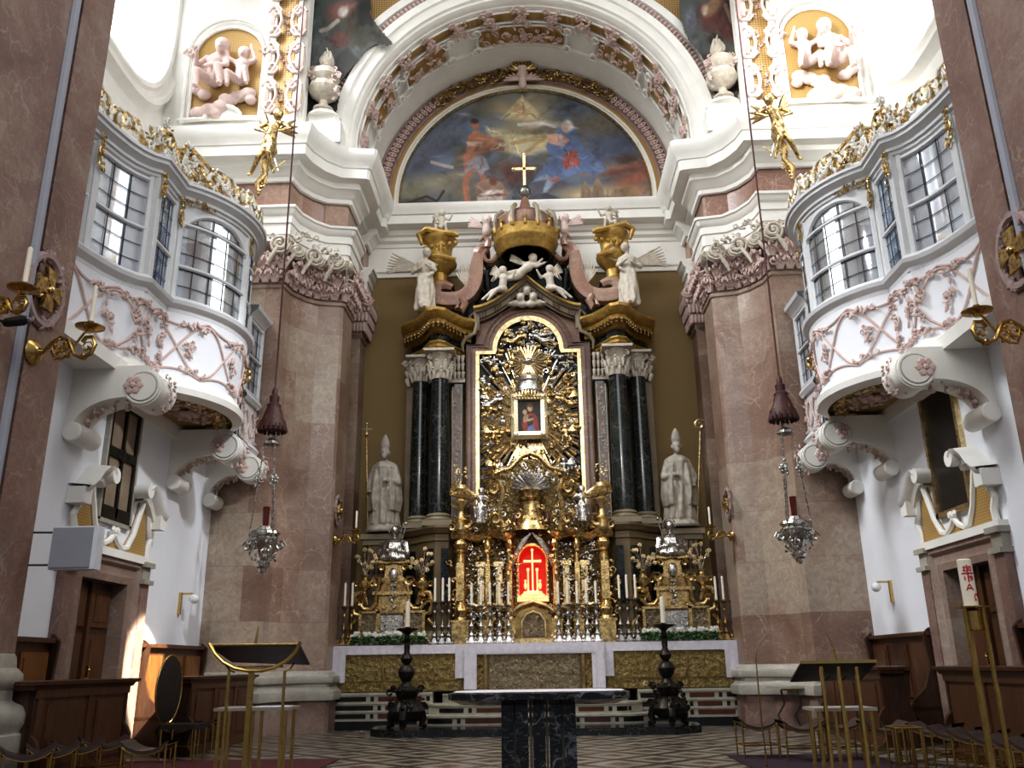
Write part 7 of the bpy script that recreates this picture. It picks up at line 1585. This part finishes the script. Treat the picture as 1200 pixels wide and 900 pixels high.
# lecterns
def lectern(kind):
    if kind=='left':
        Y=9.3; c=A(306,765,Y); t=thing('brass_lectern','brass-rod lectern with dark sloped book rest and half-ring brace, left foreground','lectern',(c.x,Y,0))
        a=A(246,756,Y);b_=A(352,755,Y);c2=A(363,778,Y+.45);d=A(262,778,Y+.45); m=MB(); th=Vector((0,0,-.02)); 
        far=[A(363,777,Y+.4),A(272,774,Y+.4)]; v=[a,b_,far[0],far[1]]; m.add(v+[p+th for p in v],[(0,1,2,3),(7,6,5,4),(0,4,5,1),(1,5,6,2),(2,6,7,3),(3,7,4,0)]); obj('book_rest',m,M['leather'],t)
        m=MB(); m.tube([A(x,y,Y-.03) for x,y in ((245,754),(252,766),(262,776),(275,783),(290,786),(306,786),(322,782),(336,774),(346,764),(352,752))],.02,8); m.tube([a,b_],.012,6); m.tube([A(265,780,Y+.1),A(270,786,Y),A(275,788,Y)],.01,6); m.tube([A(345,777,Y+.1),A(340,784,Y),A(333,787,Y)],.01,6); m.tube([A(276,782,Y+.1),A(332,781,Y+.1)],.01,6); obj('half_ring_brace',m,M['brass'],t)
        for px,w in ((267.5,.025),(294,.05),(333,.025)):
            x=A(px,800,Y).x; m=MB(); m.bx((x,Y,0),w,w,A(px,786,Y).z); obj('pole',m,M['brass'],t)
        m=MB(); m.box(c.x-.42,c.x+.40,Y-.15,Y+.25,0,.04); obj('foot_plate',m,M['brass'],t)
        mc=thing('lectern_microphone','slim pale gooseneck microphone on the left lectern','microphone',tuple(A(300,755,Y+.05))); m=MB(); m.tube([A(299,756,Y+.05),A(301,745,Y+.05),A(303,734,Y+.05)],[.016,.012,.006],8); obj('stem',m,M['brass_bright'],mc)
    else:
        Y=9.0; c=A(982,775,Y); t=thing('brass_lectern','brass-rod lectern with dark sloped book rest on three slanting poles, right foreground','lectern',(c.x,Y,0))
        a=A(938,776,Y);b_=A(1026,775,Y);far=[A(1010,794,Y+.4),A(926,797,Y+.4)]; v=[a,b_,far[0],far[1]]; th=Z3*-.02; m=MB(); m.add(v+[p+th for p in v],[(0,1,2,3),(7,6,5,4),(0,4,5,1),(1,5,6,2),(2,6,7,3),(3,7,4,0)]); obj('book_rest',m,M['leather'],t)
        m=MB(); m.bx(((a.x+b_.x)/2,Y-.02,a.z-.015),b_.x-a.x,.03,.03); obj('brass_edge',m,M['brass_bright'],t)
        for px in (962,982,1003):
            x=A(px,782,Y).x; m=MB(); z=A(px,781,Y).z; m.tube([(x,Y,0),(x,Y,z)],.02,8); obj('pole',m,M['brass_bright'],t)
            m=MB(); m.tube([(x,Y,z-.02),(x+.05,Y+.12,z-.14),(x+.15,Y+.25,z-.1)],.008,6); obj('brace',m,M['brass'],t)
        m=MB(); m.box(c.x-.3,c.x+.3,Y-.12,Y+.2,0,.035); obj('foot_plate',m,M['brass'],t)
        mc=thing('lectern_microphone','slim gooseneck microphone bending left on the right lectern','microphone',tuple(A(980,775,Y+.05))); m=MB(); m.tube([A(980,776,Y+.05),A(977,762,Y+.05),A(974,752,Y+.05),A(968,741,Y+.05)],[.016,.012,.006,.005],8); obj('stem',m,M['brass_bright'],mc)
lectern('left'); lectern('right')
# microphone stand
p=AZ(899,900,0); t=thing('microphone_stand','thin brass microphone stand curving up beside the first right stool','microphone stand',tuple(p)); Y=p.y
m=MB(); m.tube([A(900,905,Y),A(893,852,Y),A(889,810,Y),A(886,775,Y),A(886,764,Y),A(890,754,Y),A(897,744,Y)],[.01,.01,.009,.008,.006,.006,.005],6); obj('stem',m,M['brass'],t); m=MB(); m.lathe([(0,0),(.13,0),(.13,.015),(0,.02)],A(900,905,Y),16); obj('base',m,M['brass'],t)
# small stone-topped brass tables
def stable(px0,px1,py,Y,label,paper=None):
    a=A(px0,py,Y);b_=A(px1,py,Y); t=thing('side_table',label,'side table',((a.x+b_.x)/2,Y,0)); z=a.z; m=MB(); m.box(a.x,b_.x,Y-.2,Y+.25,z-.03,z); obj('stone_top',m,M['marble_base'],t)
    for x in (a.x+.05,(a.x+b_.x)/2,b_.x-.05):
        for y in (Y-.14,Y+.18): m=MB(); m.bx((x,y,0),.03,.03,z-.03); obj('leg',m,M['brass'],t)
    return t,z,a,b_
t,z,a,b_=stable(258,345,829,9.9,'brass-legged side table with grey stone top behind the left lectern poles'); m=MB(); m.box(a.x+.4,b_.x-.05,9.8,10.05,z,z+.006); obj('paper_sheet',m,M['paper'],label='white paper sheet lying on the left side table',cat='paper')
stable(948,1020,829,9.8,'brass-legged side table with thin grey stone top behind the right lectern poles')
# credence shelf
t=thing('credence_shelf','pale stone credence shelf with curved iron brackets at the right compound pier base','shelf',(3.9,18.0,0)); a=A(902,805,17.6);b_=A(945,805,17.6); m=MB(); m.box(a.x,b_.x,17.4,17.8,a.z-.03,a.z+.01); obj('shelf_top',m,M['marble_base'],t)
m=MB()
for px in (915,935): q=A(px,808,17.6); m.tube([q,A(px+4,825,17.6),A(px-3,838,17.6),Vector((q.x,17.6,0))],.02,6)
obj('iron_legs',m,M['iron'],t)
m=MB(); q=A(921,807,17.5); m.box(q.x-.12,q.x+.12,17.38,17.42,q.z-.03,q.z); obj('brass_plate',m,M['brass_bright'],t)
# brass box stand beside stools
a=A(1045,853,10.6);b_=A(1076,852,10.6); t=thing('brass_stand','low square brass-tube stand among the right stools','stand',((a.x+b_.x)/2,10.7,0)); m=MB(); z=a.z
m.tube([(a.x,10.5,z),(b_.x,10.5,z),(b_.x,10.8,z),(a.x,10.8,z)],.014,6,closed=True); obj('top_frame',m,M['brass_bright'],t)
for x in (a.x,a.x+.08,b_.x-.02,b_.x):
    for y in (10.5,10.8): m=MB(); m.tube([(x,y,0),(x,y,z)],.013,6); obj('leg',m,M['brass_bright'],t)
# paschal candle
Y=8.2; tp=A(1131,655,Y); bt_=A(1140,712,Y); t=thing('candle_stand','tall stand of paired brass tubes holding the big painted candle, right foreground','candle stand',(bt_.x,Y,0))
x=bt_.x
for dx,dy in ((-.075,0),(.085,0),(0,.12)): m=MB(); m.tube([(x+dx,Y+dy,0),(x+dx,Y+dy,bt_.z)],.02,10); obj('tube',m,M['brass'],t)
m=MB(); m.lathe([(0,0),(.14,0),(.14,.012),(0,.012)],(x,Y+.02,bt_.z),20); m.lathe([(.055,-.2),(.065,-.19),(.065,-.03),(.03,0)],(x,Y+.02,bt_.z),16); m.lathe([(0,0),(.2,0),(.2,.02),(0,.03)],(x,Y+.03,0),20); obj('plate_and_socket',m,M['brass'],t)
zt=tp.z; cb=Vector((x,Y+.02,bt_.z+.012)); h=zt-cb.z; r_=.062
ca=thing('paschal_candle','thick cream candle painted with a red cross and figures on the brass tube stand','candle',tuple(cb)); m=MB(); m.lathe([(r_,0),(r_,h-.01),(r_*.8,h),(0,h-.005)],cb,28); obj('wax_body',m,M['wax'],ca)
def onwax(pts,w=.0055):  # u along circumference (m), v height
    mm=MB(); P=[cb+Vector((sin((u+OFF)/r_)*(r_+.002),-cos((u+OFF)/r_)*(r_+.002),v)) for u,v in pts]; Q=[]
    for p,q in zip(P,P[1:]): 
        for k in range(4): Q.append(p.lerp(q,k/4))
    Q.append(P[-1]); Q=[cb+Vector(((q-cb).x,(q-cb).y,0)).normalized()*(r_+.0015)+Z3*(q-cb).z for q in Q]; mm.tube(Q,w,5); return mm
OFF=-.012; marks=[]
for pts in (((0,h*.50),(0,h*.86)),((-.05,h*.685),(.05,h*.685)),): marks.append(onwax(pts,.0075))
for pts in (((-.035,h*.80),(-.025,h*.835),(-.012,h*.815),(-.035,h*.74),(-.008,h*.74)),((.024,h*.835),(.014,h*.82),(.014,h*.75),(.024,h*.735),(.034,h*.75),(.034,h*.82),(.024,h*.835)),((-.03,h*.62),(-.03,h*.54)),((.014,h*.54),(.03,h*.55),(.034,h*.60),(.026,h*.63),(.014,h*.62),(.014,h*.59),(.026,h*.58),(.034,h*.6)),
    ((-.03,h*.33),(-.006,h*.45),(.0,h*.45),(.024,h*.33)),((-.022,h*.37),(.016,h*.37))): marks.append(onwax(pts))
OFF=.045
marks.append(onwax([(.03,h*.12),(.012,h*.12),(.02,h*.15),(0,h*.22),(-.012,h*.26),(-.03,h*.22),(-.03,h*.16),(-.018,h*.12),(-.035,h*.12)]))
mm=MB()
for q in marks: mm.add(q.v,q.f)
obj('red_lettering',mm,M['red_paint'],ca)
# hanging sanctuary lamps
def sanct():
    Y=15.6; c=A(319,505,Y); x=c.x; t=thing('sanctuary_lamp','silver hanging lamp with red glass on chains below a dark red tassel, left side','hanging lamp',(x,Y,A(319,672,Y).z)); z=lambda py:A(319,py,Y).z
    zc=z(505)
    m=MB(); m.tube([(x,Y,z(462)),(x,Y,22)],.018,6); obj('red_cord',m,M['cord'],t)
    m=MB(); m.lathe([(.03,z(455)),(.05,z(458)),(.05,z(463)),(.09,z(465)),(.08,z(472)),(.13,z(475)),(.12,z(478)),(.2,z(490)),(.24,z(497)),(.25,z(502)),(.2,z(503)),(0,z(500))],(x,Y,0),24,fn=lambda th,zz:1+.05*abs(sin(8*th)))
    for k in range(18): a=2*pi*k/18; m.cap((x+.23*cos(a),Y+.23*sin(a),z(499)),(x+.25*cos(a),Y+.25*sin(a),z(505)),.03,.035,5)
    obj('tassel_canopy',m,M['tassel'],t); m=MB()
    for k in range(10): a=2*pi*k/10; m.cap((x+.10*cos(a),Y+.10*sin(a),z(478)),(x+.22*cos(a),Y+.22*sin(a),z(493)),.012,.015,5)
    obj('gilt_ribs',m,M['gold_dark'],t)
    m=MB(); m.lathe([(.03,z(507)),(.06,z(511)),(.05,z(514)),(.15,z(518)),(.16,z(521)),(.08,z(523)),(0,z(523))],(x,Y,0),16,fn=lambda th,zz:1+.08*cos(6*th)); obj('silver_cap',m,M['silver_dark'],t)
    for k in range(3):
        a=RD(200+120*k); a0=Vector((x+.12*cos(a),Y+.12*sin(a),z(520))); a1=Vector((x+.27*cos(a),Y+.27*sin(a),z(630))); m=MB(); n_=22
        for i in range(n_):
            p=a0.lerp(a1,i/n_); q=a0.lerp(a1,(i+.75)/n_); 
            m.cap(p,q,.012,.016,5)
        mid=a0.lerp(a1,.42); m.ros(mid+Z3*.05,X3,Z3,.09,5,NY); m.foliage(lambda u:mid-Z3*.1+Z3*.3*u,8,.1,X3,Z3,NY); obj('chain',m,M['silver'],t)
    m=MB(); m.lathe([(.055,z(618)),(.06,z(600)),(.065,z(594)),(.055,z(594)),(.04,z(617))],(x,Y,0),16); obj('red_glass',m,M['lamp_red'],t)
    m=MB(); m.lathe([(0,z(672)),(.06,z(670)),(.07,z(666)),(.12,z(664)),(.13,z(660)),(.08,z(657)),(.15,z(650)),(.24,z(640)),(.27,z(632)),(.22,z(628)),(.27,z(626)),(.25,z(623)),(.14,z(621)),(.1,z(617)),(0,z(617))],(x,Y,0),28,fn=lambda th,zz:1+.05*sin(10*th))
    for k in range(6): a=2*pi*k/6; d=Vector((cos(a),sin(a),0)); m.curl(Vector((x,Y,z(640)))+d*.3,d,Z3,.1,.03); m.foliage(lambda u:Vector((x,Y,z(655)))+d*(.2+.08*u)+Z3*.3*u,7,.11,Z3.cross(d),Z3,d)
    obj('silver_bowl',m,M['silver'],t); return t
t=sanct(); t2=mirror(t,'silver hanging lamp with red glass on chains below a dark red tassel, right side'); x2=A(918,487,15.6); t2.location.x=x2.x; 
# carpets
for px0,px1,py0,py1,mt,lb in ((150,392,893,960,'carpet_red','dark red carpet edge under the left lectern'),(852,1020,886,960,'carpet_purple','dark purple carpet edge under the right stools')):
    a=AZ(px0,py0,.0);b_=AZ(px1,py0,.0); m=MB(); m.box(a.x,b_.x,8.2,a.y,.0,.012); obj('carpet',m,M[mt],label=lb,cat='carpet')
# spotlight can on left pier
p=AX(8,378,PX+.15); t=thing('spot_fixture','small black spotlight fixed low on the left front pier','spotlight',tuple(p)); m=MB(); d=Vector((.8,.3,.25)).normalized(); m.cap(p,p+d*.16,.05,.06,12); obj('housing',m,M['black'],t); m=MB(); m.tube([p,Vector((PX,p.y,p.z+.05))],.015,6); obj('arm',m,M['iron'],t); m=MB(); m.ell(p+d*.2,(.045,.045,.03)); obj('lens',m,M['panel_grey'],t)
# ================================================================ LIGHT
bpy.context.scene.view_settings.view_transform='Standard'
bpy.context.scene.view_settings.look='Medium High Contrast'
bpy.context.scene.view_settings.exposure=.12
w=bpy.data.worlds.new('world'); bpy.context.scene.world=w; w.use_nodes=True; nt=w.node_tree
bg=nt.nodes['Background']; tc=nt.nodes.new('ShaderNodeTexCoord'); sp=nt.nodes.new('ShaderNodeSeparateXYZ'); nt.links.new(tc.outputs['Generated'],sp.inputs[0])
rp=nt.nodes.new('ShaderNodeValToRGB'); e=rp.color_ramp.elements; e[0].position=.38;e[0].color=(.05,.045,.04,1);e[1].position=.78;e[1].color=(.62,.66,.74,1)
ma=nt.nodes.new('ShaderNodeMath'); ma.operation='MULTIPLY_ADD'; ma.inputs[1].default_value=.5; ma.inputs[2].default_value=.5; nt.links.new(sp.outputs[2],ma.inputs[0])
ns=nt.nodes.new('ShaderNodeTexNoise'); ns.inputs['Scale'].default_value=3.; nt.links.new(tc.outputs['Generated'],ns.inputs['Vector'])
m2=nt.nodes.new('ShaderNodeMath'); m2.operation='MULTIPLY_ADD'; nt.links.new(ns.outputs['Fac'],m2.inputs[0]); m2.inputs[1].default_value=.5; nt.links.new(ma.outputs[0],m2.inputs[2])
m3=nt.nodes.new('ShaderNodeMath'); m3.operation='SUBTRACT'; nt.links.new(m2.outputs[0],m3.inputs[0]); m3.inputs[1].default_value=.22
nt.links.new(m3.outputs[0],rp.inputs['Fac']); nt.links.new(rp.outputs[0],bg.inputs['Color']); bg.inputs['Strength'].default_value=.55
def light(name,typ,loc,target,energy,col=(1,1,1),size=1,sy=None,spot=None,blend=.5):
    d=bpy.data.lights.new(name,typ); d.energy=energy; d.color=col
    if typ=='AREA':
        d.size=size
        if 'clerestory' in name: d.spread=RD(95)
        if sy: d.shape='RECTANGLE'; d.size_y=sy
    elif typ=='SPOT': d.spot_size=RD(spot); d.spot_blend=blend; d.shadow_soft_size=size
    else: d.shadow_soft_size=size
    o=bpy.data.objects.new(name,d); COL.objects.link(o); o.location=loc
    v=Vector(target)-Vector(loc); o.rotation_euler=v.to_track_quat('-Z','Y').to_euler(); return o
light('clerestory_light_left','AREA',(-7.6,13.6,17.5),(0,15,9),560,(.95,.97,1),3.5,4)
light('clerestory_light_right','AREA',(7.6,13.6,17.5),(0,15,9),150,(.95,.97,1),3.5,4)
light('nave_light','AREA',(0,-4,13),(0,18,8),950,(1,.975,.94),12,8)
light('vault_light','AREA',(0,10,19),(0,17,6),330,(1,.97,.92),8,5)
light('shrine_spot','SPOT',(0,9,12),(0,20,6.8),1500,(1,.88,.68),.3,spot=17,blend=.6)
light('altar_warm','SPOT',(0,6,9),(0,19.5,3.2),900,(1,.9,.75),.5,spot=34,blend=.8)
light('wall_fill_left','SPOT',(3.5,8.5,12),(-6.4,15.6,3.2),2600,(.95,.97,1),.25,spot=26,blend=.5)  # added spot brightens the left wall; no fixture stands there
light('wall_fill_right','SPOT',(-3.5,8.5,12),(6.4,15.0,3.6),1200,(.95,.97,1),.4,spot=30,blend=.7)  # same added fill for the right wall
light('niche_glow','POINT',(0,18.75,3.3),(0,19,3),5,(1,.35,.15),.08)
light('end_wall_fill_left','SPOT',(-3,12,14),(-7,17.2,15),20,(1,.97,.93),.6,spot=50,blend=.8)  # weak added fill on the left end wall
light('end_wall_fill_right','SPOT',(3,12,14),(7,17.2,14.2),2200,(1,.98,.95),.6,spot=50,blend=.8)  # added spot without a real source, blows out the right end wall
light('sun_patch','SPOT',(2.5,8.5,11.5),(-6.3,14.85,.95),80000,(1,.9,.74),.04,spot=6,blend=.3)
